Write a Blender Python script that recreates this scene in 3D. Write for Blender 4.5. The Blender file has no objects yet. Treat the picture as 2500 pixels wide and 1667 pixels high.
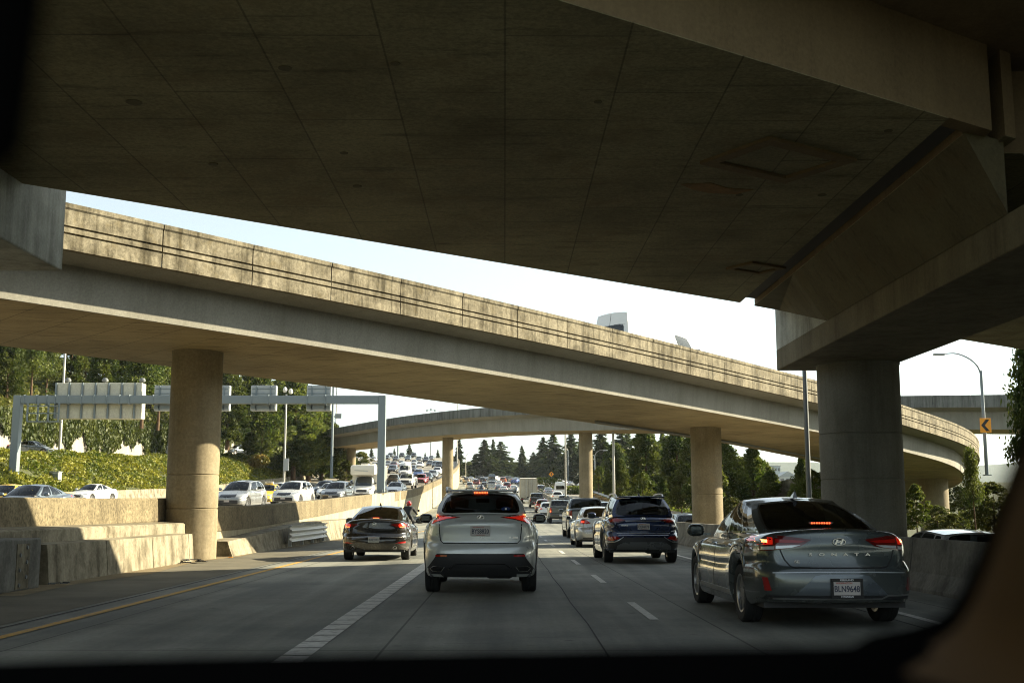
import bpy, bmesh, math, random
import numpy as np
from mathutils import Vector, Matrix
from mathutils.bvhtree import BVHTree

scene = bpy.context.scene
COL = scene.collection
R_ = math.radians
rnd = random.Random(7)
nrg = np.random.default_rng(11)

# ------------------------------------------------------------------ camera
F = 2800.0                       # focal length in photograph pixels (2500 wide)
CAM = Vector((0.0, 0.0, 1.30))
PITCH = math.atan(412 / F)
YAW = math.atan(18 / F)          # a touch to the right of the road direction
cam_d = bpy.data.cameras.new('camera')
cam_d.sensor_width = 36.0
cam_d.lens = 36.0 * F / 2500.0
cam_d.clip_start = 0.05
cam_d.clip_end = 9000
cam_d.dof.use_dof = True
cam_d.dof.focus_distance = 24.0
cam_d.dof.aperture_fstop = 3.6
cam = bpy.data.objects.new('camera', cam_d)
cam.location = CAM
cam.rotation_euler = (math.pi / 2 + PITCH, 0, -YAW)
COL.objects.link(cam)
scene.camera = cam
_CM = cam.rotation_euler.to_matrix()


def ray(px, py):
    return (_CM @ Vector(((px - 1250) / F, (833.5 - py) / F, -1.0)))


def at(px, py, Y):
    d = ray(px, py)
    return CAM + d * (Y / d.y)


def xat(px, Y):
    "world X of photo column px at distance Y (near the horizon)"
    return at(px, 1245, Y).x


# ------------------------------------------------------------------ small maths
def lerp(a, b, t):
    return a + (b - a) * t


def clamp(x, a, b):
    return a if x < a else b if x > b else x


def sstep(a, b, x):
    t = clamp((x - a) / (b - a), 0, 1)
    return t * t * (3 - 2 * t)


def curve(pts):
    "monotone cubic through (x, y) points"
    xs = [p[0] for p in pts]
    ys = [p[1] for p in pts]
    n = len(xs)
    d = [(ys[i + 1] - ys[i]) / (xs[i + 1] - xs[i]) for i in range(n - 1)]
    m = [0.0] * n
    m[0], m[-1] = d[0], d[-1]
    for i in range(1, n - 1):
        if d[i - 1] * d[i] > 0:
            m[i] = 2 * d[i - 1] * d[i] / (d[i - 1] + d[i])

    def f(x):
        if x <= xs[0]:
            return ys[0]
        if x >= xs[-1]:
            return ys[-1]
        lo = 0
        while xs[lo + 1] < x:
            lo += 1
        h = xs[lo + 1] - xs[lo]
        t = (x - xs[lo]) / h
        return ((2 * t ** 3 - 3 * t * t + 1) * ys[lo] + (t ** 3 - 2 * t * t + t) * h * m[lo]
                + (-2 * t ** 3 + 3 * t * t) * ys[lo + 1] + (t ** 3 - t * t) * h * m[lo + 1])
    return f


# ------------------------------------------------------------------ materials
def new_mat(name):
    m = bpy.data.materials.new(name)
    m.use_nodes = True
    nt = m.node_tree
    nt.nodes.clear()
    out = nt.nodes.new('ShaderNodeOutputMaterial')
    return m, nt, out


def N(nt, typ, **kw):
    n = nt.nodes.new(typ)
    for k, v in kw.items():
        if k == 'inp':
            for kk, vv in v.items():
                n.inputs[kk].default_value = vv
        else:
            setattr(n, k, v)
    return n


def rgba(c):
    return (c[0], c[1], c[2], 1.0)


def plain(name, col, rough=0.5, metal=0.0, coat=0.0, emit=None, estr=0.0, spec=0.5):
    m, nt, out = new_mat(name)
    b = N(nt, 'ShaderNodeBsdfPrincipled')
    b.inputs['Base Color'].default_value = rgba(col)
    b.inputs['Roughness'].default_value = rough
    b.inputs['Metallic'].default_value = metal
    b.inputs['Coat Weight'].default_value = coat
    b.inputs['Coat Roughness'].default_value = 0.04
    b.inputs['Specular IOR Level'].default_value = spec
    if emit:
        b.inputs['Emission Color'].default_value = rgba(emit)
        b.inputs['Emission Strength'].default_value = estr
    nt.links.new(b.outputs[0], out.inputs[0])
    return m


def paint(name, col, metal=0.35, rough=0.3):
    "two sided car paint: lacquer outside, dark lining inside, a little road dust"
    m, nt, out = new_mat(name)
    L = nt.links.new
    b = N(nt, 'ShaderNodeBsdfPrincipled')
    tc = N(nt, 'ShaderNodeTexCoord')
    no = N(nt, 'ShaderNodeTexNoise', inp={'Scale': 3.0, 'Detail': 6.0})
    L(tc.outputs['Object'], no.inputs['Vector'])
    sep = N(nt, 'ShaderNodeSeparateXYZ')
    L(tc.outputs['Object'], sep.inputs[0])
    mr = N(nt, 'ShaderNodeMapRange', inp={'From Min': 0.75, 'From Max': 0.15, 'To Min': 0.0, 'To Max': 0.55})
    L(sep.outputs['Z'], mr.inputs['Value'])
    mu = N(nt, 'ShaderNodeMath', operation='MULTIPLY')
    L(mr.outputs[0], mu.inputs[0])
    L(no.outputs['Fac'], mu.inputs[1])
    mx = N(nt, 'ShaderNodeMix', data_type='RGBA')
    mx.inputs['A'].default_value = rgba(col)
    mx.inputs['B'].default_value = (0.16, 0.14, 0.11, 1)
    L(mu.outputs[0], mx.inputs['Factor'])
    L(mx.outputs['Result'], b.inputs['Base Color'])
    b.inputs['Metallic'].default_value = metal
    ra = N(nt, 'ShaderNodeMapRange', inp={'From Min': 0.3, 'From Max': 0.75, 'To Min': rough - 0.06, 'To Max': rough + 0.14})
    L(no.outputs['Fac'], ra.inputs['Value'])
    L(ra.outputs[0], b.inputs['Roughness'])
    b.inputs['Coat Weight'].default_value = 1.0
    b.inputs['Coat Roughness'].default_value = 0.05
    dk = N(nt, 'ShaderNodeBsdfDiffuse')
    dk.inputs[0].default_value = (0.02, 0.02, 0.02, 1)
    ge = N(nt, 'ShaderNodeNewGeometry')
    ms = N(nt, 'ShaderNodeMixShader')
    L(ge.outputs['Backfacing'], ms.inputs[0])
    L(b.outputs[0], ms.inputs[1])
    L(dk.outputs[0], ms.inputs[2])
    L(ms.outputs[0], out.inputs[0])
    return m


def glass_clear(name, tint):
    m, nt, out = new_mat(name)
    L = nt.links.new
    tr = N(nt, 'ShaderNodeBsdfTransparent')
    tr.inputs[0].default_value = rgba(tint)
    gl = N(nt, 'ShaderNodeBsdfGlossy')
    gl.inputs['Roughness'].default_value = 0.02
    fr = N(nt, 'ShaderNodeFresnel', inp={'IOR': 1.6})
    ms = N(nt, 'ShaderNodeMixShader')
    L(fr.outputs[0], ms.inputs[0])
    L(tr.outputs[0], ms.inputs[1])
    L(gl.outputs[0], ms.inputs[2])
    L(ms.outputs[0], out.inputs[0])
    return m


def concrete(name, base, dark, amount=0.5, streak=0.0, scale=0.6, bump=0.15, fine=30.0, brick=None, warm=None, rough=0.85,
             pits=0.0, rot=0.0, th=(0.38, 0.68), sz=0.22, fc=(0.82, 1.12), sx=3.2):
    """weathered cast concrete: cloudy tone, vertical run-off streaks, speckle, optional formwork joints (brick = (w, h, joint))"""
    m, nt, out = new_mat(name)
    L = nt.links.new
    b = N(nt, 'ShaderNodeBsdfPrincipled', inp={'Roughness': rough, 'Specular IOR Level': 0.25})
    tc = N(nt, 'ShaderNodeTexCoord')
    co = tc.outputs['Object']
    n1 = N(nt, 'ShaderNodeTexNoise', inp={'Scale': scale, 'Detail': 9.0, 'Roughness': 0.62})
    L(co, n1.inputs['Vector'])
    r1 = N(nt, 'ShaderNodeMapRange', inp={'From Min': th[0], 'From Max': th[1], 'To Min': 0.0, 'To Max': amount})
    L(n1.outputs['Fac'], r1.inputs['Value'])
    fac = r1.outputs[0]
    if streak:
        mp = N(nt, 'ShaderNodeMapping')
        mp.inputs['Scale'].default_value = (sx, sx, sz)
        L(co, mp.inputs['Vector'])
        n2 = N(nt, 'ShaderNodeTexNoise', inp={'Scale': 1.0, 'Detail': 7.0, 'Roughness': 0.65})
        L(mp.outputs[0], n2.inputs['Vector'])
        r2 = N(nt, 'ShaderNodeMapRange', inp={'From Min': 0.45, 'From Max': 0.66, 'To Min': 0.0, 'To Max': streak})
        L(n2.outputs['Fac'], r2.inputs['Value'])
        mx = N(nt, 'ShaderNodeMath', operation='ADD', use_clamp=True)
        L(fac, mx.inputs[0])
        L(r2.outputs[0], mx.inputs[1])
        fac = mx.outputs[0]
    col = N(nt, 'ShaderNodeMix', data_type='RGBA')
    col.inputs['A'].default_value = rgba(base)
    col.inputs['B'].default_value = rgba(dark)
    L(fac, col.inputs['Factor'])
    res = col.outputs['Result']
    n3 = N(nt, 'ShaderNodeTexNoise', inp={'Scale': fine, 'Detail': 4.0, 'Roughness': 0.7})
    L(co, n3.inputs['Vector'])
    r3 = N(nt, 'ShaderNodeMapRange', inp={'From Min': 0.3, 'From Max': 0.7, 'To Min': fc[0], 'To Max': fc[1]})
    L(n3.outputs['Fac'], r3.inputs['Value'])
    mul = N(nt, 'ShaderNodeMix', data_type='RGBA', blend_type='MULTIPLY')
    mul.inputs['Factor'].default_value = 1.0
    L(res, mul.inputs['A'])
    L(r3.outputs[0], mul.inputs['B'])
    res = mul.outputs['Result']
    hgt = n3.outputs['Fac']
    if warm:
        n4 = N(nt, 'ShaderNodeTexNoise', inp={'Scale': scale * 2.7, 'Detail': 5.0})
        L(co, n4.inputs['Vector'])
        r4 = N(nt, 'ShaderNodeMapRange', inp={'From Min': 0.55, 'From Max': 0.75, 'To Min': 0.0, 'To Max': 0.6})
        L(n4.outputs['Fac'], r4.inputs['Value'])
        w = N(nt, 'ShaderNodeMix', data_type='RGBA')
        w.inputs['B'].default_value = rgba(warm)
        L(r4.outputs[0], w.inputs['Factor'])
        L(res, w.inputs['A'])
        res = w.outputs['Result']
    if pits:
        vo = N(nt, 'ShaderNodeTexNoise', inp={'Scale': 2.2, 'Detail': 10.0, 'Roughness': 0.75})
        mp2 = N(nt, 'ShaderNodeMapping')
        mp2.inputs['Scale'].default_value = (0.30, 2.2, 1.0)
        mp2.inputs['Rotation'].default_value = (0, 0, rot)
        L(co, mp2.inputs['Vector'])
        L(mp2.outputs[0], vo.inputs['Vector'])
        r5 = N(nt, 'ShaderNodeMapRange', inp={'From Min': 0.54, 'From Max': 0.68, 'To Min': 0.0, 'To Max': pits})
        L(vo.outputs['Fac'], r5.inputs['Value'])
        w = N(nt, 'ShaderNodeMix', data_type='RGBA')
        w.inputs['B'].default_value = rgba([c * 0.3 for c in dark])
        L(r5.outputs[0], w.inputs['Factor'])
        L(res, w.inputs['A'])
        res = w.outputs['Result']
    if brick:
        mp = N(nt, 'ShaderNodeMapping')
        mp.inputs['Rotation'].default_value = brick[3] if len(brick) > 3 else (0, 0, 0)
        L(co, mp.inputs['Vector'])
        # wobble so that the joints are not ruler straight
        bt = N(nt, 'ShaderNodeTexBrick', offset=0.37, squash=1.0)
        bt.inputs['Color1'].default_value = (1, 1, 1, 1)
        bt.inputs['Color2'].default_value = (0.84, 0.84, 0.82, 1)
        bt.inputs['Mortar'].default_value = (0.25, 0.25, 0.25, 1)
        bt.inputs['Scale'].default_value = 1.0
        bt.inputs['Brick Width'].default_value = brick[0]
        bt.inputs['Row Height'].default_value = brick[1]
        bt.inputs['Mortar Size'].default_value = brick[2]
        bt.inputs['Mortar Smooth'].default_value = 0.6
        L(mp.outputs[0], bt.inputs['Vector'])
        w = N(nt, 'ShaderNodeMix', data_type='RGBA', blend_type='MULTIPLY')
        w.inputs['Factor'].default_value = 0.62
        L(res, w.inputs['A'])
        L(bt.outputs['Color'], w.inputs['B'])
        res = w.outputs['Result']
    L(res, b.inputs['Base Color'])
    bp = N(nt, 'ShaderNodeBump', inp={'Strength': bump, 'Distance': 0.02})
    L(hgt, bp.inputs['Height'])
    L(bp.outputs[0], b.inputs['Normal'])
    L(b.outputs[0], out.inputs[0])
    return m


def foliage(name, c1, c2, trans=0.3):
    m, nt, out = new_mat(name)
    L = nt.links.new
    ge = N(nt, 'ShaderNodeNewGeometry')
    oi = N(nt, 'ShaderNodeObjectInfo')
    mx = N(nt, 'ShaderNodeMix', data_type='RGBA')
    mx.inputs['A'].default_value = rgba(c1)
    mx.inputs['B'].default_value = rgba(c2)
    pn = N(nt, 'ShaderNodeTexNoise', inp={'Scale': .42, 'Detail': 3.0})
    L(ge.outputs['Position'], pn.inputs['Vector'])
    pr_ = N(nt, 'ShaderNodeMapRange', inp={'From Min': .36, 'From Max': .64, 'To Min': -.30, 'To Max': .55})
    L(pn.outputs['Fac'], pr_.inputs['Value'])
    ra_ = N(nt, 'ShaderNodeMath', operation='MULTIPLY_ADD', use_clamp=True, inp={1: .62})
    L(ge.outputs['Random Per Island'], ra_.inputs[0])
    L(pr_.outputs[0], ra_.inputs[2])
    L(ra_.outputs[0], mx.inputs['Factor'])
    hv = N(nt, 'ShaderNodeHueSaturation')
    mr = N(nt, 'ShaderNodeMapRange', inp={'To Min': 0.75, 'To Max': 1.25})
    L(oi.outputs['Random'], mr.inputs['Value'])
    L(mr.outputs[0], hv.inputs['Value'])
    L(mx.outputs['Result'], hv.inputs['Color'])
    d = N(nt, 'ShaderNodeBsdfPrincipled', inp={'Roughness': 0.55, 'Specular IOR Level': 0.3})
    t = N(nt, 'ShaderNodeBsdfTranslucent')
    L(hv.outputs[0], d.inputs['Base Color'])
    L(hv.outputs[0], t.inputs[0])
    ms = N(nt, 'ShaderNodeMixShader', inp={0: trans})
    L(d.outputs[0], ms.inputs[1])
    L(t.outputs[0], ms.inputs[2])
    L(ms.outputs[0], out.inputs[0])
    return m


def road_mat(name, base, dark, joint=True):
    "worn concrete carriageway: longitudinal tyre tracks, tined grooves, patches, slab joints"
    m, nt, out = new_mat(name)
    L = nt.links.new
    b = N(nt, 'ShaderNodeBsdfPrincipled', inp={'Roughness': 0.75, 'Specular IOR Level': 0.35})
    tc = N(nt, 'ShaderNodeTexCoord')
    co = tc.outputs['Object']
    mp = N(nt, 'ShaderNodeMapping')
    mp.inputs['Scale'].default_value = (1.4, 0.05, 1)
    L(co, mp.inputs['Vector'])
    n1 = N(nt, 'ShaderNodeTexNoise', inp={'Scale': 1.0, 'Detail': 6.0, 'Roughness': 0.6})
    L(mp.outputs[0], n1.inputs['Vector'])
    n2 = N(nt, 'ShaderNodeTexNoise', inp={'Scale': 0.35, 'Detail': 8.0, 'Roughness': 0.6})
    L(co, n2.inputs['Vector'])
    ad = N(nt, 'ShaderNodeMath', operation='ADD')
    L(n1.outputs['Fac'], ad.inputs[0])
    L(n2.outputs['Fac'], ad.inputs[1])
    r = N(nt, 'ShaderNodeMapRange', inp={'From Min': 0.84, 'From Max': 1.16})
    L(ad.outputs[0], r.inputs['Value'])
    mx = N(nt, 'ShaderNodeMix', data_type='RGBA')
    mx.inputs['A'].default_value = rgba(dark)
    mx.inputs['B'].default_value = rgba(base)
    L(r.outputs[0], mx.inputs['Factor'])
    n3 = N(nt, 'ShaderNodeTexNoise', inp={'Scale': 16.0, 'Detail': 7.0, 'Roughness': 0.85})
    L(co, n3.inputs['Vector'])
    r3 = N(nt, 'ShaderNodeMapRange', inp={'From Min': 0.25, 'From Max': 0.75, 'To Min': 0.65, 'To Max': 1.3})
    L(n3.outputs['Fac'], r3.inputs['Value'])
    mu = N(nt, 'ShaderNodeMix', data_type='RGBA', blend_type='MULTIPLY')
    mu.inputs['Factor'].default_value = 1.0
    L(mx.outputs['Result'], mu.inputs['A'])
    L(r3.outputs[0], mu.inputs['B'])
    res = mu.outputs['Result']
    # oil-darkened strip along each lane centre, polished wheel tracks beside it
    sx = N(nt, 'ShaderNodeSeparateXYZ')
    L(co, sx.inputs[0])
    a1 = N(nt, 'ShaderNodeMath', operation='MULTIPLY_ADD', inp={1: .35, 2: 1.75})
    L(n2.outputs['Fac'], a1.inputs[0])
    a2 = N(nt, 'ShaderNodeMath', operation='ADD')
    L(sx.outputs['X'], a2.inputs[0])
    L(a1.outputs[0], a2.inputs[1])
    a3 = N(nt, 'ShaderNodeMath', operation='PINGPONG', inp={1: 1.83})
    L(a2.outputs[0], a3.inputs[0])
    cr = N(nt, 'ShaderNodeValToRGB')
    cr.color_ramp.elements[0].position = 0.0
    cr.color_ramp.elements[0].color = (1.0, 1.0, 1.0, 1)
    cr.color_ramp.elements[1].position = 1.0
    cr.color_ramp.elements[1].color = (.66, .66, .67, 1)
    for pos, vv in ((.30, .84), (.52, .80), (.72, 1.08)):
        el = cr.color_ramp.elements.new(pos)
        el.color = (vv, vv, vv, 1)
    dv = N(nt, 'ShaderNodeMath', operation='DIVIDE', inp={1: 1.83})
    L(a3.outputs[0], dv.inputs[0])
    L(dv.outputs[0], cr.inputs[0])
    mo = N(nt, 'ShaderNodeMix', data_type='RGBA', blend_type='MULTIPLY')
    L(n1.outputs['Fac'], mo.inputs['Factor'])
    L(res, mo.inputs['A'])
    L(cr.outputs[0], mo.inputs['B'])
    res = mo.outputs['Result']
    # drips and small spots
    vs_ = N(nt, 'ShaderNodeTexVoronoi', inp={'Scale': 1.3, 'Randomness': 1.0})
    L(co, vs_.inputs['Vector'])
    vr = N(nt, 'ShaderNodeMapRange', inp={'From Min': .03, 'From Max': .09, 'To Min': .45, 'To Max': 1.0})
    L(vs_.outputs['Distance'], vr.inputs['Value'])
    mo2 = N(nt, 'ShaderNodeMix', data_type='RGBA', blend_type='MULTIPLY')
    mo2.inputs['Factor'].default_value = .8
    L(res, mo2.inputs['A'])
    L(vr.outputs[0], mo2.inputs['B'])
    res = mo2.outputs['Result']
    if joint:
        bt = N(nt, 'ShaderNodeTexBrick', offset=0.0)
        bt.inputs['Color1'].default_value = (1, 1, 1, 1)
        bt.inputs['Color2'].default_value = (0.9, 0.9, 0.9, 1)
        bt.inputs['Mortar'].default_value = (0.3, 0.3, 0.3, 1)
        bt.inputs['Scale'].default_value = 1.0
        bt.inputs['Brick Width'].default_value = 3.55
        bt.inputs['Row Height'].default_value = 6.0
        bt.inputs['Mortar Size'].default_value = 0.014
        mp2 = N(nt, 'ShaderNodeMapping')
        mp2.inputs['Location'].default_value = (1.15, 0.9, 0)
        L(co, mp2.inputs['Vector'])
        L(mp2.outputs[0], bt.inputs['Vector'])
        mu2 = N(nt, 'ShaderNodeMix', data_type='RGBA', blend_type='MULTIPLY')
        mu2.inputs['Factor'].default_value = 0.9
        L(res, mu2.inputs['A'])
        L(bt.outputs['Color'], mu2.inputs['B'])
        res = mu2.outputs['Result']
    L(res, b.inputs['Base Color'])
    bp = N(nt, 'ShaderNodeBump', inp={'Strength': 0.35, 'Distance': 0.01})
    L(n3.outputs['Fac'], bp.inputs['Height'])
    L(bp.outputs[0], b.inputs['Normal'])
    L(b.outputs[0], out.inputs[0])
    return m


def worn_paint(name, col, under, wear=0.45, scale=9.0):
    m, nt, out = new_mat(name)
    L = nt.links.new
    b = N(nt, 'ShaderNodeBsdfPrincipled', inp={'Roughness': 0.7})
    tc = N(nt, 'ShaderNodeTexCoord')
    n1 = N(nt, 'ShaderNodeTexNoise', inp={'Scale': scale, 'Detail': 8.0, 'Roughness': 0.7})
    L(tc.outputs['Object'], n1.inputs['Vector'])
    r = N(nt, 'ShaderNodeMapRange', inp={'From Min': wear, 'From Max': wear + 0.2})
    L(n1.outputs['Fac'], r.inputs['Value'])
    mx = N(nt, 'ShaderNodeMix', data_type='RGBA')
    mx.inputs['A'].default_value = rgba(col)
    mx.inputs['B'].default_value = rgba(under)
    L(r.outputs[0], mx.inputs['Factor'])
    L(mx.outputs['Result'], b.inputs['Base Color'])
    L(b.outputs[0], out.inputs[0])
    return m


M = {}
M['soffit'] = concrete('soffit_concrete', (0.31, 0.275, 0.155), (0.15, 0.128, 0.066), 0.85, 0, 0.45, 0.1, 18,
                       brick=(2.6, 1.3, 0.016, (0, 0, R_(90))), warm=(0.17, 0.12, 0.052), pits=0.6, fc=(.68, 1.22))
M['haunch'] = concrete('haunch_shade_concrete', (0.135, 0.118, 0.066), (0.075, 0.062, 0.032), 0.8, 0, 0.6, 0.1, 18, warm=(0.11, 0.08, 0.038), pits=0.5)  # soffit concrete darkened in colour to offset light on the sloped face
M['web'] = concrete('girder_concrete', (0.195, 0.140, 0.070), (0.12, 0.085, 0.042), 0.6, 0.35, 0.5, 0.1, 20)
M['cap'] = concrete('cap_concrete', (0.20, 0.175, 0.115), (0.10, 0.085, 0.052), 0.7, 0.5, 0.8, 0.2, 25)
M['parapet'] = concrete('parapet_concrete', (0.25, 0.217, 0.15), (0.062, 0.051, 0.028), 0.55, 0.65, 1.6, 0.4, 12, rough=0.9, warm=(0.13, 0.10, 0.048), th=(.42, .60), sz=.45, sx=5.5, fc=(.60, 1.3))
M['parapet_far'] = concrete('grey_parapet_concrete', (0.19, 0.195, 0.18), (0.08, 0.082, 0.072), 0.5, 0.8, 0.6, 0.1, 14)
M['ramp'] = concrete('ramp_concrete', (0.275, 0.265, 0.225), (0.19, 0.18, 0.145), 0.6, 0.35, 0.35, 0.08, 20)
M['ramp_soffit'] = concrete('ramp_soffit_concrete', (0.36, 0.285, 0.155), (0.20, 0.15, 0.075), 0.7, 0, 0.5, 0.1, 20,
                            brick=(2.44, 1.22, 0.02, (0, 0, R_(49))), pits=0.8, rot=R_(-49))
M['pier'] = concrete('pier_concrete', (0.275, 0.23, 0.148), (0.17, 0.137, 0.082), 0.75, 0.4, 0.8, 0.15, 14, warm=(0.25, 0.195, 0.11), fc=(.78, 1.15))
M['pier_grey'] = concrete('grey_pier_concrete', (0.22, 0.215, 0.185), (0.13, 0.125, 0.10), 0.7, 0.5, 0.7, 0.12, 25)
M['cap_skylit'] = concrete('skylit_cap_concrete', (0.52, 0.53, 0.47), (0.22, 0.22, 0.185), 0.7, 0.5, 0.9, 0.2, 20)  # paler copy of the cap concrete, skylight on the faces put into the colour
M['barrier'] = concrete('barrier_concrete', (0.275, 0.243, 0.172), (0.095, 0.08, 0.05), 0.7, 0.5, 1.6, 0.25, 14, th=(.44, .64), sz=.6, fc=(.72, 1.2))
M['barrier_grey'] = concrete('grey_barrier_concrete', (0.20, 0.195, 0.17), (0.09, 0.087, 0.073), 0.7, 0.45, 1.2, 0.2, 14, th=(.44, .64), sz=.5, fc=(.75, 1.2))
M['aggregate'] = concrete('aggregate_concrete', (0.20, 0.165, 0.10), (0.075, 0.060, 0.036), 0.6, 0.25, 0.9, 1.0, 13, rough=0.95, sz=.6, fc=(.45, 1.5))
M['panel_wall'] = concrete('panel_wall_concrete', (0.42, 0.37, 0.25), (0.24, 0.20, 0.125), 0.55, 0.55, 0.5, 0.12, 25)
M['white_wall'] = concrete('pale_wall_concrete', (0.34, 0.32, 0.27), (0.22, 0.20, 0.16), 0.5, 0.4, 0.4, 0.05, 20)
M['road'] = road_mat('road_concrete', (0.275, 0.275, 0.232), (0.135, 0.14, 0.125))
M['road_far'] = road_mat('far_road_concrete', (0.33, 0.30, 0.24), (0.22, 0.20, 0.165), False)
M['shoulder'] = concrete('shoulder_asphalt', (0.165, 0.15, 0.11), (0.085, 0.08, 0.06), 0.8, 0, 0.7, 0.4, 40)
M['dirt'] = concrete('dirt', (0.24, 0.19, 0.11), (0.13, 0.10, 0.06), 0.8, 0, 1.5, 0.8, 40)
M['earth'] = concrete('earth', (0.07, 0.075, 0.03), (0.04, 0.045, 0.018), 0.8, 0, 0.2, 0.5, 6)
M['yellow_line'] = worn_paint('yellow_road_paint', (0.55, 0.30, 0.03), (0.19, 0.17, 0.13), 0.48)
M['white_line'] = worn_paint('white_road_paint', (0.62, 0.60, 0.55), (0.22, 0.21, 0.18), 0.50)
M['steel'] = plain('galvanised_steel', (0.42, 0.44, 0.45), 0.45, 0.7)
M['gantry'] = plain('blue_grey_gantry_paint', (0.17, 0.205, 0.22), 0.6, 0.1)
M['mirror_dark'] = plain('dark_mirror_glass', (0.05, 0.06, 0.06), 0.08, 0.6)
M['pole'] = plain('pole_steel', (0.38, 0.37, 0.33), 0.45, 0.5)
M['dark_pole'] = plain('dark_pole_steel', (0.16, 0.17, 0.17), 0.5, 0.4)
M['sign_box'] = concrete('sign_box_metal', (0.55, 0.53, 0.43), (0.42, 0.40, 0.32), 0.4, 0.3, 1.0, 0.0, 10, rough=0.5)
M['sign_grey'] = plain('sign_back_grey', (0.34, 0.36, 0.36), 0.5, 0.3)
M['sign_orange'] = plain('sign_orange', (0.85, 0.33, 0.015), 0.5)
M['sign_black'] = plain('sign_black', (0.015, 0.015, 0.015), 0.5)
M['white_metal'] = plain('white_painted_steel', (0.66, 0.64, 0.58), 0.5)
M['black_plastic'] = plain('black_plastic', (0.022, 0.022, 0.023), 0.55)
M['gloss_black'] = plain('gloss_black', (0.012, 0.012, 0.013), 0.12, 0, 0.5)
M['rubber'] = plain('tyre_rubber', (0.018, 0.018, 0.018), 0.85)
M['rim'] = plain('alloy_rim', (0.40, 0.40, 0.40), 0.3, 0.9)
M['rim_dark'] = plain('dark_alloy_rim', (0.10, 0.10, 0.10), 0.3, 0.9)
M['chrome'] = plain('chrome', (0.78, 0.78, 0.78), 0.12, 1.0)
M['satin'] = plain('satin_silver_trim', (0.45, 0.45, 0.45), 0.35, 0.9)
M['fabric'] = plain('dark_seat_fabric', (0.055, 0.052, 0.047), 0.9)
M['fabric_tan'] = plain('tan_seat_fabric', (0.10, 0.085, 0.06), 0.9)
M['glass_rear'] = glass_clear('tinted_rear_glass', (0.42, 0.47, 0.44))
M['glass_side'] = glass_clear('side_glass', (0.50, 0.55, 0.53))
M['glass_front'] = glass_clear('windscreen_glass', (0.70, 0.76, 0.74))
M['glass_far'] = plain('dark_car_glass', (0.018, 0.022, 0.024), 0.05, 0, 0.6)
M['red_lens'] = plain('red_lens', (0.30, 0.008, 0.006), 0.12, 0, 1.0)
M['dark_red_lens'] = plain('dark_red_lens', (0.09, 0.006, 0.005), 0.12, 0, 1.0)
M['red_glow'] = plain('lit_red_lens', (0.5, 0.02, 0.01), 0.2, 0, 1.0, (1.0, 0.02, 0.006), 0.10)
M['brake_on'] = plain('lit_brake_lamp', (0.8, 0.1, 0.05), 0.2, 0, 0.5, (1.0, 0.10, 0.02), 1.5)
M['brake_hot'] = plain('lit_brake_bulb', (0.9, 0.3, 0.2), 0.2, 0, 0, (1.0, 0.24, 0.07), 2.0)
M['brake_dim'] = plain('lit_far_brake_lamp', (0.5, 0.04, 0.02), 0.3, 0, 0.5, (1.0, 0.06, 0.02), 0.35)
M['clear_lens'] = plain('clear_lens', (0.55, 0.55, 0.55), 0.1, 0.3, 1.0)
M['headlamp'] = plain('headlamp_lens', (0.55, 0.56, 0.56), 0.08, 0.6, 1.0)
M['amber'] = plain('amber_lens', (0.6, 0.16, 0.01), 0.2, 0, 0.8)
M['plate'] = plain('plate_pale', (0.47, 0.43, 0.40), 0.45)
M['plate_ink'] = plain('plate_ink', (0.015, 0.02, 0.05), 0.5)
M['plate_red'] = plain('plate_red_ink', (0.4, 0.08, 0.05), 0.5)
M['plate_white'] = plain('plate_white_ink', (0.75, 0.75, 0.75), 0.5)
M['seam'] = plain('panel_seam', (0.006, 0.006, 0.006), 0.8)
M['bark'] = concrete('bark', (0.14, 0.085, 0.045), (0.06, 0.035, 0.02), 0.7, 0.6, 3.0, 0.6, 20)
M['leaf_cedar'] = foliage('cedar_foliage', (0.036, 0.062, 0.010), (0.130, 0.148, 0.022), 0.42)
M['leaf_fir'] = foliage('fir_foliage', (0.024, 0.042, 0.015), (0.070, 0.088, 0.025), 0.40)
M['leaf_broad'] = foliage('broad_foliage', (0.050, 0.080, 0.010), (0.17, 0.185, 0.022), 0.48)
M['leaf_olive'] = foliage('olive_foliage', (0.050, 0.066, 0.011), (0.145, 0.140, 0.027), 0.45)
M['leaf_ivy'] = foliage('ivy_foliage', (0.075, 0.106, 0.010), (0.28, 0.265, 0.028), 0.33)
M['leaf_ivy_dark'] = foliage('dark_ivy_foliage', (0.036, 0.054, 0.009), (0.10, 0.115, 0.020), 0.28)
M['leaf_rust'] = foliage('rusty_foliage', (0.075, 0.085, 0.012), (0.20, 0.13, 0.02), 0.3)

PAINT = {}


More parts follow.
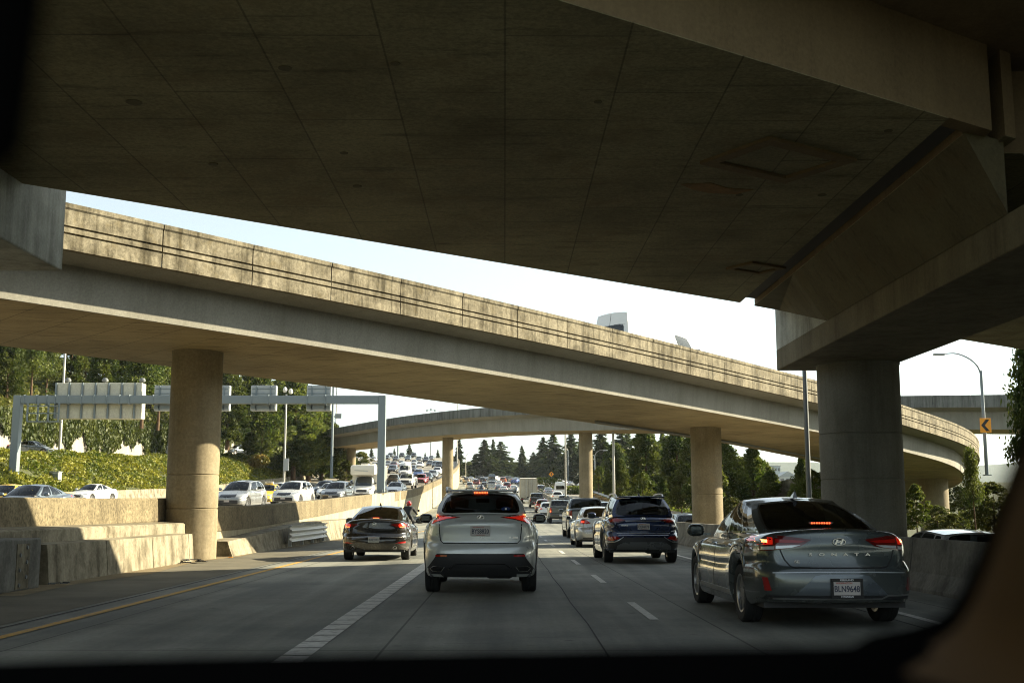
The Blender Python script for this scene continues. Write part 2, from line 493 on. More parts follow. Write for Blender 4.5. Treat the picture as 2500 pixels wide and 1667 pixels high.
def P(key):
    if key not in PAINT:
        c = {'white': ((0.72, 0.72, 0.70), 0.0, 0.3), 'pearl': ((0.58, 0.58, 0.55), 0.25, 0.28), 'silver': ((0.30, 0.31, 0.31), 0.55, 0.3), 'palesilver': ((0.62, 0.64, 0.62), 0.3, 0.32),
             'lightsilver': ((0.50, 0.51, 0.51), 0.5, 0.28), 'grey': ((0.13, 0.14, 0.145), 0.5, 0.28), 'steel': ((0.072, 0.088, 0.088), 0.5, 0.22),
             'black': ((0.012, 0.012, 0.013), 0.2, 0.25), 'charcoal': ((0.035, 0.037, 0.040), 0.45, 0.26), 'brownblack': ((0.018, 0.016, 0.013), 0.4, 0.24),
             'navy': ((0.008, 0.022, 0.075), 0.45, 0.24), 'blue': ((0.02, 0.06, 0.22), 0.4, 0.28), 'slate': ((0.10, 0.125, 0.15), 0.5, 0.28),
             'red': ((0.32, 0.02, 0.015), 0.2, 0.28), 'darkred': ((0.13, 0.012, 0.012), 0.3, 0.28), 'orange': ((0.38, 0.10, 0.03), 0.25, 0.28),
             'gold': ((0.27, 0.23, 0.17), 0.5, 0.3), 'beige': ((0.40, 0.36, 0.28), 0.3, 0.3), 'yellow': ((0.80, 0.50, 0.02), 0.0, 0.3),
             'olive': ((0.045, 0.048, 0.035), 0.3, 0.35), 'cream': ((0.68, 0.64, 0.54), 0.0, 0.35)}[key]
        PAINT[key] = paint(key + '_car_paint', *c)
    return PAINT[key]


# ------------------------------------------------------------------ object helpers
def tag(o, label, cat, group=None, kind=None):
    o['label'] = label
    o['category'] = cat
    if group:
        o['group'] = group
    if kind:
        o['kind'] = kind
    return o


def empty(name, loc=(0, 0, 0), rz=0.0):
    o = bpy.data.objects.new(name, None)
    o.empty_display_size = 0.2
    o.location = loc
    o.rotation_euler = (0, 0, rz)
    COL.objects.link(o)
    return o


def copy_tree(o, parent=None):
    c = o.copy()
    COL.objects.link(c)
    if parent is not None:
        c.parent = parent
    for ch in list(o.children):
        copy_tree(ch, c)
    return c


class MB:
    def __init__(self):
        self.v, self.f, self.m, self.cm = [], [], [], 0

    def add(self, vs, fs, mat=None):
        o = len(self.v)
        self.v.extend([tuple(p) for p in vs])
        k = self.cm if mat is None else mat
        for f in fs:
            self.f.append([i + o for i in f])
            self.m.append(k)
        return self

    def box(self, c, s, rot=None, mat=None, taper=1.0):
        hx, hy, hz = s[0] / 2, s[1] / 2, s[2] / 2
        vs = []
        for z in (-1, 1):
            k = taper if z > 0 else 1.0
            for x, y in ((-1, -1), (1, -1), (1, 1), (-1, 1)):
                p = Vector((x * hx * k, y * hy * k, z * hz))
                if rot is not None:
                    p = rot @ p
                vs.append(p + Vector(c))
        return self.add(vs, [(3, 2, 1, 0), (4, 5, 6, 7), (0, 1, 5, 4), (1, 2, 6, 5), (2, 3, 7, 6), (3, 0, 4, 7)], mat)

    def rbox(self, c, s, r=0.03, rot=None, mat=None, n=2):
        "box with rounded edges"
        bm = bmesh.new()
        bmesh.ops.create_cube(bm, size=1.0)
        bmesh.ops.scale(bm, vec=Vector(s), verts=bm.verts)
        bmesh.ops.bevel(bm, geom=list(bm.edges), offset=min(r, min(s) * 0.49), segments=n, affect='EDGES', profile=0.5)
        vs = [((rot @ v.co) if rot is not None else v.co) + Vector(c) for v in bm.verts]
        bm.verts.index_update()
        fs = [[v.index for v in f.verts] for f in bm.faces]
        bm.free()
        return self.add(vs, fs, mat)

    def prism(self, poly, z0, z1, mat=None):
        "vertical prism over an (x, y) polygon; z0, z1 numbers or functions of (x, y)"
        a = sum(poly[i][0] * poly[(i + 1) % len(poly)][1] - poly[(i + 1) % len(poly)][0] * poly[i][1] for i in range(len(poly)))
        if a < 0:
            poly = poly[::-1]
        n = len(poly)
        f0 = z0 if callable(z0) else (lambda x, y: z0)
        f1 = z1 if callable(z1) else (lambda x, y: z1)
        vs = [(x, y, f0(x, y)) for x, y in poly] + [(x, y, f1(x, y)) for x, y in poly]
        fs = [list(range(n))[::-1], list(range(n, 2 * n))] + [(i, (i + 1) % n, n + (i + 1) % n, n + i) for i in range(n)]
        return self.add(vs, fs, mat)

    def tube(self, path, r, n=10, mat=None, r1=None, cap=True):
        path = [Vector(p) for p in path]
        vs, fs = [], []
        m = len(path)
        up0 = Vector((0.13, 0.31, 1)).normalized()
        for i, p in enumerate(path):
            t = (path[min(i + 1, m - 1)] - path[max(i - 1, 0)]).normalized()
            up = up0 if abs(t.dot(up0)) < 0.95 else Vector((1, 0, 0))
            a = t.cross(up).normalized()
            b = t.cross(a).normalized()
            rr = r if r1 is None else lerp(r, r1, i / (m - 1))
            for k in range(n):
                th = 2 * math.pi * k / n
                vs.append(p + a * math.cos(th) * rr + b * math.sin(th) * rr)
        for i in range(m - 1):
            for k in range(n):
                fs.append((i * n + k, i * n + (k + 1) % n, (i + 1) * n + (k + 1) % n, (i + 1) * n + k))
        if cap:
            fs.append(list(range(n))[::-1])
            fs.append([(m - 1) * n + k for k in range(n)])
        return self.add(vs, fs, mat)

    def lathe(self, prof, n=24, mx=None, mat=None, closed=False):
        "prof (r, z) around z"
        vs, fs = [], []
        k = len(prof)
        for i in range(n):
            th = 2 * math.pi * i / n
            for r, z in prof:
                p = Vector((r * math.cos(th), r * math.sin(th), z))
                vs.append(mx @ p if mx is not None else p)
        rng = k if closed else k - 1
        for i in range(n):
            j = (i + 1) % n
            for q in range(rng):
                fs.append((i * k + q, j * k + q, j * k + (q + 1) % k, i * k + (q + 1) % k))
        return self.add(vs, fs, mat)

    def sweep(self, path, prof, mat=None, cap=True):
        "path of Vectors, prof closed list of (offset to the right, height)"
        vs, fs = [], []
        m, k = len(path), len(prof)
        for i, p in enumerate(path):
            t = path[min(i + 1, m - 1)] - path[max(i - 1, 0)]
            t.z = 0
            t.normalize()
            nn = Vector((t.y, -t.x, 0))
            for o, h in prof:
                vs.append(p + nn * o + Vector((0, 0, h)))
        for i in range(m - 1):
            for q in range(k):
                fs.append((i * k + q, i * k + (q + 1) % k, (i + 1) * k + (q + 1) % k, (i + 1) * k + q))
        if cap:
            fs.append(list(range(k))[::-1])
            fs.append([(m - 1) * k + q for q in range(k)])
        return self.add(vs, fs, mat)

    def build(self, name, mats, parent=None, smooth=None, fix=True, weld=None):
        if not isinstance(mats, (list, tuple)):
            mats = [mats]
        me = bpy.data.meshes.new(name)
        me.from_pydata(self.v, [], self.f)
        for mt in mats:
            me.materials.append(mt)
        me.polygons.foreach_set('material_index', self.m)
        if fix or weld:
            bm = bmesh.new()
            bm.from_mesh(me)
            if weld:
                bmesh.ops.remove_doubles(bm, verts=bm.verts, dist=weld)
            if fix:
                bmesh.ops.recalc_face_normals(bm, faces=bm.faces)
            bm.to_mesh(me)
            bm.free()
        if smooth:
            me.polygons.foreach_set('use_smooth', [True] * len(me.polygons))
            me.set_sharp_from_angle(angle=R_(smooth))
        me.update()
        o = bpy.data.objects.new(name, me)
        COL.objects.link(o)
        if parent is not None:
            o.parent = parent
        return o


def struct(o):
    o['kind'] = 'structure'
    return o


def text_mesh(txt, size, name, mat, parent, mx, extrude=0.0015, align='CENTER', sx=1.0):
    cu = bpy.data.curves.new(name, 'FONT')
    cu.body = txt
    cu.size = size
    cu.align_x = align
    cu.align_y = 'CENTER'
    cu.extrude = extrude
    cu.offset = 0.0012 * size / 0.08
    tmp = bpy.data.objects.new(name + '_tmp', cu)
    COL.objects.link(tmp)
    dg = bpy.context.evaluated_depsgraph_get()
    me = bpy.data.meshes.new_from_object(tmp.evaluated_get(dg))
    bpy.data.objects.remove(tmp)
    bpy.data.curves.remove(cu)
    me.materials.clear()
    me.materials.append(mat)
    o = bpy.data.objects.new(name, me)
    me.transform(mx @ Matrix.Diagonal((sx, 1, 1, 1)))
    COL.objects.link(o)
    o.parent = parent
    return o


def quads(name, cen, size, mat, parent=None, dirs=None, aspect=1.8, flat=0.0):
    "a cloud of leaf shaped quads; cen (n,3), size (n,), dirs (n,3) leaf axes or None, flat = pull of the leaf normal towards +z"
    n = len(cen)
    if dirs is None:
        dirs = nrg.normal(size=(n, 3))
    dirs = dirs / (np.linalg.norm(dirs, axis=1, keepdims=True) + 1e-9)
    nor = nrg.normal(size=(n, 3))
    nor[:, 2] += flat
    b = np.cross(dirs, nor)
    b /= (np.linalg.norm(b, axis=1, keepdims=True) + 1e-9)
    s = np.asarray(size).reshape(n, 1)
    a = dirs * s * 0.5 * aspect ** 0.5
    w = b * s * 0.5 / aspect ** 0.5
    k = nrg.uniform(-0.25, 0.25, size=(n, 1))
    vs = np.stack([cen - a, cen + w + a * k, cen + a, cen - w + a * k], axis=1).reshape(-1, 3)
    me = bpy.data.meshes.new(name)
    me.vertices.add(4 * n)
    me.vertices.foreach_set('co', vs.astype(np.float32).ravel())
    me.loops.add(4 * n)
    me.loops.foreach_set('vertex_index', np.arange(4 * n, dtype=np.int32))
    me.polygons.add(n)
    me.polygons.foreach_set('loop_start', np.arange(0, 4 * n, 4, dtype=np.int32))
    me.polygons.foreach_set('loop_total', np.full(n, 4, dtype=np.int32))
    me.materials.append(mat)
    me.update(calc_edges=True)
    me.validate()
    o = bpy.data.objects.new(name, me)
    COL.objects.link(o)
    if parent is not None:
        o.parent = parent
    return o


def smooth_path(pts, step=1.5):
    "Catmull-Rom through 3D points, resampled evenly"
    P_ = [Vector(p) for p in pts]
    P_ = [P_[0] * 2 - P_[1]] + P_ + [P_[-1] * 2 - P_[-2]]
    fine = []
    for i in range(1, len(P_) - 2):
        p0, p1, p2, p3 = P_[i - 1:i + 3]
        for k in range(24):
            t = k / 24
            fine.append(0.5 * ((2 * p1) + (p2 - p0) * t + (2 * p0 - 5 * p1 + 4 * p2 - p3) * t * t + (3 * p1 - p0 - 3 * p2 + p3) * t ** 3))
    fine.append(P_[-2])
    cum = [0.0]
    for i in range(1, len(fine)):
        cum.append(cum[-1] + (fine[i] - fine[i - 1]).length)
    tot = cum[-1]

    def f(s):
        s = clamp(s, 0, tot)
        lo, hi = 0, len(cum) - 1
        while hi - lo > 1:
            mid = (lo + hi) // 2
            if cum[mid] <= s:
                lo = mid
            else:
                hi = mid
        return fine[lo].lerp(fine[hi], (s - cum[lo]) / max(1e-9, cum[hi] - cum[lo]))
    n = max(2, int(tot / step))
    return [f(tot * i / n) for i in range(n + 1)], f, tot
# ================================================================== road alignments
zM = curve([(-80, 0), (72, 0), (93, .2), (118, .62), (135, 1.05), (150, 1.6), (165, 2.2), (200, 3.7), (240, 5.2), (270, 6.9), (300, 8.3),
            (330, 9.4), (380, 10.2), (450, 10.6), (900, 11)])
zL = curve([(-80, .7), (36, .72), (48, .93), (60, 1.2), (70, 1.45), (88, 1.85), (104, 2.3), (120, 2.8), (150, 4.2), (182, 5.8), (229, 8.7), (300, 12.9), (380, 18.0),
            (430, 20.6), (470, 21.4), (520, 20.6), (900, 15)])
zK = curve([(-80, -.9), (24, -.75), (74, -.4), (101, .35), (118, .62), (135, 1.05), (150, 1.6), (165, 2.2), (200, 3.7), (240, 5.2), (270, 6.9),
            (300, 8.3), (330, 9.4), (380, 10.2), (450, 10.6), (900, 11)])
xW = curve([(-80, -8.6), (30, -8.6), (48, -8.8), (86, -9.3), (150, -9.5), (200, -9.8), (235, -10.2), (270, -11), (330, -13.2), (380, -16.5), (430, -21), (520, -32), (900, -80)])
xLL = curve([(-80, -33), (150, -33), (230, -34.5), (300, -41), (380, -53), (430, -63), (520, -80), (900, -150)])
xB = curve([(-80, 7.0), (130, 7.0), (207, 6.2), (300, 4.2), (380, 2.0), (900, -20)])
xG = curve([(-80, 16.2), (206, 16.2), (303, 16.5), (380, 22), (450, 32), (900, 90)])
hillA = curve([(-80, 1), (240, 1), (320, 0), (900, 0)])

YS = [-80, -60, -40, -25, -15, -8] + [i * 3.0 for i in range(-2, 60)] + [180 + 6 * i for i in range(0, 60)] + [560, 620, 720, 900]


def strip(name, xa, xb, z, cols, mat, y0=-80, y1=900, dz=0.0):
    mb = MB()
    ys = [y for y in YS if y0 <= y <= y1]
    if ys[0] > y0:
        ys = [y0] + ys
    if ys[-1] < y1:
        ys = ys + [y1]
    vs, fs = [], []
    n = len(cols)
    for y in ys:
        a, b = xa(y), xb(y)
        for c in cols:
            vs.append((a + (b - a) * c, y, z(y) + dz))
    for i in range(len(ys) - 1):
        for j in range(n - 1):
            fs.append((i * n + j, i * n + j + 1, (i + 1) * n + j + 1, (i + 1) * n + j))
    mb.add(vs, fs)
    return mb.build(name, mat, fix=False)


def K(v):
    return lambda y: v


struct(strip('road', lambda y: xW(y) + .2, lambda y: xB(y) + .1, zM, [0, .25, .5, .75, 1], M['road']))
struct(strip('road', lambda y: xB(y) - .1, lambda y: xG(y) + .6, zK, [0, .5, 1], M['road_far']))
struct(strip('road', lambda y: xLL(y), lambda y: xW(y) + .05 if y > 33 else -9.35, zL, [0, .25, .5, .75, 1], M['road_far']))
struct(strip('shoulder', lambda y: -8.2, lambda y: -5.75, zM, [0, 1], M['shoulder'], -80, 60, 0.004))
struct(strip('dirt_verge', lambda y: -8.2, lambda y: -7.55 - .25 * math.sin(y * .7) - .15 * math.sin(y * 2.3 + 1), zM, [0, .5, 1], M['dirt'], 18, 60, 0.009))
struct(strip('upper_road', lambda y: xLL(y) - 14.4, lambda y: xLL(y) - 7.6, lambda y: zL(y) + 4.0 * hillA(y), [0, 1], M['road_far'], -80, 300, 0.02))

# painted lines
mb = MB()


def line(mb, x0, y0, y1, w, z, dz=.008, step=3.0):
    n = max(1, int((y1 - y0) / step))
    vs, fs = [], []
    for i in range(n + 1):
        y = lerp(y0, y1, i / n)
        xx = x0(y) if callable(x0) else x0
        vs += [(xx - w / 2, y, z(y) + dz), (xx + w / 2, y, z(y) + dz)]
    for i in range(n):
        fs.append((2 * i, 2 * i + 1, 2 * i + 3, 2 * i + 2))
    mb.add(vs, fs)


drift = curve([(0, 0), (60, 0), (110, .55), (200, .0), (330, -1.0), (900, -20)])
line(mb, lambda y: -5.2 + drift(y), -60, 330, .13, zM)
struct(mb.build('yellow_edge_line', M['yellow_line'], fix=False))
mb = MB()
# wide lane line left of the middle lane, painted as closely set bars
y = 4.0
while y < 60:
    line(mb, lambda q: -1.88 + drift(q), y, y + .50, .26, zM)
    y += .56
for lane in (1.80,):
    y = 13.2 - 12.2 * 4
    while y < 240:
        line(mb, lambda q: lane + drift(q), y, y + 2.6, .11, zM)
        y += 7.1
y = 62
while y < 230:
    line(mb, lambda q: -1.88 + drift(q), y, y + 3, .12, zM)
    y += 12.2
line(mb, lambda q: 5.05 + drift(q), -60, 300, .12, zM)
line(mb, lambda q: xG(q) - 1.6, -60, 330, .12, zK)
line(mb, lambda q: xW(q) - 1.3, -60, 400, .12, zL)
for f in (.18, .34, .5, .66, .82):
    y = 40
    while y < 420:
        line(mb, lambda q: lerp(xLL(q), xW(q), f), y, y + 3, .12, zL)
        y += 12.2
line(mb, lambda q: xLL(q) + 1.5, -60, 430, .12, zL)
struct(mb.build('white_lane_lines', M['white_line'], fix=False))

# dark pavement joints and tar-sealed cracks
mb = MB()
line(mb, lambda y: 4.68 + drift(y), -20, 120, .03, zM, .006)
line(mb, lambda y: -5.62, -20, 60, .04, zM, .006)
line(mb, lambda y: .95 + .015 * math.sin(y), -20, 90, .018, zM, .006)
for (cx, cy, ln) in ((-2.9, 11.2, .9), (-4.3, 13.6, .7), (-3.6, 17.5, 1.2), (2.7, 14.2, .5), (.6, 12.2, .8), (-6.6, 22, 1.3), (3.4, 19.5, 1.0), (-2.6, 24, 1.1), (-.3, 11.6, .6), (1.2, 13.1, .9), (-1.1, 14.6, .7), (2.4, 16.8, .8), (-4.6, 16.2, 1.3), (-3.2, 20.8, .9), (.9, 23.5, 1.0), (-4.9, 26, 1.2), (2.2, 26, .8), (-6.8, 14.5, 1.0), (-6.4, 17.6, .8)):
    pts = [(cx + ln * (i / 7 - .5), cy + rnd.uniform(-.05, .05)) for i in range(8)]
    for (a, b) in zip(pts, pts[1:]):
        mb.add([(a[0], a[1] - .012, .0065), (b[0], b[1] - .012, .0065), (b[0], b[1] - .001, .0065), (a[0], a[1] - .001, .0065)], [(0, 1, 2, 3)])
struct(mb.build('pavement_joints', M['seam'], fix=False))

# ------------------------------------------------------------------ terrain (one sheet to the horizon)
rows = [-120, -80, -40, -20] + list(range(0, 430, 6)) + [440, 470, 520, 600, 750, 1000, 1400, 1900, 2300]
dl = [900, 500, 300, 200, 140, 100, 80, 66, 54, 44, 34, 27, 22, 18.5, 16, 15.06, 15.0, 11, 7.4, 6.2, 5, 3.6, 2.4, 1.2, .5, 0]
rr = [.7, 2, 4, 7, 11, 16, 24, 40, 70, 130, 250, 500, 1200]
vs, fs, ncol = [], [], None


def hill(d, y):
    zl = zL(y)
    a = hillA(y)
    if d <= 7.4:
        h = .55 + (4.0 - .55) * sstep(-.5, 7.4, d)
    elif d <= 15.0:
        h = 4.0
    else:
        h = 8.2 + 15 * (1 - math.exp(-(d - 15) / 26.0))
    return zl - .3 + h * a + .0


for y in rows:
    line_ = []
    ll, w, b, g = xLL(y), xW(y), xB(y), xG(y)
    for d in dl:
        bump_ = .35 * math.sin(d * 1.3 + y * .21) * math.sin(y * .33 + d * .4) if .5 < d < 7 or d > 16 else 0
        line_.append((ll - d, y, hill(d, y) + bump_ * hillA(y)))
    for f in (.04, .5, .997):
        line_.append((lerp(ll, w, f), y, zL(y) - .5))
    for f in (.0, .5, .99):
        line_.append((lerp(w + .02, b, f), y, min(zM(y), zK(y)) - .4))
    line_.append((lerp(b, g, .5), y, zK(y) - .4))
    for d in rr:
        line_.append((g + d, y, zK(y) - .25 - (1 - math.exp(-d / 22.0)) * 3.0 * (1 - sstep(250, 330, y)) + .2 * math.sin(d + y * .3)))
    ncol = len(line_)
    vs += line_
for i in range(len(rows) - 1):
    for j in range(ncol - 1):
        fs.append((i * ncol + j, i * ncol + j + 1, (i + 1) * ncol + j + 1, (i + 1) * ncol + j))
mb = MB()
mb.add(vs, fs)
struct(mb.build('terrain', M['earth'], smooth=60, fix=False))

# distant wooded ridge
mb = MB()
n = 80
for i in range(n + 1):
    a = lerp(-1.6, 1.7, i / n)
    x, y = 1700 * math.sin(a), 1700 * math.cos(a)
    h = 67 + 5 * math.sin(i * .35) + 3 * math.sin(i * 1.3)
    mb.v += [(x * .8, y * .8, 0), (x * .9, y * .9, h * .55 + 4 * math.sin(i * 2.1)), (x, y, h), (x * 1.3, y * 1.3, 0)]
for i in range(n):
    for q in range(3):
        mb.f.append([i * 4 + q, (i + 1) * 4 + q, (i + 1) * 4 + q + 1, i * 4 + q + 1])
        mb.m.append(0)
struct(mb.build('hills', plain('distant_woodland', (0.05, 0.075, 0.06), 0.9), smooth=60))

# ------------------------------------------------------------------ walls and barriers on the left


def ypath(xf, zf, y0, y1, step=2.0):
    n = max(2, int((y1 - y0) / step))
    return [Vector((xf(lerp(y0, y1, i / n)), lerp(y0, y1, i / n), zf(lerp(y0, y1, i / n)))) for i in range(n + 1)]


def blocks(mb, path_f, y0, y1, L, gap, prof, zf=None, step=2.0):
    y = y0
    while y < y1 - .05:
        e = min(y + L, y1)
        mb.sweep(ypath(path_f[0], path_f[1], y, e - gap, step), prof)
        y = e


# near group: bolted end block, low barrier, ledge, aggregate-faced wall
w = empty('concrete_barrier', (-8.05, 25.2, 0))
mb = MB()
blocks(mb, (K(-8.05 + 8.05), lambda y: 0), 20.6 - 25.2, 30.15 - 25.2, 3.05, .035, [(.06, -.1), (-.02, .70), (-.42, .72), (-.42, -.1)], step=3)
o = mb.build('barrier_wall', M['barrier'], w)
tag(w, 'low stained concrete barrier before the left round pillar, half sunlit, half shaded', 'barrier')
w = MB()
w.sweep(ypath(K(-8.35), K(0), 12.0, 31.2), [(-.10, -.1), (-.12, .94), (-.16, .97), (-.83, 1.0), (-.83, -.1)])
tag(w.build('concrete_ledge', M['barrier']), 'mid-height concrete ledge stepping up between the low barrier and the speckled wall', 'ledge')
w = MB()
w.sweep([Vector((-9.15, 8, .9)), Vector((-9.15, 20.9, .9)), Vector((-9.15, 26, .93)), Vector((-9.15, 32.3, 1.0))], [(0, 0), (0.03, .06), (0.0, .60), (-.03, .64), (-.35, .64), (-.35, -1.2), (-.0, -1.2)])
tag(w.build('aggregate_wall', M['aggregate']), 'brown speckled aggregate-faced wall ending beside the left round pillar', 'wall')
e = empty('concrete_barrier', (-8.2, 18.6, 0))
mb = MB()
mb.rbox((0, 0, .42), (.62, 2.6, .84), .03)
mb.build('block', M['barrier_grey'], e)
mb = MB()
mb.box((.315, .55, .40), (.012, .5, .72))
mb.build('steel_plate', M['barrier'], e)
for i in range(6):
    b = MB()
    b.lathe([(.0, .02), (.03, .02), (.035, 0)], 10, Matrix.Translation((.322, .42 + .26 * (i % 2), .10 + .12 * i)) @ Matrix.Rotation(R_(90), 4, 'Y'))
    b.build('bolt', M['dark_pole'], e)
tag(e, 'grey concrete end block with a bolted steel plate at the left edge of the road', 'barrier')

# long retaining wall with its parapet
wall = empty('retaining_wall', (xW(60), 60, 0))
ox, oy = wall.location.x, wall.location.y
xr = lambda y: xW(y + oy) - ox
mb = MB()
blocks(mb, (xr, lambda y: 0), 33.2 - oy, 420 - oy, 3.6, .03, [(.22, 0), (.22, .01)])
mb = MB()
y = 33.2
while y < 420:
    e_ = min(y + 3.6, 420)
    n = 2
    vs = []
    for k in range(n + 1):
        yy = lerp(y, e_ - .025, k / n)
        x0 = xW(yy) + .22 - ox
        zt = zL(yy) - .02
        vs += [(x0, yy - oy, zM(yy) - .4), (x0, yy - oy, zt), (x0 - .32, yy - oy, zt), (x0 - .32, yy - oy, zM(yy) - .4)]
    fs = []
    for k in range(n):
        for q in range(4):
            fs.append((k * 4 + q, k * 4 + (q + 1) % 4, k * 4 + 4 + (q + 1) % 4, k * 4 + 4 + q))
    fs += [(0, 1, 2, 3), (n * 4 + 3, n * 4 + 2, n * 4 + 1, n * 4)]
    mb.add(vs, fs)
    y = e_
mb.build('wall_panels', M['panel_wall'], wall)
mb = MB()
for (a, b) in ((33.3, 78), (95.5, 100), (101.3, 420)):
    mb.sweep([Vector((xW(y) - ox, y - oy, zL(y) - .02)) for y in np.linspace(a, b, int((b - a) / 2.5) + 2)],
             [(.25, 0), (.25, .70), (.22, .74), (-.1, .74), (-.1, 0)])
mb.build('parapet', M['aggregate'], wall)
mb = MB()
for (a, b) in ((78, 95.5), (100, 101.3)):
    mb.sweep([Vector((xW(y) - ox, y - oy, zL(y) - .02)) for y in np.linspace(a, b, 5)], [(.28, -1.2), (.28, .76), (-.14, .76), (-.14, -1.2)])
mb.build('parapet_panel', M['panel_wall'], wall)
tag(wall, 'long pale retaining wall with speckled parapet rising beside the oncoming lanes', 'wall')
mb = MB()
y = 33.15
zf = curve([(33, .42), (50, .84), (62, .86)])
mb2 = MB()
while y < 60:
    e_ = min(y + 3.05, 60)
    xa_, xe_ = -8.05 + (y - 33) * .005, -8.05 + (e_ - .03 - 33) * .005
    k4 = []
    for (xx, yy) in ((xa_, y), (xe_, e_ - .03)):
        k4 += [(xx + .35, yy, -.05), (xx + .25, yy, zf(yy) * .45), (xx + .17, yy, zf(yy)), (xx - .35, yy, zf(yy) + .02), (xx - .35, yy, -.05)]
    mb2.add(k4, [(q, (q + 1) % 5, 5 + (q + 1) % 5, 5 + q) for q in range(5)] + [(4, 3, 2, 1, 0), (5, 6, 7, 8, 9)])
    y = e_
tag(mb2.build('concrete_barrier', M['barrier']), 'low sunlit concrete barrier running along the foot of the long retaining wall', 'barrier')

# white triple-wave rail on the barrier
g = empty('crash_rail', (-7.45, 44.6, 0.06))
mb = MB()
pr = []
for i in range(25):
    h = .16 + .56 * i / 24
    pr.append((.05 * math.cos(i / 24 * 2 * math.pi * 3), h))
prof = pr + [(x - .02, h) for x, h in pr[::-1]]
mb.sweep([Vector((0, -4.0, 0)), Vector((0.02, -2, 0)), Vector((0.05, 0, 0)), Vector((0, 3, 0)), Vector((-.08, 4.6, 0))], prof)
mb.build('rail', M['white_metal'], g, smooth=50)
for yy in (-3.6, -1.2, 1.2, 3.8):
    b = MB()
    b.box((-.1, yy, .36), (.1, .1, .74))
    b.build('post', M['steel'], g)
tag(g, 'white corrugated crash rail bolted along the left barrier beyond the pillar', 'guardrail')

# litter by the left wall
for k, (px, py, s, cm, lb) in enumerate(((455, 1375, .55, 'black_plastic', 'crumpled black plastic scrap lying against the sunlit barrier'),
                                         (560, 1364, .12, 'sign_orange', 'small orange scrap of litter on the dirt verge past the pillar'),
                                         (100, 1430, .25, 'slate', 'bluish rag lying at the foot of the shaded barrier'))):
    d = ray(px, py)
    p = CAM + d * (-CAM.z / d.z)
    p.x = max(p.x, -7.75)
    mb = MB()
    for i in range(9):
        a = rnd.uniform(0, 6.3)
        q = Vector((rnd.uniform(-.5, .5) * s, rnd.uniform(-.5, .5) * s, .03 + rnd.random() * .1 * s))
        mb.box(q, (s * .5, s * .12, .012), Matrix.Rotation(a, 3, 'Z') @ Matrix.Rotation(rnd.uniform(-.5, .5), 3, 'X'))
    o = mb.build('litter', M.get(cm) or P(cm))
    o.location = (p.x, p.y, .01)
    tag(o, lb, 'litter')

# far-side barrier of the oncoming road
bb = MB()
y = 40
while y < 300:
    bb.sweep([Vector((xLL(q) + .1, q, zL(q))) for q in (y, y + 2.3, y + 4.57)], [(.32, -.2), (.16, .35), (.10, .86), (-.12, .86), (-.3, -.2)])
    y += 4.6
tag(bb.build('concrete_barrier', M['barrier']), 'low pale concrete barrier at the foot of the ivy bank beyond the oncoming lanes', 'barrier')
# pale wall above the upper road
mb = MB()
y = 40
while y < 300:
    a = hillA(y)
    mb.sweep([Vector((xLL(q) - 15.0, q, zL(q) + 3.6 * hillA(q))) for q in (y, y + 3, y + 5.97)], [(.0, -.4), (.0, 4.5 * a + .1), (-.3, 4.5 * a + .1), (-.3, -.4)])
    y += 6
tag(mb.build('retaining_wall', M['white_wall']), 'pale wall behind the upper road on the left hillside, half hidden by hanging ivy', 'wall')

# ------------------------------------------------------------------ right barrier, guardrail
mb = MB()
NJ = [(-.30, -.02), (-.30, .06), (-.17, .30), (-.09, .84), (.09, .84), (.17, .30), (.30, .06), (.30, -1.3)]
y = 6.0
while y < 330:
    e_ = y + 4.55 if y < 60 else y + 9
    mb.sweep([Vector((xB(q), q, zM(q))) for q in np.linspace(y, e_ - .04, 3)], NJ)
    y = e_
tag(mb.build('concrete_barrier', M['barrier_grey']), 'grey sloped concrete median barrier right of the traffic lanes', 'barrier')

gr = empty('guardrail', (16.2, 120, zK(120)))
go = gr.location.copy()
mb = MB()
wp = []
for i in range(13):
    wp.append((-.04 * math.cos(i / 12 * 4 * math.pi), .42 + .32 * i / 12))
wp = wp + [(x + .015, h) for x, h in wp[::-1]]
mb.sweep([Vector((xG(q), q, zK(q))) - go for q in np.linspace(40, 330, 100)], wp)
mb.build('rail', M['steel'], gr, smooth=50)
for q in np.arange(42, 330, 3.81):
    b = MB()
    b.box(Vector((xG(q) + .12, q, zK(q) + .32)) - go, (.13, .15, .84))
    b.build('post', M['dark_pole'], gr)
tag(gr, 'galvanised guardrail along the right edge of the side road below the trees', 'guardrail')

# ================================================================== overpass A (overhead)
ZA = 6.2


def Nn(x):
    return 14.4 + .66 * (x - 6.4) if x > -8 else 4.9 + .773 * (x + 8)


def Ff(x):
    return 27 + .773 * (x - 5.8)


A = empty('concrete_overpass', (0, 18, 0))
A.location = (0, 0, 0)


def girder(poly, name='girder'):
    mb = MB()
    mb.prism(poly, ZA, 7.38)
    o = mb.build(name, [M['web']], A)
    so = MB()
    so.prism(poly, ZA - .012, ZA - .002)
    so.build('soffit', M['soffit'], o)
    return o


sp1 = [(-60, Nn(-60)), (-8, 4.9), (-2, Nn(-2)), (5.6, Nn(5.6)), (5.6, Ff(5.6)), (-60, Ff(-60))]
sp2 = [(6.02, Nn(6.02) + .34), (6.60, Nn(6.6) + .5), (6.60, Nn(6.6)), (6.80, Nn(6.8)), (6.80, 15.3), (7.4, 15.3), (7.4, 14.0), (9, 9.5), (12.5, 1.5), (20, -14), (36, -60), (75, -60), (75, Ff(75)), (6.02, Ff(6.02))]
mb = MB()
mb.prism([(5.6, Nn(5.6)), (6.36, Nn(6.36)), (6.36, Nn(6.36) + .3), (5.6, Nn(5.6) + .3)], ZA, 7.379)
mb.build('girder_end', M['web'], A)
g1 = girder(sp1)
g2 = girder(sp2)
mb = MB()
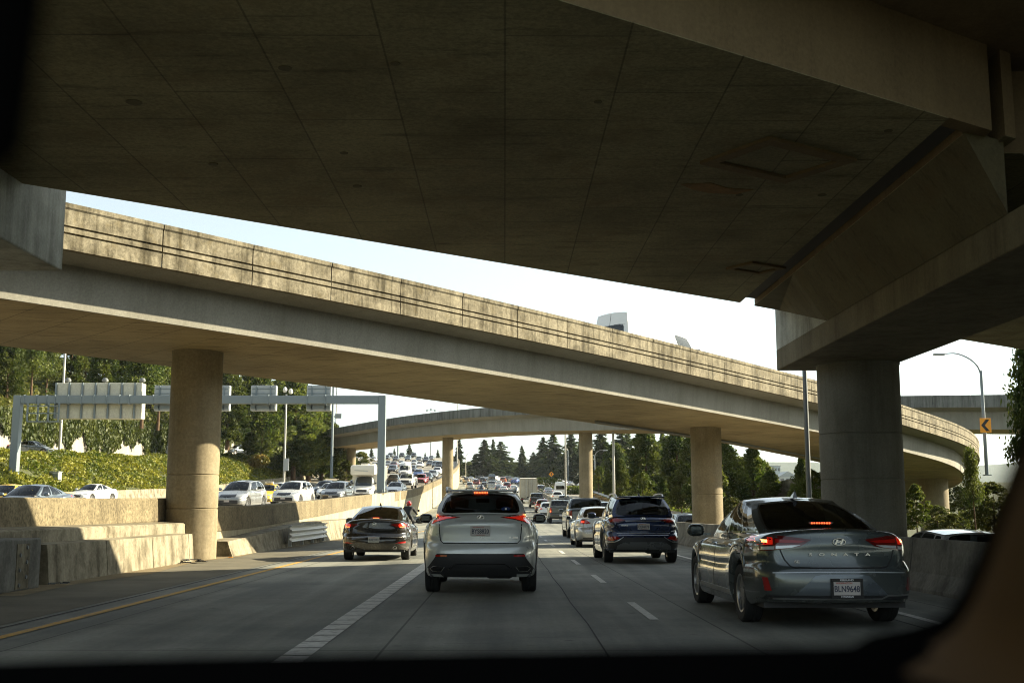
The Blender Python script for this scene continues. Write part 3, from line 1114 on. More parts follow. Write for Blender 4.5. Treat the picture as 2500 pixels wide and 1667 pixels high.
# hinge between the two spans: shallow filler, shade of a deep gap put into its colour
mb.prism([(5.55, Nn(5.6) + .31), (6.06, Nn(6) + .36), (6.06, Ff(6) - .1), (5.55, Ff(5.6) - .1)], 6.32, 7.36)
mb.build('hinge_joint', plain('gap_shade_filler', (0.10, 0.09, 0.07), .9), A)
# deck slab with overhangs
sN = Vector((.55, -.835)) * 1.5
sF = Vector((-.61, .79)) * .6
deck = [(-60, Nn(-60)), (-8, 4.9), (6.6, 14.5)]
deck = [(x + sN.x, y + sN.y) for x, y in deck] + [(8.0, 9.0), (11.2, 1.0), (18.6, -14.6), (34.6, -60), (76, -60), (75 + sF.x, Ff(75) + sF.y), (-60 + sF.x, Ff(-60) + sF.y)]
mb = MB()
mb.prism(deck, 7.38, 7.62)
mb.build('deck_slab', M['web'], A)
mb = MB()
pa = [Vector((x, y, 7.5)) for x, y in deck[:7]]
mb.sweep(pa, [(.02, -.14), (.02, .85), (-.25, .85), (-.25, -.14)])
mb.sweep([Vector((75 + sF.x, Ff(75) + sF.y, 7.5)), Vector((-60 + sF.x, Ff(-60) + sF.y, 7.5))], [(.02, -.14), (.02, .62), (-.25, .62), (-.25, -.14)])
mb.build('parapet', M['parapet'], A)
# access hatches in the soffit
ang = math.atan2(.66, 1)
for (cx, cy, s) in ((3.85, 15.6, 1.0), (5.1, 22.8, .55)):
    rot = Matrix.Rotation(ang, 3, 'Z')
    mb = MB()
    for (dx, dy, sx, sy) in ((0, .5, 1.5, .16), (0, -.5, 1.5, .16), (.67, 0, .16, .84), (-.67, 0, .16, .84)):
        mb.box(Vector((cx, cy, ZA - .035)) + rot @ Vector((dx * s * 1.15, dy * s * 1.15, 0)), (sx * s * 1.15, sy * s * 1.15, .05), rot)
    mb.build('hatch_frame', M['web'], A)
    mb = MB()
    mb.box((cx, cy, ZA - .02), (1.2 * s, .85 * s, .02), rot)
    mb.build('hatch_cover', M['soffit'], A)
# old form-tie holes and a rusty patch in the underside


def under(px, py):
    d = ray(px, py)
    return CAM + d * ((ZA - .02 - CAM.z) / d.z)


for (px, py, r_) in ((696, 168, .11), (327, 251, .14), (965, 157, .08), (872, 456, .10), (840, 375, .08), (521, 402, .10), (2169, 321, .08), (2007, 477, .10), (1805, 477, .08), (1460, 250, .07)):
    c_ = under(px, py)
    mb = MB()
    mb.lathe([(0, 0), (r_ * .7, 0), (r_ * .7, .02)], 14, Matrix.Translation(c_))
    mb.build('drain_hole', M['haunch'], g1)
c_ = under(1742, 462)
mb = MB()
mb.prism([(c_.x + x_, c_.y + y_) for x_, y_ in ((-.55, -.25), (-.1, -.32), (.2, -.05), (.62, .05), (.4, .3), (-.05, .22), (-.3, .05))], ZA - .018, ZA - .004)
mb.build('rust_patch', concrete('rust_patch', (0.26, 0.15, 0.06), (0.12, 0.085, 0.04), .8, 0, 2.5, .1, 18), g1)
# cap beams and their piers
mb = MB()
mb.rbox((7.95, 19.9, 4.96), (2.5, 16.2, .52), .03)
cb = mb.build('cap_beam', M['cap'], A)
mb = MB()
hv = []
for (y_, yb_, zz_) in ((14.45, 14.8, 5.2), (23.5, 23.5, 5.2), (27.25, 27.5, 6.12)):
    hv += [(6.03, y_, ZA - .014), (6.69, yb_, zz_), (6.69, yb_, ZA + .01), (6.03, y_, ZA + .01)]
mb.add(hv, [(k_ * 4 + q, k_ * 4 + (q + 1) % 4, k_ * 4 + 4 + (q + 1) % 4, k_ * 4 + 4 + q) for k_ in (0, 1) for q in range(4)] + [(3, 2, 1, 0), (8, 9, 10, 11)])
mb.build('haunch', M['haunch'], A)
mb = MB()
mb.rbox((7.95, 25.7, 5.74), (2.496, 4.58, 1.1), .02)
mb.build('end_block', M['cap_skylit'], A)
mb = MB()
mb.rbox((-9.3, 11.3, 5.92), (4.0, 14.6, 1.44), .03)
mb.build('cap_beam', M['cap_skylit'], A)


def pier(x, y, z0, z1, r, mat, parent, joints=(), name='pier'):
    prof = [(r, z0)]
    for j in joints:
        prof += [(r, j - .02), (r - .018, j - .012), (r - .018, j + .012), (r, j + .02)]
    prof += [(r, z1 - .05), (r + .02, z1 - .04), (r + .02, z1)]
    mb = MB()
    mb.lathe(prof, 48, Matrix.Translation((x, y, 0)))
    return mb.build(name, mat, parent, smooth=40)


pier(8.35, 26.9, -1.2, 4.72, .94, M['pier_grey'], A, (2.0, 3.05))
pier(8.1, 14.0, -1.2, 4.72, .94, M['pier_grey'], A, (3.05,))
pier(-9.6, 9.0, -.3, 5.22, .7, M['pier_grey'], A, (3.05,))
tag(A, 'dark concrete overpass overhead with panel-marked underside on a round grey pier', 'overpass')


# ================================================================== ramps
def ramp(name, pts, prof_soffit, hw, web, over, edge, top, mats, seg, label, grooves=True):
    root = empty(name, (0, 0, 0))
    path, f, tot = smooth_path(pts, 1.5)
    mb = MB()
    mb.sweep(path, [(hw, 0), (hw + .08, web), (hw + over, edge), (hw + over, edge + .12), (-hw - over, edge + .12), (-hw - over, edge), (-hw - .08, web), (-hw, 0)])
    mb.build('girder', mats[0], root, smooth=20)
    mb = MB()
    mb.sweep([p + Vector((0, 0, -.006)) for p in path], [(hw - .03, .003), (-hw + .03, .003), (-hw + .03, -.003), (hw - .03, -.003)])
    mb.build('soffit', mats[1], root)
    e = hw + over
    b0, h = edge - .02, top - edge + .02
    if grooves:
        out = [(e + .015, b0)]
        for gz in (.30, .43):
            zz = b0 + h * gz / .85 * .98
            out += [(e + .02, zz - .022), (e - .035, zz - .018), (e - .035, zz + .018), (e + .02, zz + .022)]
        out += [(e + .02, b0 + h - .14), (e + .05, b0 + h - .10), (e + .05, b0 + h)]
    else:
        out = [(e + .02, b0), (e + .02, b0 + h)]
    pr = out + [(e - .22, b0 + h), (e - .28, b0)]
    for sgn in (1, -1):
        mb = MB()
        s = 0.0
        while s < tot - .1:
            s1 = min(s + seg, tot)
            sub = [f(lerp(s, s1 - .03, q / 3)) for q in range(4)]
            # keep the tangents of the full curve
            vs, fs, k = [], [], len(pr)
            for i, p in enumerate(sub):
                t = f(min(s + 2.0 + i, tot)) - f(max(s - 2.0 + i, 0))
                t.z = 0
                t.normalize()
                nn = Vector((t.y, -t.x, 0)) * sgn
                for oo, hh in pr:
                    vs.append(p + nn * oo + Vector((0, 0, hh)))
            for i in range(3):
                for q in range(k):
                    fs.append((i * k + q, i * k + (q + 1) % k, (i + 1) * k + (q + 1) % k, (i + 1) * k + q))
            fs += [list(range(k))[::-1], [3 * k + q for q in range(k)]]
            mb.add(vs, fs)
            s = s1
        mb.build('parapet', mats[2], root)
    tag(root, label, 'overpass')
    return root, path


BP = [(-62, -30, 5.9), (-40, -5, 5.95), (-8.5, 31.4, 5.64), (9.1, 51.7, 5.0), (17.5, 61.5, 4.45), (24.3, 71, 3.85), (28.8, 82, 3.15), (30.6, 94, 2.5), (29.5, 107, 1.9), (25, 121, 1.3)]
Bo, bpath = ramp('concrete_overpass', BP, 0, 3.35, .95, 1.0, 1.08, 2.06, (M['ramp'], M['ramp_soffit'], M['parapet']), 2.5,
                 'sunlit ramp with grooved stained parapet sloping down to the right on round piers')
pier(-8.5, 31.55, -.3, 5.7, .69, M['pier'], Bo, (1.35, 2.25))
pier(9.1, 51.9, -1.5, 5.06, .69, M['pier'], Bo, (2.0,))
pier(29.0, 78, -3, 3.45, .95, M['pier'], Bo, (1.0,))
# drain pipe slung under the far side
mb = MB()
mb.tube([p + Vector((-.2, 3.4, -.16)) for p in bpath if 45 < p.y < 78], .06, 8)
mb.build('pipe', M['dark_pole'], Bo)

CP = [(110, 62, 4.4), (75, 78, 6.2), (38, 100, 8.1), (8.6, 122, 9.5), (-7.4, 150, 10.7), (-24.9, 187, 11.3), (-40, 217, 11.7), (-62, 243, 12.0)]
Co, cpath = ramp('concrete_overpass', CP, 0, 3.6, 1.45, 1.3, 1.75, 2.75, (M['ramp'], M['ramp_soffit'], M['parapet_far']), 3.0,
                 'grey curving flyover in the distance crossing above both streams of traffic', False)
pier(8.6, 122, -.5, 9.56, .72, M['pier'], Co)
pier(-7.4, 150, -.2, 10.76, .72, M['pier'], Co)
pier(-24.9, 187, 2, 11.36, .75, M['pier'], Co)
pier(52, 91, -4, 7.45, .75, M['pier'], Co)

# ================================================================== gantry and signs
G = empty('sign_gantry', (-9.3, 86, 0))
yG = 86.0
pl = at(32, 1185, yG)
prr = at(930, 1203, yG)
zt = at(930, 966, yG).z
G.location = (prr.x, yG, prr.z)
gl = G.location.copy()
hgt = zt - prr.z
lx = pl.x - prr.x
for (x, zb) in ((0, 0.0), (lx, -.6)):
    mb = MB()
    mb.rbox((x, 0, (hgt + zb) / 2), (.56, .62, hgt - zb), .04)
    p_ = mb.build('post', M['gantry'], G)
    b = MB()
    b.box((x, 0, zb + .03), (.95, .95, .07))
    for i in range(4):
        for s in (-1, 1):
            b.lathe([(.0, .2), (.03, .2), (.03, 0)], 6, Matrix.Translation((x - .38 + i * .25, s * .4, zb + .04)))
    b.build('base_plate', M['dark_pole'], p_)
mb = MB()
mb.rbox((lx / 2, 0, hgt - .31), (-lx - .56, .56, .60), .03)
mb.build('beam', M['gantry'], G)
mb = MB()
for px in (62, 92, 117, 138, 169, 201, 232, 263, 294, 318, 376, 417, 615, 656, 751, 795):
    x = at(px, 970, yG).x - gl.x
    mb = MB()
    mb.box((x, 0, hgt - .31), (.07, .66, .70))
    mb.build('beam_clamp', M['gantry'], G)
# inspection walkway bracket
mb = MB()
xa, xb_ = at(74, 1000, yG).x - gl.x, at(150, 1000, yG).x - gl.x
zz = [at(70, p, yG).z - gl.z for p in (1030, 1010, 992)]
for z in zz:
    mb.box(((xa + xb_) / 2, -.5, z), (xb_ - xa, .08, .08))
for k in range(4):
    mb.box((lerp(xa, xb_, k / 3), -.5, lerp(zz[0], hgt - .6, .5)), (.12, .08, hgt - .6 - zz[0]))
mb.box(((xa + xb_) / 2, -.1, zz[0]), (xb_ - xa, .8, .05))
mb.build('walkway', M['gantry'], G)
tag(G, 'blue-grey steel gantry spanning the oncoming lanes', 'gantry')


def signbox(x0, x1, y0, y1, name, ribs, mat, label, group=None, dep=1.0):
    a, b = at(x0, y1, yG + .9), at(x1, y0, yG + .9)
    c = (a + b) / 2
    e = empty(name, (c.x, yG + .45 + dep / 2, a.z))
    W_, H_ = b.x - a.x, b.z - a.z
    mb = MB()
    mb.rbox((0, 0, H_ / 2), (W_, dep, H_), .05)
    mb.build('housing', mat, e)
    if ribs > 2:
        for k in range(ribs):
            mb = MB()
            mb.box((lerp(-W_ / 2 + .1, W_ / 2 - .5, k / (ribs - 1)), -dep / 2 - .06, H_ / 2), (.12, .12, H_ - .02))
            mb.build('rib', M['gantry'], e)
        mb = MB()
        for k in range(ribs - 1):
            for (zf_, hf) in ((.80, .30), (.16, .24)):
                xm = lerp(-W_ / 2 + .1, W_ / 2 - .5, (k + .5) / (ribs - 1))
                mb = MB()
                mb.box((xm, -dep / 2 - .02, H_ * zf_), ((W_ - .6) / (ribs - 1) * .72, .03, H_ * hf))
                mb.build('access_panel', M['sign_box'], e)
        for k in range(3):
            mb = MB()
            mb.lathe([(0, .0), (.05, .0), (.05, .12), (.22, .14), (.24, .26), (.15, .40), (0, .44)], 14, Matrix.Translation((lerp(-W_ / 2 + .75, W_ / 2 - .15, k / 2), 0, H_)))
            mb.build('vent', M['dark_pole'], e, smooth=40)
    else:
        mb = MB()
        for k in (-.28, .28):
            mb.box((W_ * k, -dep / 2 - .05, H_ / 2), (.10, .1, H_ * .96))
        for zf_ in (.68, .86):
            mb.box((0, -dep / 2 - .02, H_ * zf_), (W_ * .9, .05, .05))
        mb.box((0, -dep / 2 - .05, H_ * .14), (W_ * .94, .10, H_ * .12))
        mb.build('bracket', M['gantry'], e)
    tag(e, label, 'road sign', group)


signbox(136, 352, 936, 1023, 'message_sign', 7, M['sign_box'], 'big cream message sign seen from behind at the left end of the gantry')
for (x0, x1, lb) in ((379, 442, 'grey lane sign seen from behind just left of the round pillar'), (501, 565, 'grey lane sign seen from behind just right of the round pillar'),
                     (614, 678, 'grey lane sign seen from behind left of the white camera domes'), (750, 811, 'grey lane sign seen from behind, nearest the right end of the gantry')):
    signbox(x0, x1, 942, 1004, 'lane_sign', 2, M['sign_grey'], lb, 'lane control signs on the gantry', .5)


def mast(px, py0, py1, Y, r0, r1, name, label, cat, mat='pole', group=None):
    a, b = at(px, py0, Y), at(px, py1, Y)
    e = empty(name, (a.x, Y, a.z))
    h = b.z - a.z
    mb = MB()
    mb.tube([(0, 0, 0), (0, 0, h)], r0, 12, r1=r1)
    mb.box((0, 0, .02), (r0 * 3.4, r0 * 3.4, .05))
    mb.build('shaft', M[mat], e, smooth=50)
    tag(e, label, cat, group)
    return e, h


def arm_lamp(e, h, L, rise, r, side=1, mat='pole'):
    mb = MB()
    pts = [(0, 0, h - .3), (side * L * .08, 0, h + rise * .25), (side * L * .3, 0, h + rise * .7), (side * L * .65, 0, h + rise), (side * L, 0, h + rise * .98)]
    pp, _, _ = smooth_path(pts, .3)
    mb.tube(pp, r, 8, r1=r * .6)
    mb.build('arm', M[mat], e, smooth=50)
    mb = MB()
    mb.rbox((side * (L + .3), 0, h + rise * .95), (.75, .30, .14), .06)
    mb.build('lamp_head', M['sign_grey'], e)


e, h = mast(144, 1124, 800, 118, .17, .10, 'lamp_post', 'tall thin steel pole rising behind the cream message sign', 'lamp post')
mb = MB()
mb.box((.3, 0, h * .52), (.9, .5, .3))
mb.build('equipment_box', M['sign_box'], e)
e, h = mast(692, 1215, 962, 112, .12, .09, 'camera_mast', 'slim grey mast carrying two white camera domes above the gantry', 'camera mast')
for dx in (-.15, .42):
    mb = MB()
    mb.lathe([(0, 0), (.16, .05), (.22, .2), (.2, .35), (.12, .5), (.05, .55), (0, .56)], 14, Matrix.Translation((dx, 0, h + (.15 if dx < 0 else 0))))
    mb.build('camera_dome', M['white_metal'], e, smooth=40)
mb = MB()
mb.box((.18, -.05, 3.2), (.5, .12, 1.2))
mb.build('box', M['sign_grey'], e)
e, h = mast(809, 1166, 900, 140, .17, .12, 'lamp_post', 'grey pole just left of the curving flyover, passing behind the last lane sign', 'lamp post', 'gantry')
e, h = mast(819, 1100, 900, 190, .11, .08, 'sign_post', 'thin distant pole with a small square plate left of the flyover', 'sign post')
mb = MB()
mb.box((.35, -.1, h * .42), (1.05, .06, .78))
mb.build('sign_plate', M['sign_grey'], e)
e, h = mast(1051, 1118, 1000, 400, .16, .10, 'lamp_post', 'high thin mast with three small lamp heads above the flyover', 'lamp post', 'dark_pole')
for dx in (-1.4, 0, 1.4):
    mb = MB()
    mb.tube([(0, 0, h - .1), (dx, 0, h + .15 * (dx == 0))], .05, 6)
    mb.rbox((dx, 0, h - .35 + .5 * (dx == 0)), (.45, .4, .7), .1)
    mb.build('lamp_head', M['dark_pole'], e)
e, h = mast(1116, 1142, 985, 290, .14, .09, 'lamp_post', 'thin pole beside the pier at the end of the retaining wall', 'lamp post')
e, h = mast(1137, 1165, 1113, 310, .10, .08, 'lamp_post', 'lamp post with slanting arm left of the pointed conifers', 'lamp post')
arm_lamp(e, h, 2.4, 1.0, .06)
e, h = mast(971, 1128, 1080, 380, .30, .26, 'lamp_post', 'stout dark post standing on the crest among the oncoming cars', 'lamp post', 'gantry')
e, h = mast(1381, 1213, 1060, 150, .12, .10, 'lamp_post', 'slim pale pole left of the flyover pier by the median', 'lamp post')
e, h = mast(1387, 1170, 1098, 240, .12, .09, 'lamp_post', 'thin distant lamp post with its arm to the left, behind the slim pale pole', 'lamp post', 'gantry')
arm_lamp(e, h, 1.6, .5, .06, -1)
e, h = mast(1452, 1166, 1112, 190, .12, .09, 'lamp_post', 'lamp post with curved arm just right of the flyover pier', 'lamp post', 'gantry')
arm_lamp(e, h, 1.5, .9, .06)
e, h = mast(1499, 1216, 1040, 118, .15, .12, 'lamp_post', 'tall pale pole rising past the ramp edge above the blue car', 'lamp post')
e, h = mast(1980, 1330, 890, 36, .085, .07, 'lamp_post', 'dark steel pole close beside the big grey pier', 'lamp post', 'dark_pole')
e, h = mast(2410, 1160, 905, 72, .12, .09, 'lamp_post', 'lamp post with long curved arm at far right carrying the chevron sign', 'lamp post', 'gantry')
arm_lamp(e, h, 2.3, 1.1, .06, -1, 'gantry')
c = at(2406, 1038, 71.4)
s_ = empty('chevron_sign', (c.x, 71.4, c.z))
mb = MB()
mb.rbox((0, 0, 0), (.70, .03, .90), .012)
mb.build('panel', M['sign_orange'], s_)
mb = MB()
mb.add([(.25, -.02, .36), (.02, -.02, .36), (-.28, -.02, 0), (.02, -.02, -.36), (.25, -.02, -.36), (-.05, -.02, 0)], [(0, 1, 2, 5), (5, 2, 3, 4)])
mb.build('chevron', M['sign_black'], s_, fix=False)
tag(s_, 'orange chevron sign with a black arrow pointing left on the far right lamp post', 'road sign')
c = at(1346, 1157, 238)
s_ = empty('warning_sign', (c.x, 238, c.z))
mb = MB()
mb.rbox((0, 0, 0), (.78, .03, .78), .04, Matrix.Rotation(R_(45), 3, 'Y'))
mb.build('panel', M['sign_orange'], s_)
mb = MB()
mb.add([(-.07, -.02, -.3), (.07, -.02, -.3), (.07, -.02, .05), (.2, -.02, .05), (0, -.02, .32), (-.2, -.02, .05), (-.07, -.02, .05)], [(0, 1, 2, 3, 4, 5, 6)])
mb.build('arrow', M['sign_black'], s_, fix=False)
mb = MB()
mb.box((0, .05, -1.5), (.08, .06, 2.2))
mb.build('post', M['pole'], s_)
tag(s_, 'orange diamond warning sign with a black arrow above the median hedge', 'road sign')
# roadside cabinets
for (px, Y, sx, h, cm, lb) in ((96, 92, 1.4, 1.1, 'sign_box', 'cream roadside cabinet at the foot of the left gantry post'), (130, 93, 1.0, 1.5, 'sign_grey', 'taller grey cabinet beside the cream one below the ivy bank')):
    c = at(px, 1190, Y)
    mb = MB()
    mb.rbox((0, 0, h / 2), (sx, .7, h), .03)
    mb.box((0, 0, h + .03), (sx + .08, .8, .05))
    o = mb.build('utility_cabinet', M[cm])
    o.location = (c.x, Y, at(px, 1198, Y).z)
    b = MB()
    b.box((0, -.36, h * .5), (sx * .8, .02, h * .8))
    b.build('door', M['sign_grey'] if cm != 'sign_grey' else P('slate'), o)
    tag(o, lb, 'cabinet')
# ================================================================== vehicles
class Geo:
    "surface of one car: lower shell as a rounded, deformed box and a greenhouse of curved patches with real window openings"

    def __init__(s, S, lod=1):
        s.S = S
        s.L, s.W, s.H = S['L'], S['W'], S['H']
        s.hw, s.hl = s.W / 2, s.L / 2
        s.R = S['R']
        s.yr = -s.hl + S['ro']
        s.yf = s.yr + S['wb']
        s.zt = curve(S['ztop'])
        s.zb = curve(S.get('zbot') or [(-s.hl, S.get('zrear', .30)), (-s.hl + .55, .24 + S.get('lift', 0)), (0, .19 + S.get('lift', 0)), (s.hl - .5, .20 + S.get('lift', 0)), (s.hl, .26 + S.get('lift', 0))])
        s.rp = curve(S['rear'])
        s.fp = curve(S['front'])
        s.sp = curve(S.get('side', [(0, .95), (.1, .98), (.4, 1.0), (.68, .99), (.86, .965), (1, .93)]))
        pw = S.get('plan', (.90, .86))
        s.pw = curve([(-1, pw[0]), (-.8, lerp(pw[0], 1, .72)), (-.5, 1), (.45, 1), (.8, lerp(pw[1], 1, .7)), (1, pw[1])])
        s.crown = S.get('crown', .06)
        s.lod = lod
        s.body, s.seal, s.seals, s.glass = MB(), MB(), [], []
        s.lower()
        if 'gh' in S:
            s.greenhouse()
        allv, allf = list(s.body.v), list(s.body.f)
        for _, g in s.glass:
            o = len(allv)
            allv += g.v
            allf += [[i + o for i in f] for f in g.f]
        s.bvh = BVHTree.FromPolygons([Vector(p) for p in allv], allf)

    def deck(s, x, y):
        return s.zt(y) - s.crown * (x / s.hw) ** 2

    def low(s, x, y, t):
        rx, ry, rz = .20, s.S.get('ry', .22), .13
        ix, iy, iz = s.hw - rx, s.hl - ry, 1 - rz
        dx, dy, dz = max(abs(x) - ix, 0) / rx, max(abs(y) - iy, 0) / ry, max(t - iz, 0) / rz
        n = math.sqrt(dx * dx + dy * dy + dz * dz)
        if n > 1.0:
            k = 1 / n
            if abs(x) > ix:
                x = math.copysign(ix + dx * k * rx, x)
            if abs(y) > iy:
                y = math.copysign(iy + dy * k * ry, y)
            if t > iz:
                t = iz + dz * k * rz
        zl = s.zb(clamp(y, -s.hl, s.hl))
        for yw in (s.yr, s.yf):
            a = s.R + s.S.get('gap', .055)
            d = abs(y - yw)
            if d < a:
                zl = max(zl, s.R + math.sqrt(max(a * a - d * d, 0)) * .98)
        z1 = s.deck(x, y)
        z = lerp(zl, z1, t)
        wx = s.sp(t) * s.pw(y / s.hl)
        # flared shoulders over the wheels
        fl = 0
        for yw in (s.yr, s.yf):
            fl = max(fl, s.S.get('flare', .014) * (1 - sstep(.3, .62, abs(y - yw))) * sstep(.0, .3, t) * (1 - sstep(.55, .95, t)))
        X = x * wx + math.copysign(fl, x) * min(1, abs(x) / s.hw * 1.2 if abs(x) > .6 * s.hw else 0)
        Y = y
        bow = s.S.get('bow', (.09, .16))
        if y < 0:
            Y += (s.rp(z) + bow[0] * (x / s.hw) ** 2) * sstep(-s.hl + 1.0, -s.hl + .15, y)
        else:
            Y -= (s.fp(z) + bow[1] * (x / s.hw) ** 2) * sstep(s.hl - 1.1, s.hl - .15, y)
        # crease along the flank
        X -= math.copysign(.016 * math.exp(-((t - .60) / .06) ** 2) * (1 if abs(x) > .8 * s.hw else 0), x)
        return (X, Y, z)

    def lower(s):
        S = s.S
        nb = 30 if s.lod else 14
        ys = [-s.hl + s.L * i / nb for i in range(nb + 1)]
        ys += [sg * (s.hl - d) for sg in (-1, 1) for d in ((.03, .07, .12, .17, .22) if s.lod else (.06, .15))]
        a = s.R + S.get('gap', .055)
        na = 10 if s.lod else 5
        for yw in (s.yr, s.yf):
            for i in range(na + 1):
                ys.append(yw + a * math.cos(math.pi * i / na))
            ys += [yw - a - .004, yw + a + .004]
        ys = sorted(ys)
        out = [ys[0]]
        for y in ys[1:]:
            if y - out[-1] > .0035:
                out.append(y)
        ys = out
        xs = [-1, -.965, -.93, -.89, -.85, -.79, -.72, -.55, -.3, 0] if s.lod else [-1, -.94, -.87, -.78, -.45, 0]
        xs = [x * s.hw for x in xs] + [-x * s.hw for x in xs[-2::-1]]
        ts = [0, .06, .15, .25, .35, .44, .50, .54, .57, .60, .63, .66, .70, .76, .82, .87, .90, .93, .96, .985, 1] if s.lod else [0, .12, .35, .58, .64, .78, .87, .93, .97, 1]
        B = s.body
        start = len(B.v)
        skip = None
        if 'gh' in S:
            g = S['gh']
            skip = (g['C0'] + .18, g['A0'] - .2, g['wB'][0] - .1)

        def grid(us, vs, fn, flip, cull=None):
            n = len(vs)
            v = [fn(u, w) for u in us for w in vs]
            f = []
            for i in range(len(us) - 1):
                for j in range(n - 1):
                    if cull and cull((us[i] + us[i + 1]) / 2, (vs[j] + vs[j + 1]) / 2):
                        continue
                    q = (i * n + j, (i + 1) * n + j, (i + 1) * n + j + 1, i * n + j + 1)
                    f.append(q[::-1] if flip else q)
            B.add(v, f, 0)
        for sg in (-1, 1):
            grid(ys, ts, lambda y, t: s.low(sg * s.hw, y, t), sg < 0)
            grid(xs, ts, lambda x, t: s.low(x, sg * s.hl, t), sg > 0)
        grid(xs, ys, lambda x, y: s.low(x, y, 1), False, (lambda x, y: skip[0] < y < skip[1] and abs(x) < skip[2]) if skip else None)
        grid(xs, ys, lambda x, y: s.low(x, y, 0), True)
        for k in range(len(B.f)):
            pass

    def greenhouse(s):
        S = s.S
        g = S['gh']
        C0, C1, A1, A0 = g['C0'], g['C1'], g['A1'], g['A0']
        wB, wR = g['wB'], g['wR']
        br, tr, bf, tf = g.get('bows', (.16, .10, .22, .14))
        roof = curve([(0, g['zC1'] - .035), (.5 if 'peak' not in g else g['peak'], s.H - .045), (1, g['zA1'] - .035)])
        bul = g.get('bulge', .045)

        def bot(u):
            y = lerp(C0 + br, A0 - bf, u)
            x = lerp(wB[0], wB[1], u) + g.get('pb', .05) * math.sin(math.pi * u)
            return Vector((x, y, s.deck(x, y) - .02))

        def top(u):
            y = lerp(C1 + tr, A1 - tf, u)
            x = lerp(wR[0], wR[1], u) + .035 * math.sin(math.pi * u)
            return Vector((x, y, roof(u)))

        def side(sg):
            def fn(u, v):
                p = bot(u).lerp(top(u), v)
                x = p.x + bul * math.sin(math.pi * v) * (1 - .3 * v)
                # soften the last bit into the roof
                return (sg * x, p.y, p.z + .012 * math.sin(math.pi * v))
            return fn
        sd = side(1)

        def end(rear):
            def fn(u, v):
                q = 2 * u - 1
                e0 = sd(0 if rear else 1, v)
                y0, b = (lerp(C0, C1, v), lerp(br, tr, v)) if rear else (lerp(A0, A1, v), -lerp(bf, tf, v))
                y = y0 + b * q * q
                x = q * e0[0]
                zb = s.deck(q * (wB[0] if rear else wB[1]), C0 if rear else A0) - .02
                zt = roof(0 if rear else 1) + .045 * (1 - q * q)
                z = lerp(zb, zt, v) + .012 * math.sin(math.pi * v)
                k = g.get('gc', .05) * math.sin(math.pi * v) * (1 - q ** 4)
                return (x, y - k if rear else y + k, z)
            return fn

        def roofp(u, v):
            q = 2 * u - 1
            e = top(v)
            y = lerp(C1 + tr * q * q, A1 - tf * q * q, v)
            return (q * e.x, y, roof(v) + .045 * (1 - q * q))

        nb = 7 if s.lod else 3

        def window(fn, u0, u1, mg, rad, flip, name, extra=None):
            "a patch u0..u1 x 0..1 with a rounded opening; mg = margins left, right, bottom, top (fractions)"
            def pt(a, b):
                return fn(lerp(u0, u1, a), b)
            ring = []
            for k in range(nb):
                ring.append((k / nb, 0))
            for k in range(nb):
                ring.append((1, k / nb))
            for k in range(nb):
                ring.append((1 - k / nb, 1))
            for k in range(nb):
                ring.append((0, 1 - k / nb))
            n = len(ring)
            if mg is None:
                m = nb
                v = [pt(i / m, j / m) for i in range(m + 1) for j in range(m + 1)]
                f = []
                for i in range(m):
                    for j in range(m):
                        q = (i * (m + 1) + j, (i + 1) * (m + 1) + j, (i + 1) * (m + 1) + j + 1, i * (m + 1) + j + 1)
                        f.append(q[::-1] if flip else q)
                s.body.add(v, f, 0)
                return

            def inner(a, b, sh):
                l, r, bo, to = mg
                w, h = (1 - l - r), (1 - bo - to)
                x, y = 2 * a - 1, 2 * b - 1
                i = 1 - rad
                ddx, ddy = max(abs(x) - i, 0), max(abs(y) - i, 0)
                d = math.hypot(ddx, ddy)
                if d > rad:
                    x = math.copysign(i + ddx / d * rad, x) if ddx else x
                    y = math.copysign(i + ddy / d * rad, y) if ddy else y
                x, y = x * sh, y * sh
                return (l + w * (x + 1) / 2, bo + h * (y + 1) / 2)
            sealw = g.get('seal', .955)
            loops = [ring, [inner(a, b, 1.0) for a, b in ring]]
            mats = [0]
            v = [pt(*p) for lp in loops for p in lp]
            f = []
            for k in range(n):
                q = (k, (k + 1) % n, n + (k + 1) % n, n + k)
                f.append(q[::-1] if flip else q)
            s.body.add(v, f, 0)
            l2 = [[inner(a, b, 1.0) for a, b in ring], [inner(a, b, sealw) for a, b in ring]]
            v = [pt(*p) for lp in l2 for p in lp]
            f = []
            for k in range(n):
                q = (k, (k + 1) % n, n + (k + 1) % n, n + k)
                f.append(q[::-1] if flip else q)
            s.seal.add(v, f, 0)
            sl_ = MB()
            sl_.add(v, f, 0)
            s.seals.append(sl_)
            G_ = MB()
            shs = (sealw, .62, .3) if s.lod else (sealw, .4)
            v = [pt(*inner(a, b, sh)) for sh in shs for a, b in ring]
            f = []
            for i in range(len(shs) - 1):
                for k in range(n):
                    q = (i * n + k, i * n + (k + 1) % n, (i + 1) * n + (k + 1) % n, (i + 1) * n + k)
                    f.append(q[::-1] if flip else q)
            lst = [(len(shs) - 1) * n + k for k in range(n)]
            f.append(lst[::-1] if flip else lst)
            G_.add(v, f, 0)
            s.glass.append((name, G_))

        rw = g.get('rear', ((.07, .07, .07, .07), .3))
        window(end(True), 0, 1, rw[0] if rw else None, rw[1] if rw else 0, False, 'rear_window')
        fw = g.get('wind', ((.05, .05, .05, .04), .12))
        window(end(False), 0, 1, fw[0], fw[1], True, 'windscreen')
        for (u0, u1, mg, rad) in g['sides']:
            window(side(1), u0, u1, mg, rad, False, 'side_window')
            window(side(-1), u0, u1, mg, rad, True, 'side_window')
        m = 10 if s.lod else 5
        v = [roofp(i / m, j / m) for i in range(m + 1) for j in range(m + 1)]
        f = []
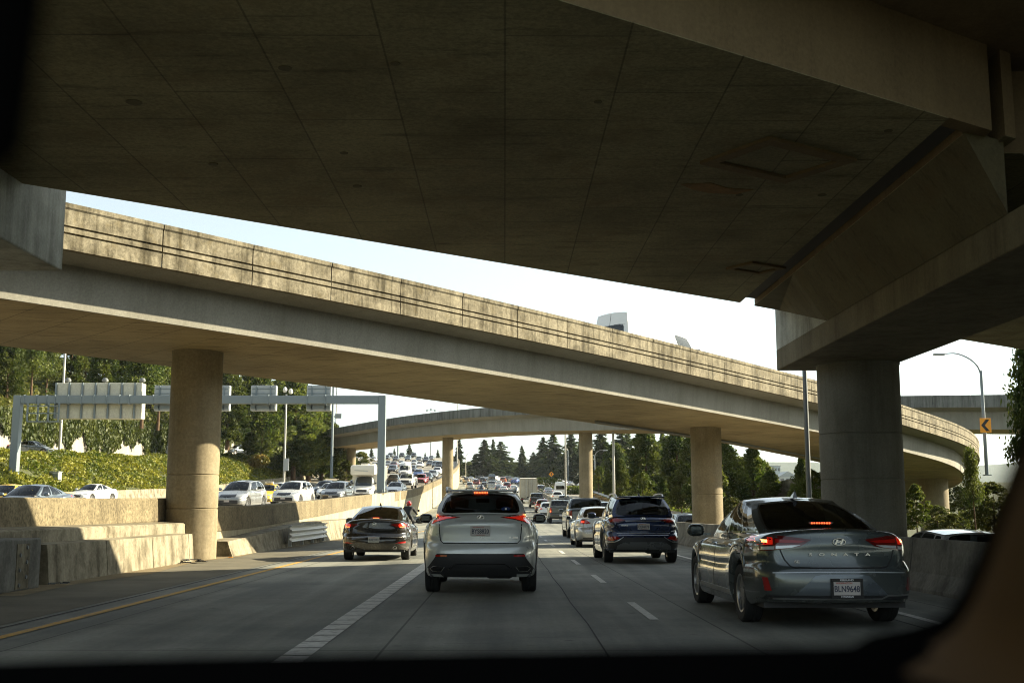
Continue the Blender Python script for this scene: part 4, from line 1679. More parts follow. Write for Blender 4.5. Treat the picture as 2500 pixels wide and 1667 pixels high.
        for i in range(m):
            for j in range(m):
                f.append((i * (m + 1) + j, (i + 1) * (m + 1) + j, (i + 1) * (m + 1) + j + 1, i * (m + 1) + j + 1))
        s.body.add(v, f, 0)
        s.roofp = roofp

    def drape(s, poly, axis, off=.008, thick=.02, res=.05, mat=0, into=None):
        "a panel with the outline poly laid over the surface as seen along axis"
        D = {'+y': Vector((0, 1, 0)), '-y': Vector((0, -1, 0)), '+x': Vector((1, 0, 0)), '-x': Vector((-1, 0, 0)), '-z': Vector((0, 0, -1))}[axis]
        bm = bmesh.new()
        vv = [bm.verts.new((p[0], p[1], 0)) for p in poly]
        f = bm.faces.new(vv)
        f.normal_update()
        if f.normal.z < 0:
            f.normal_flip()
        for ax in (0, 1):
            a = min(p[ax] for p in poly)
            b = max(p[ax] for p in poly)
            n = int((b - a) / res)
            for k in range(1, n + 1):
                c = lerp(a, b, k / (n + 1))
                co, no = ((c, 0, 0), (1, 0, 0)) if ax == 0 else ((0, c, 0), (0, 1, 0))
                bmesh.ops.bisect_plane(bm, geom=bm.verts[:] + bm.edges[:] + bm.faces[:], plane_co=co, plane_no=no, dist=1e-5)
        bm.verts.index_update()
        hits = []
        for v in bm.verts:
            a, b = v.co.x, v.co.y
            if axis in ('+y', '-y'):
                q = Vector((a, 0, b))
            elif axis == '-z':
                q = Vector((a, b, 0))
            else:
                q = Vector((0, a, b))
            h = s.bvh.ray_cast(q - D * 9, D)[0]
            if h is None:
                # outline reaches past the silhouette: pull the point in until it lands on the body
                c0 = Vector((0, 0, q.z)) if axis[1] == 'y' else Vector((0, 0, .7))
                lo, hi = 0.0, 1.0
                for _ in range(14):
                    mid = (lo + hi) / 2
                    hh = s.bvh.ray_cast(c0.lerp(q, mid) - D * 9, D)[0]
                    if hh is None:
                        hi = mid
                    else:
                        lo, h = mid, hh
                if h is None:
                    h = q.copy()
            hits.append(h)
        n = len(hits)
        vs = [h - D * off for h in hits] + [h + D * thick for h in hits]
        fs = []
        # orientation: facing against D
        flip = axis in ('-x', '+y')
        for fc in bm.faces:
            idx = [v.index for v in fc.verts]
            fs.append(idx)
        for e in bm.edges:
            if len(e.link_faces) == 1:
                i, j = e.verts[0].index, e.verts[1].index
                fs.append((i, j, n + j, n + i))
        bm.free()
        mb = into or MB()
        mb.add(vs, fs, mat)
        return mb


def mirx(poly):
    return [(-x, z) for x, z in poly][::-1]


def wheel_mesh(R, w, style='multi'):
    t = MB()
    mx = Matrix.Rotation(R_(90), 4, 'Y')
    ri = R * .66
    t.lathe([(ri, -w * .42), (R * .80, -w * .5), (R * .94, -w * .48), (R * .995, -w * .38), (R, -w * .12), (R * .985, -w * .10), (R * .985, -w * .07), (R, -w * .05),
             (R, w * .05), (R * .985, w * .07), (R * .985, w * .10), (R, w * .12), (R * .995, w * .38), (R * .94, w * .48), (R * .80, w * .5), (ri, w * .42)], 32, mx, closed=True)
    r = MB()
    r.lathe([(ri + .004, w * .43), (ri - .02, w * .40), (ri - .03, w * .1), (ri - .03, -w * .4), (ri + .004, -w * .42)], 28, mx)
    r.lathe([(0, w * .36), (.05, w * .36), (.065, w * .30), (.065, w * .1), (0, w * .1)], 14, mx)
    ns = 5 if style == 'five' else 10
    for k in range(ns):
        a = 2 * math.pi * k / ns
        for dd in ((-.11, .11) if style == 'five' else (0,)):
            rot = Matrix.Rotation(a + dd, 3, 'X')
            r.box(rot @ Vector((w * .30, 0, ri * .53)), (w * .10, .045 if style != 'five' else .04, ri * .92), rot)
    d = MB()
    d.lathe([(0, w * .05), (ri - .03, w * .05), (ri - .03, -w * .05), (0, -w * .05)], 20, mx)
    return t, r, d


_wcache = {}


def add_wheels(root, S, geo, rimmat):
    key = (S['R'], S.get('tw', .225), S.get('rim', 'multi'), rimmat.name)
    if key not in _wcache:
        t, r, d = wheel_mesh(S['R'], S.get('tw', .225), S.get('rim', 'multi'))
        ob = t.build('wheel', M['rubber'], None, smooth=35)
        ro = r.build('rim', rimmat, ob, smooth=35)
        di = d.build('brake_disc', M['dark_pole'], ob)
        _wcache[key] = ob
        first = ob
    else:
        first = None
    src = _wcache[key]
    used = False
    for y in (geo.yr, geo.yf):
        for sg in (-1, 1):
            o = src if (first is not None and not used) else copy_tree(src)
            used = True
            o.parent = root
            o.location = (sg * (geo.hw - S.get('tw', .225) / 2 - .025), y, S['R'])
            o.rotation_euler = (0, 0, 0 if sg > 0 else math.pi)


def seats(root, S, mat, hz):
    g = S['gh']
    z0 = .55 + hz
    low_ = S['H'] < 1.5
    z0 -= .06 if low_ else 0
    rowsy = [(.25 + S.get('sy', 0), ((-.37, .5), (.37, .5))), ((-.48 if low_ else -.75) + S.get('sy', 0), ((-.40, .46), (.40, .46)))]
    for y, cols in rowsy:
        if y < g['C0'] + .75:
            continue
        for x, w in cols:
            mb = MB()
            mb.rbox((x, y, z0), (w, .5, .2), .06)
            dz = -.13 if (low_ and y < 0) else 0
            mb.rbox((x, y - .28, z0 + .32 + dz), (w, .16, .62), .06, Matrix.Rotation(R_(14), 3, 'X'))
            mb.rbox((x, y - .37, z0 + .73 + dz), (w * .52, .11, .19), .045, Matrix.Rotation(R_(10), 3, 'X'))
            mb.build('seat', mat, root, smooth=50)
    mb = MB()
    mb.rbox((0, g['A0'] - .35, geo_deck(S, g['A0'] - .35) - .07), (S['W'] * .78, .55, .16), .05)
    mb.build('dashboard', M['black_plastic'], root, smooth=50)
    mb = MB()
    mb.box((0, .0, .42 + hz), (S['W'] * .82, S['L'] * .56, .06))
    mb.build('floor', M['fabric'], root)
    mb = MB()
    mb.rbox((.0, g['A1'] - .05, S['H'] - .17), (.24, .03, .07), .015)
    mb.build('interior_mirror', M['black_plastic'], root)


def geo_deck(S, y):
    return curve(S['ztop'])(y)


def side_mirrors(root, S, geo, mat, zc=None):
    g = S['gh']
    y = g['A0'] - .48
    z = (zc or geo.deck(geo.hw * .9, y) + .09)
    for sg in (-1, 1):
        x0 = geo.hw * .93
        mb = MB()
        mb.rbox((sg * (geo.hw + .10), y, z), (.24, .16, .165), .078, n=4)
        mb.box((sg * (geo.hw - .02), y + .02, z - .05), (.18, .06, .035))
        o = mb.build('side_mirror', mat, root, smooth=50)
        b = MB()
        b.rbox((sg * (geo.hw + .105), y - .074, z), (.15, .012, .095), .005)
        b.build('mirror_glass', M['mirror_dark'], o)


def make_car(S, colour, name, detail=2, seat=None):
    "root Empty at ground level + body, windows, wheels, lights and every panel in S['feat']"
    geo = Geo(S, 1)
    root = empty(name)
    body = geo.body.build('body', P(colour), root, smooth=38, weld=.0012, fix=False)
    for (nm, mb), sl_ in zip(geo.glass, geo.seals):
        mt = M['glass_front'] if nm == 'windscreen' else M['glass_rear'] if (nm == 'rear_window' or S.get('dark')) else M['glass_side']
        go_ = mb.build(nm, mt, root, smooth=60, fix=False)
        sl_.build('window_seal', M['gloss_black'], go_, smooth=40, fix=False)
    # underbody: floor pan and wheel-house liners
    mb = MB()
    mb.box((0, 0, .27 + S.get('lift', 0)), (S['W'] * .86, S['L'] * .86, .10))
    for y in (geo.yr, geo.yf):
        mb.tube([(-geo.hw + .12, y, S['R']), (geo.hw - .12, y, S['R'])], .05, 8)
    mb.rbox((.30, -geo.hl + .55, .30), (.42, .30, .13), .05)
    mb.build('underbody', M['black_plastic'], root)
    add_wheels(root, S, geo, M[S.get('rimmat', 'rim')])
    if 'gh' in S:
        seats(root, S, seat or M['fabric'], S.get('hz', 0))
        if S.get('mirrors', True):
            side_mirrors(root, S, geo, M['gloss_black'] if S.get('blackmirror') else P(colour), S.get('mz'))
    feats(root, S, geo)
    return root, geo


def feats(root, S, geo):
    for ft in S['feat']:
        nm, ax, poly, mt, off, th = ft[:6]
        opt = ft[6] if len(ft) > 6 else {}
        polys = [poly] + ([mirx(poly)] if opt.get('mir') else [])
        for pi_, pl_ in enumerate(polys):
            a = ax
            if opt.get('mirside') and pi_ == 0:
                pass
            mb = geo.drape(pl_, a, off, th, opt.get('res', .05))
            mt_ = M[mt] if mt in M else P(mt)
            o = mb.build(nm, mt_, root, smooth=40)
            for sub in opt.get('sub', ()):
                sp = sub[1] if pi_ == 0 else mirx(sub[1])
                m2 = geo.drape(sp, a, sub[3], sub[4] if len(sub) > 4 else .0, .05)
                m2.build(sub[0], M[sub[2]], o, smooth=40)
        if opt.get('bothsides'):
            mb = geo.drape(poly, '-x' if ax == '+x' else '+x', off, th, opt.get('res', .05))
            mb.build(nm, M[mt] if mt in M else P(mt), root, smooth=40)


def rect(x0, x1, z0, z1, r=0.0):
    if r <= 0:
        return [(x0, z0), (x1, z0), (x1, z1), (x0, z1)]
    out = []
    for (cx, cz, a0) in ((x0 + r, z0 + r, 180), (x1 - r, z0 + r, 270), (x1 - r, z1 - r, 0), (x0 + r, z1 - r, 90)):
        for k in range(4):
            a = R_(a0 + 30 * k)
            out.append((cx + r * math.cos(a), cz + r * math.sin(a)))
    return out


def stroke(pts, w):
    "thin open band along a polyline, as polygon"
    L_, R__ = [], []
    n = len(pts)
    for i in range(n):
        a = Vector(pts[max(i - 1, 0)])
        b = Vector(pts[min(i + 1, n - 1)])
        t = (b - a)
        t = Vector((t[0], t[1])).normalized()
        nn = Vector((-t.y, t.x)) * w / 2
        L_.append((pts[i][0] + nn.x, pts[i][1] + nn.y))
        R__.append((pts[i][0] - nn.x, pts[i][1] - nn.y))
    return L_ + R__[::-1]


def ellipse(cx, cz, a, b, n=20):
    return [(cx + a * math.cos(2 * math.pi * i / n), cz + b * math.sin(2 * math.pi * i / n)) for i in range(n)]


def arch(yw, R, r0, r1, zmin, n=14):
    "ring segment over a wheel (for cladding)"
    o = [(yw + r1 * math.cos(math.pi * i / n), R + r1 * math.sin(math.pi * i / n)) for i in range(n + 1)]
    i_ = [(yw + r0 * math.cos(math.pi * i / n), R + r0 * math.sin(math.pi * i / n)) for i in range(n + 1)]
    return o + i_[::-1]


def plate(root, geo, cx, zc, txt, top='WASHINGTON', ink='plate_ink', frame=None, w=.31, h=.155, mat='plate', bottom='EVERGREEN STATE', front=False):
    "licence plate as a real flat plate standing off the bodywork"
    sg = -1 if not front else 1
    hit = geo.bvh.ray_cast(Vector((cx, sg * 9, zc)), Vector((0, -sg, 0)))[0]
    ys = [geo.bvh.ray_cast(Vector((cx + dx, sg * 9, zc + dz)), Vector((0, -sg, 0)))[0].y for dx in (-.14, 0, .14) for dz in (-.07, .07)]
    y = (min(ys) if not front else max(ys)) + sg * .012
    p = MB()
    p.rbox((cx, y, zc), (w, .006, h), .0029)
    po = p.build('license_plate', M[mat], root)
    rot = Matrix.Rotation(R_(90), 4, 'X') if not front else (Matrix.Rotation(math.pi, 4, 'Z') @ Matrix.Rotation(R_(90), 4, 'X'))
    T = lambda dz, dx=0: Matrix.Translation((cx + dx, y + sg * .0045, zc + dz)) @ rot
    if txt:
        text_mesh(txt, h * .60, 'plate_number', M[ink], po, T(-h * .06), sx=.80)
    if top:
        text_mesh(top, h * .17, 'plate_heading', M['plate_red' if ink == 'plate_ink' else ink], po, T(h * .36, -.03))
    if bottom:
        text_mesh(bottom, h * .11, 'plate_motto', M['plate_red' if ink == 'plate_ink' else ink], po, T(-h * .42))
    if frame:
        f = MB()
        for (dx, dz, sx, sz) in ((0, h / 2 + .012, w + .05, .034), (0, -h / 2 - .012, w + .05, .034), (-w / 2 - .008, 0, .03, h), (w / 2 + .008, 0, .03, h)):
            f.box((cx + dx, y + sg * .002, zc + dz), (sx, .014, sz))
        fo = f.build('plate_frame', M['gloss_black'], root)
        for s_, dz in zip(frame, (h / 2 + .012, -h / 2 - .012)):
            text_mesh(s_, .027, 'frame_lettering', M['plate_white'], fo, Matrix.Translation((cx, y + sg * .0095, zc + dz)) @ rot, sx=1.15)
    return po


def badge_text(root, geo, txt, x, z, size, mat='chrome', sx=1.2, name='badge_lettering', ext=.003):
    y = geo.bvh.ray_cast(Vector((x, -9, z)), Vector((0, 1, 0)))[0].y - .006
    text_mesh(txt, size, name, M[mat], root, Matrix.Translation((x, y, z)) @ Matrix.Rotation(R_(90), 4, 'X'), ext, sx=sx)


def emblem(root, geo, x, z, a, b, kind):
    y = geo.bvh.ray_cast(Vector((x, -9, z)), Vector((0, 1, 0)))[0].y - .010
    mb = MB()
    n = 28
    pr = []
    vs, fs = [], []
    for i in range(n):
        th = 2 * math.pi * i / n
        for k, (f, dy) in enumerate(((1.0, .012), (1.0, -.004), (.94, -.008), (.86, -.008), (.82, -.002), (.82, .012))):
            vs.append((x + a * f * math.cos(th), y + dy, z + b * f * math.sin(th)))
    for i in range(n):
        j = (i + 1) % n
        for k in range(5):
            fs.append((i * 6 + k, j * 6 + k, j * 6 + k + 1, i * 6 + k + 1))
    mb.add(vs, fs)

    def bar(p, q, w0, w1):
        p, q = Vector((p[0], 0, p[1])), Vector((q[0], 0, q[1]))
        t = (q - p).normalized()
        nn = Vector((-t.z, 0, t.x))
        A_ = [p + nn * w0, p - nn * w0, q - nn * w1, q + nn * w1]
        A_ = [Vector((x + v.x * a, 0, z + v.z * b)) for v in A_]
        mb.add([(v.x, y - .007, v.z) for v in A_] + [(v.x, y + .006, v.z) for v in A_], [(0, 1, 2, 3), (0, 4, 5, 1), (1, 5, 6, 2), (2, 6, 7, 3), (3, 7, 4, 0)])
    if kind == 'H':
        bar((-.55, -.62), (-.22, .62), .13, .13)
        bar((.22, -.62), (.55, .62), .13, .13)
        bar((-.42, -.10), (.42, .14), .13, .13)
    elif kind == 'L':
        bar((.25, .85), (-.42, -.30), .10, .10)
        bar((-.52, -.34), (.75, -.34), .10, .08)
    elif kind == 'wing':
        bar((-.85, .30), (0, -.28), .10, .14)
        bar((0, -.28), (.85, .30), .14, .10)
    o = mb.build('emblem', M['chrome'], root, smooth=40)
    if kind == 'L':
        c = MB()
        vs = [(x, y + .004, z)] + [(x + a * .84 * math.cos(2 * math.pi * i / n), y + .004, z + b * .84 * math.sin(2 * math.pi * i / n)) for i in range(n)]
        c.add(vs, [(0, 1 + i, 1 + (i + 1) % n) for i in range(n)])
        c.build('emblem_disc', M['gloss_black'], o, fix=False)
    return o


def lamp_row(root, geo, x0, x1, z, h, n, parent_name='third_brake_light', y_off=.012):
    y = geo.bvh.ray_cast(Vector(((x0 + x1) / 2, -9, z)), Vector((0, 1, 0)))[0].y - y_off
    m = MB()
    m.rbox(((x0 + x1) / 2, y + .006, z), (x1 - x0 + .04, .012, h * 1.7), .004)
    o = m.build(parent_name, M['dark_red_lens'], root)
    for k in range(n):
        b = MB()
        w = (x1 - x0) / n
        b.rbox((lerp(x0, x1, (k + .5) / n), y - .003, z), (w * .62, .012, h), .004)
        b.build('lamp', M['brake_on'], o)
    return o


def antenna(root, x, y, z, fin=True):
    mb = MB()
    if fin:
        mb.add([(x - .03, y - .10, z - .02), (x + .03, y - .10, z - .02), (x + .02, y + .10, z - .02), (x - .02, y + .10, z - .02), (x - .006, y - .09, z + .065), (x + .006, y - .09, z + .065)],
               [(0, 1, 5, 4), (1, 2, 5), (2, 3, 4, 5), (3, 0, 4)])
    else:
        mb.rbox((x, y, z), (.06, .09, .05), .02)
        mb.tube([(x, y, z), (x, y - .12, z + .22)], .006, 6)
    mb.build('antenna', M['gloss_black'], root)


def repaint(root, key):
    for o in root.children:
        nm = o.name.split('.')[0]
        if nm in ('body', 'side_mirror') or (nm in ('bumper', 'box_body')):
            if nm == 'side_mirror' and 'gloss' in o.data.materials[0].name:
                continue
            o.material_slots[0].link = 'OBJECT'
            o.material_slots[0].material = P(key)
# ================================================================== vehicle shapes


def side_feats(S, doors, z0, z1, handle_z):
    "door gaps and handles on both flanks"
    f = []
    for a, b in zip(doors, doors[1:]):
        f.append(('door_seam', '+x', stroke([(a, z0), (a - .01, lerp(z0, z1, .5)), (a, z1)], .012), 'seam', .002, .01, {'bothsides': True}))
        f.append(('door_handle', '+x', rect(a + .10, a + .30, handle_z - .018, handle_z + .018, .015), 'chrome', .022, .01, {'bothsides': True}))
    f.append(('door_seam', '+x', stroke([(doors[0], z0), (doors[-1], z0)], .012), 'seam', .002, .01, {'bothsides': True}))
    f.append(('door_seam', '+x', stroke([(doors[-1], z0), (doors[-1], z1)], .012), 'seam', .002, .01, {'bothsides': True}))
    return f


def sedan(**k):
    S = dict(L=4.70, W=1.83, H=1.45, R=.325, ro=1.05, wb=2.75,
             ztop=[(-2.36, .98), (-2.28, 1.06), (-2.1, 1.075), (-1.7, 1.07), (-1.1, 1.03), (0, .98), (.95, .985), (1.5, .92), (2.0, .80), (2.36, .66)],
             rear=[(.2, .10), (.34, .03), (.5, 0), (.64, .03), (.70, .09), (.9, .12), (1.02, .08), (1.09, .06), (1.2, .1)],
             front=[(.2, .08), (.35, .0), (.5, .0), (.62, .05), (.72, .16), (.85, .4)],
             gh=dict(C0=-1.74, C1=-.66, A1=.30, A0=1.16, zC1=1.39, zA1=1.40, wB=(.70, .73), wR=(.53, .545),
                     rear=((.05, .05, .06, .05), .16),
                     sides=[(0, .20, (.55, .06, .16, .12), .35), (.20, .55, (.04, .04, .14, .07), .12), (.55, 1.0, (.04, .14, .14, .07), .12)]))
    gh = k.pop('gh', {})
    S.update(k)
    S['gh'] = {**S['gh'], **gh}
    return S


def suv(**k):
    S = dict(L=4.62, W=1.85, H=1.66, R=.36, ro=1.0, wb=2.68, lift=.05, hz=.14, zrear=.34, crown=.05,
             ztop=[(-2.31, 1.14), (-2.2, 1.17), (-1.5, 1.15), (-.5, 1.11), (.95, 1.10), (1.5, 1.05), (2.0, .94), (2.31, .78)],
             rear=[(.25, .12), (.4, .02), (.55, 0), (.68, .03), (.76, .10), (.95, .09), (1.1, .12), (1.3, .16)],
             front=[(.25, .10), (.4, .0), (.6, .0), (.78, .05), (.9, .16), (1.05, .45)],
             side=[(0, .95), (.1, .98), (.35, 1.0), (.62, .99), (.85, .965), (1, .94)],
             gh=dict(C0=-2.12, C1=-1.70, A1=.28, A0=1.12, zC1=1.59, zA1=1.58, wB=(.74, .76), wR=(.58, .585), peak=.6,
                     rear=((.07, .07, .06, .08), .25), bows=(.14, .10, .2, .14),
                     sides=[(0, .22, (.30, .06, .12, .10), .25), (.22, .56, (.04, .04, .12, .07), .12), (.56, 1.0, (.04, .13, .12, .07), .12)]))
    gh = k.pop('gh', {})
    S.update(k)
    S['gh'] = {**S['gh'], **gh}
    return S


def front_kit(S, hl_z, kind='sedan', grille='gloss_black', lights=True):
    hw, H = S['W'] / 2, S['H']
    f = []
    if kind == 'sedan':
        f += [('headlight', '-y', [(.50, hl_z - .06), (.80, hl_z - .03), (.87, hl_z + .08), (.78, hl_z + .09), (.56, hl_z + .03)], 'headlamp', .006, .02, {'mir': True}),
              ('grille', '-y', [(-.42, hl_z - .22), (.42, hl_z - .22), (.50, hl_z - .06), (.42, hl_z + .01), (-.42, hl_z + .01), (-.50, hl_z - .06)], grille, .006, .02),
              ('lower_grille', '-y', rect(-.62, .62, .26, .38, .03), 'black_plastic', .004, .02),
              ('fog_lamp', '-y', rect(.66, .80, .30, .40, .03), 'black_plastic', .005, .02, {'mir': True})]
    elif kind == 'suv':
        f += [('headlight', '-y', [(.48, hl_z - .07), (.82, hl_z - .05), (.88, hl_z + .06), (.80, hl_z + .09), (.50, hl_z + .05)], 'headlamp', .006, .02, {'mir': True}),
              ('grille', '-y', rect(-.46, .46, hl_z - .14, hl_z + .06, .04), grille, .006, .02),
              ('lower_grille', '-y', rect(-.60, .60, .34, .56, .05), 'black_plastic', .005, .02),
              ('bumper_skid', '-y', rect(-.75, .75, .27, .33, .02), 'black_plastic', .006, .02)]
    return f


def rear_kit(S, z, kind='sedan', lit=False):
    hw = S['W'] / 2
    lens = 'red_lens'
    b = {'mir': True}
    if lit:
        b['sub'] = [('bulb', rect(.64, .76, z - .03, z + .03, .015), 'brake_dim', .014)]
    if kind == 'sedan':
        return [('taillight', '+y', [(.42, z - .05), (.80, z - .09), (.88, z + .02), (.86, z + .09), (.55, z + .06)], lens, .006, .02, b),
                ('trunk_seam', '+y', stroke([(-.58, z + .1), (-.54, .72), (.54, .72), (.58, z + .1)], .012), 'seam', .002, .01),
                ('plate_recess', '+y', rect(-.26, .26, .74, .90, .02), 'black_plastic', .003, .01), ('license_plate', '+y', rect(-.155, .155, .75, .89), 'plate', .008, .01),
                ('bumper_skid', '+y', rect(-.7, .7, .25, .36, .04), 'black_plastic', .005, .02)]
    return [('taillight', '+y', [(.52, z - .06), (.84, z - .08), (.90, z + .10), (.70, z + .10)], lens, .006, .02, b),
            ('hatch_seam', '+y', stroke([(-.66, z + .1), (-.62, .70), (.62, .70), (.66, z + .1)], .012), 'seam', .002, .01),
            ('license_plate', '+y', rect(-.155, .155, .86, 1.0), 'plate', .008, .01),
            ('bumper_skid', '+y', rect(-.76, .76, .30, .52, .04), 'black_plastic', .005, .02)]


def put(root, x, y, z, yaw=0.0, pitch=0.0):
    root.location = (x, y, z)
    root.rotation_euler = (pitch, 0, yaw)


# ------------------------------------------------------------------ the dark grey sedan at right
S1 = sedan(L=4.855, W=1.865, H=1.475, ro=1.10, wb=2.805, R=.335, rim='multi', crown=.07, bow=(.15, .16),
           ztop=[(-2.43, 1.02), (-2.36, 1.085), (-2.25, 1.10), (-1.8, 1.095), (-1.2, 1.05), (0, 1.0), (.95, 1.0), (1.5, .93), (2.1, .80), (2.43, .64)],
           rear=[(.2, .12), (.30, .05), (.40, .0), (.55, .0), (.64, .02), (.70, .075), (.85, .10), (1.0, .09), (1.08, .04), (1.2, .08)],
           gh=dict(C0=-1.80, C1=-.62, A1=.30, A0=1.18, zC1=1.415, zA1=1.42, wB=(.715, .74), wR=(.54, .55), rear=((.055, .055, .05, .05), .14),
                   sides=[(0, .24, (.50, .05, .14, .10), .30), (.24, .56, (.035, .035, .12, .06), .10), (.56, 1.0, (.035, .12, .12, .06), .10)]))
z_ = .945
S1['feat'] = [
    ('taillight', '+y', [(.30, z_ + .035), (.60, z_ + .075), (.80, z_ + .085), (.905, z_ + .07), (.92, z_ - .03), (.86, z_ - .10), (.62, z_ - .075), (.42, z_ - .04)], 'dark_red_lens', .006, .02,
     {'mir': True, 'sub': [('brake_lamp', [(.70, z_ + .055), (.82, z_ + .065), (.88, z_ + .02), (.84, z_ - .03), (.71, z_ - .02)], 'red_glow', .011),
                           ('bulb', [(.755, z_ + .03), (.83, z_ + .035), (.845, z_ + .005), (.76, z_ + .0)], 'brake_hot', .0145),
                           ('reverse_lamp', [(.42, z_ - .025), (.68, z_ - .035), (.68, z_ - .068), (.52, z_ - .055)], 'clear_lens', .010),
                           ('reverse_lamp', [(.70, z_ - .04), (.84, z_ - .05), (.84, z_ - .085), (.70, z_ - .075)], 'clear_lens', .010),
                           ('lens_band', [(.36, z_ + .02), (.68, z_ + .04), (.68, z_ + .0), (.44, z_ - .005)], 'red_lens', .010)]}),
    ('trunk_seam', '+y', stroke([(.64, .87), (.60, .76), (.545, .69), (.50, .672), (-.50, .672), (-.545, .69), (-.60, .76), (-.64, .87)], .013), 'seam', .003, .01),
    ('bumper_crease', '+y', stroke([(-.74, .618), (-.3, .628), (.3, .628), (.74, .618)], .012), 'steel', .004, .01),
    ('plate_surround', '+y', [(-.52, .375), (.52, .375), (.30, .585), (.22, .60), (-.22, .60), (-.30, .585)], 'slate', .004, .02),
    ('bumper_reflector', '+y', [(.755, .42), (.815, .42), (.835, .565), (.79, .565)], 'red_lens', .006, .02, {'mir': True}),
    ('diffuser', '+y', [(-.80, .19), (.80, .19), (.84, .31), (.80, .372), (-.80, .372), (-.84, .31)], 'black_plastic', .006, .02),
    ('diffuser_trim', '+y', stroke([(-.74, .335), (-.55, .335), (.44, .335), (.52, .372), (.80, .372)], .018), 'satin', .012, .02),
    ('exhaust_tip', '+y', ellipse(.62, .275, .12, .048), 'seam', .012, .02),
    ('rocker_trim', '+x', [(-1.02, .285), (1.02, .285), (.96, .345), (-.96, .345)], 'satin', .006, .01, {'bothsides': True}),
    ('fuel_seam', '+x', stroke([(-1.55, .80), (-1.38, .80), (-1.38, .92), (-1.55, .92), (-1.55, .80)], .008), 'seam', .002, .01),
    ('window_trim', '+x', stroke([(-1.50, 1.055), (-.6, 1.035), (.6, 1.015)], .018), 'chrome', .008, .01, {'bothsides': True}),
] + side_feats(S1, [-.93, .05, 1.02], .33, .98, .88) + front_kit(S1, .66)
car, geo = make_car(S1, 'steel', 'sedan')
put(car, 3.67, 15.25, 0, R_(1.2))
tag(car, 'dark grey-blue sedan with lit tail lamps filling the right lane in the foreground', 'car')
plate(car, geo, .035, .455, 'BLN9648', frame=('KIRKLAND', 'HYUNDAI'), bottom='')
badge_text(car, geo, 'S   O   N   A   T   A', 0, .815, .042, sx=2.0)
badge_text(car, geo, 'SE', -.47, .735, .04, sx=1.6)
emblem(car, geo, 0, .955, .077, .042, 'H')
lamp_row(car, geo, -.10, .14, 1.155, .012, 8)
antenna(car, 0, -.50, 1.475)

# ------------------------------------------------------------------ the silver crossover ahead
S2 = suv(L=4.64, W=1.845, H=1.645, ro=.99, wb=2.66, zrear=.27, R=.375, tw=.235, crown=.05, blackmirror=True, bow=(.17, .16), rimmat='rim_dark', mz=1.16,
         ztop=[(-2.32, 1.20), (-2.22, 1.255), (-2.05, 1.27), (-1.2, 1.19), (0, 1.12), (1.0, 1.08), (1.6, 1.02), (2.05, .90), (2.32, .74)],
         rear=[(.25, .16), (.36, .06), (.48, .01), (.60, .0), (.74, .02), (.80, .07), (.95, .07), (1.10, .055), (1.2, .10), (1.3, .16)],
         side=[(0, .96), (.1, .985), (.35, 1.0), (.60, .985), (.82, .93), (1, .86)],
         gh=dict(C0=-2.10, C1=-1.72, A1=.26, A0=1.06, zC1=1.60, zA1=1.585, wB=(.70, .73), wR=(.555, .56), peak=.55, rear=((.055, .055, .05, .12), .22), bows=(.16, .12, .2, .14),
                 sides=[(0, .20, (.35, .05, .20, .15), .3), (.20, .56, (.04, .04, .12, .08), .12), (.56, 1.0, (.04, .13, .12, .07), .12)]))
S2['feat'] = [
    ('taillight', '+y', [(.31, 1.195), (.50, 1.225), (.66, 1.262), (.73, 1.268), (.80, 1.235), (.835, 1.14), (.85, 1.04), (.80, 1.065), (.68, 1.125), (.50, 1.165)], 'dark_red_lens', .006, .02,
     {'mir': True, 'sub': [('lens', [(.36, 1.190), (.52, 1.205), (.66, 1.225), (.76, 1.225), (.80, 1.15), (.815, 1.075), (.70, 1.13), (.52, 1.178)], 'red_glow', .012),
                           ('bulb', rect(.675, .735, 1.19, 1.245, .02), 'brake_hot', .017)]}),
    ('hatch_seam', '+y', stroke([(.655, 1.27), (.645, 1.0), (.625, .84), (.58, .795), (-.58, .795), (-.625, .84), (-.645, 1.0), (-.655, 1.27)], .014), 'seam', .003, .01),
    ('hatch_crease', '+y', stroke([(-.40, 1.14), (.40, 1.14)], .010), 'steel', .003, .01),
    ('bumper_reflector', '+y', rect(.52, .70, .587, .620, .008), 'red_lens', .018, .02, {'mir': True}),
    ('lower_bumper', '+y', [(-.68, .635), (.68, .635), (.72, .56), (.80, .455), (.865, .38), (.865, .27), (-.865, .27), (-.865, .38), (-.80, .455), (-.72, .56)], 'black_plastic', .010, .02),
    ('bumper_crease', '+y', stroke([(-.50, .40), (-.38, .475), (.38, .475), (.50, .40)], .012), 'gloss_black', .016, .01),
    ('rear_valance', '+y', rect(-.70, .70, .235, .30, .02), 'black_plastic', .0, .05),
    ('exhaust_tip', '+y', [(.545, .435), (.735, .445), (.80, .400), (.745, .355), (.605, .352)], 'chrome', .022, .02, {'mir': True, 'sub': [('tip_opening', [(.567, .428), (.730, .437), (.785, .400), (.738, .363), (.612, .361)], 'seam', .025)]}),
    ('wheel_arch_cladding', '+x', arch(-1.33, .375, .43, .515, .3), 'black_plastic', .008, .02, {'bothsides': True}),
    ('wheel_arch_cladding', '+x', arch(1.33, .375, .43, .515, .3), 'black_plastic', .008, .02, {'bothsides': True}),
    ('rear_wiper', '+y', stroke([(-.02, 1.315), (-.24, 1.325), (-.40, 1.345)], .022), 'black_plastic', .02, .01),
    ('sticker', '+y', ellipse(.40, 1.325, .075, .032), 'blue', .003, .004, {'sub': [('sticker_mark', rect(.385, .415, 1.31, 1.34), 'plate_white', .005)]}),
] + side_feats(S2, [-1.0, -.02, .98], .42, 1.04, .98) + front_kit(S2, .80, 'suv')
car, geo = make_car(S2, 'palesilver', 'crossover')
put(car, -.39, 20.4, 0, R_(.3))
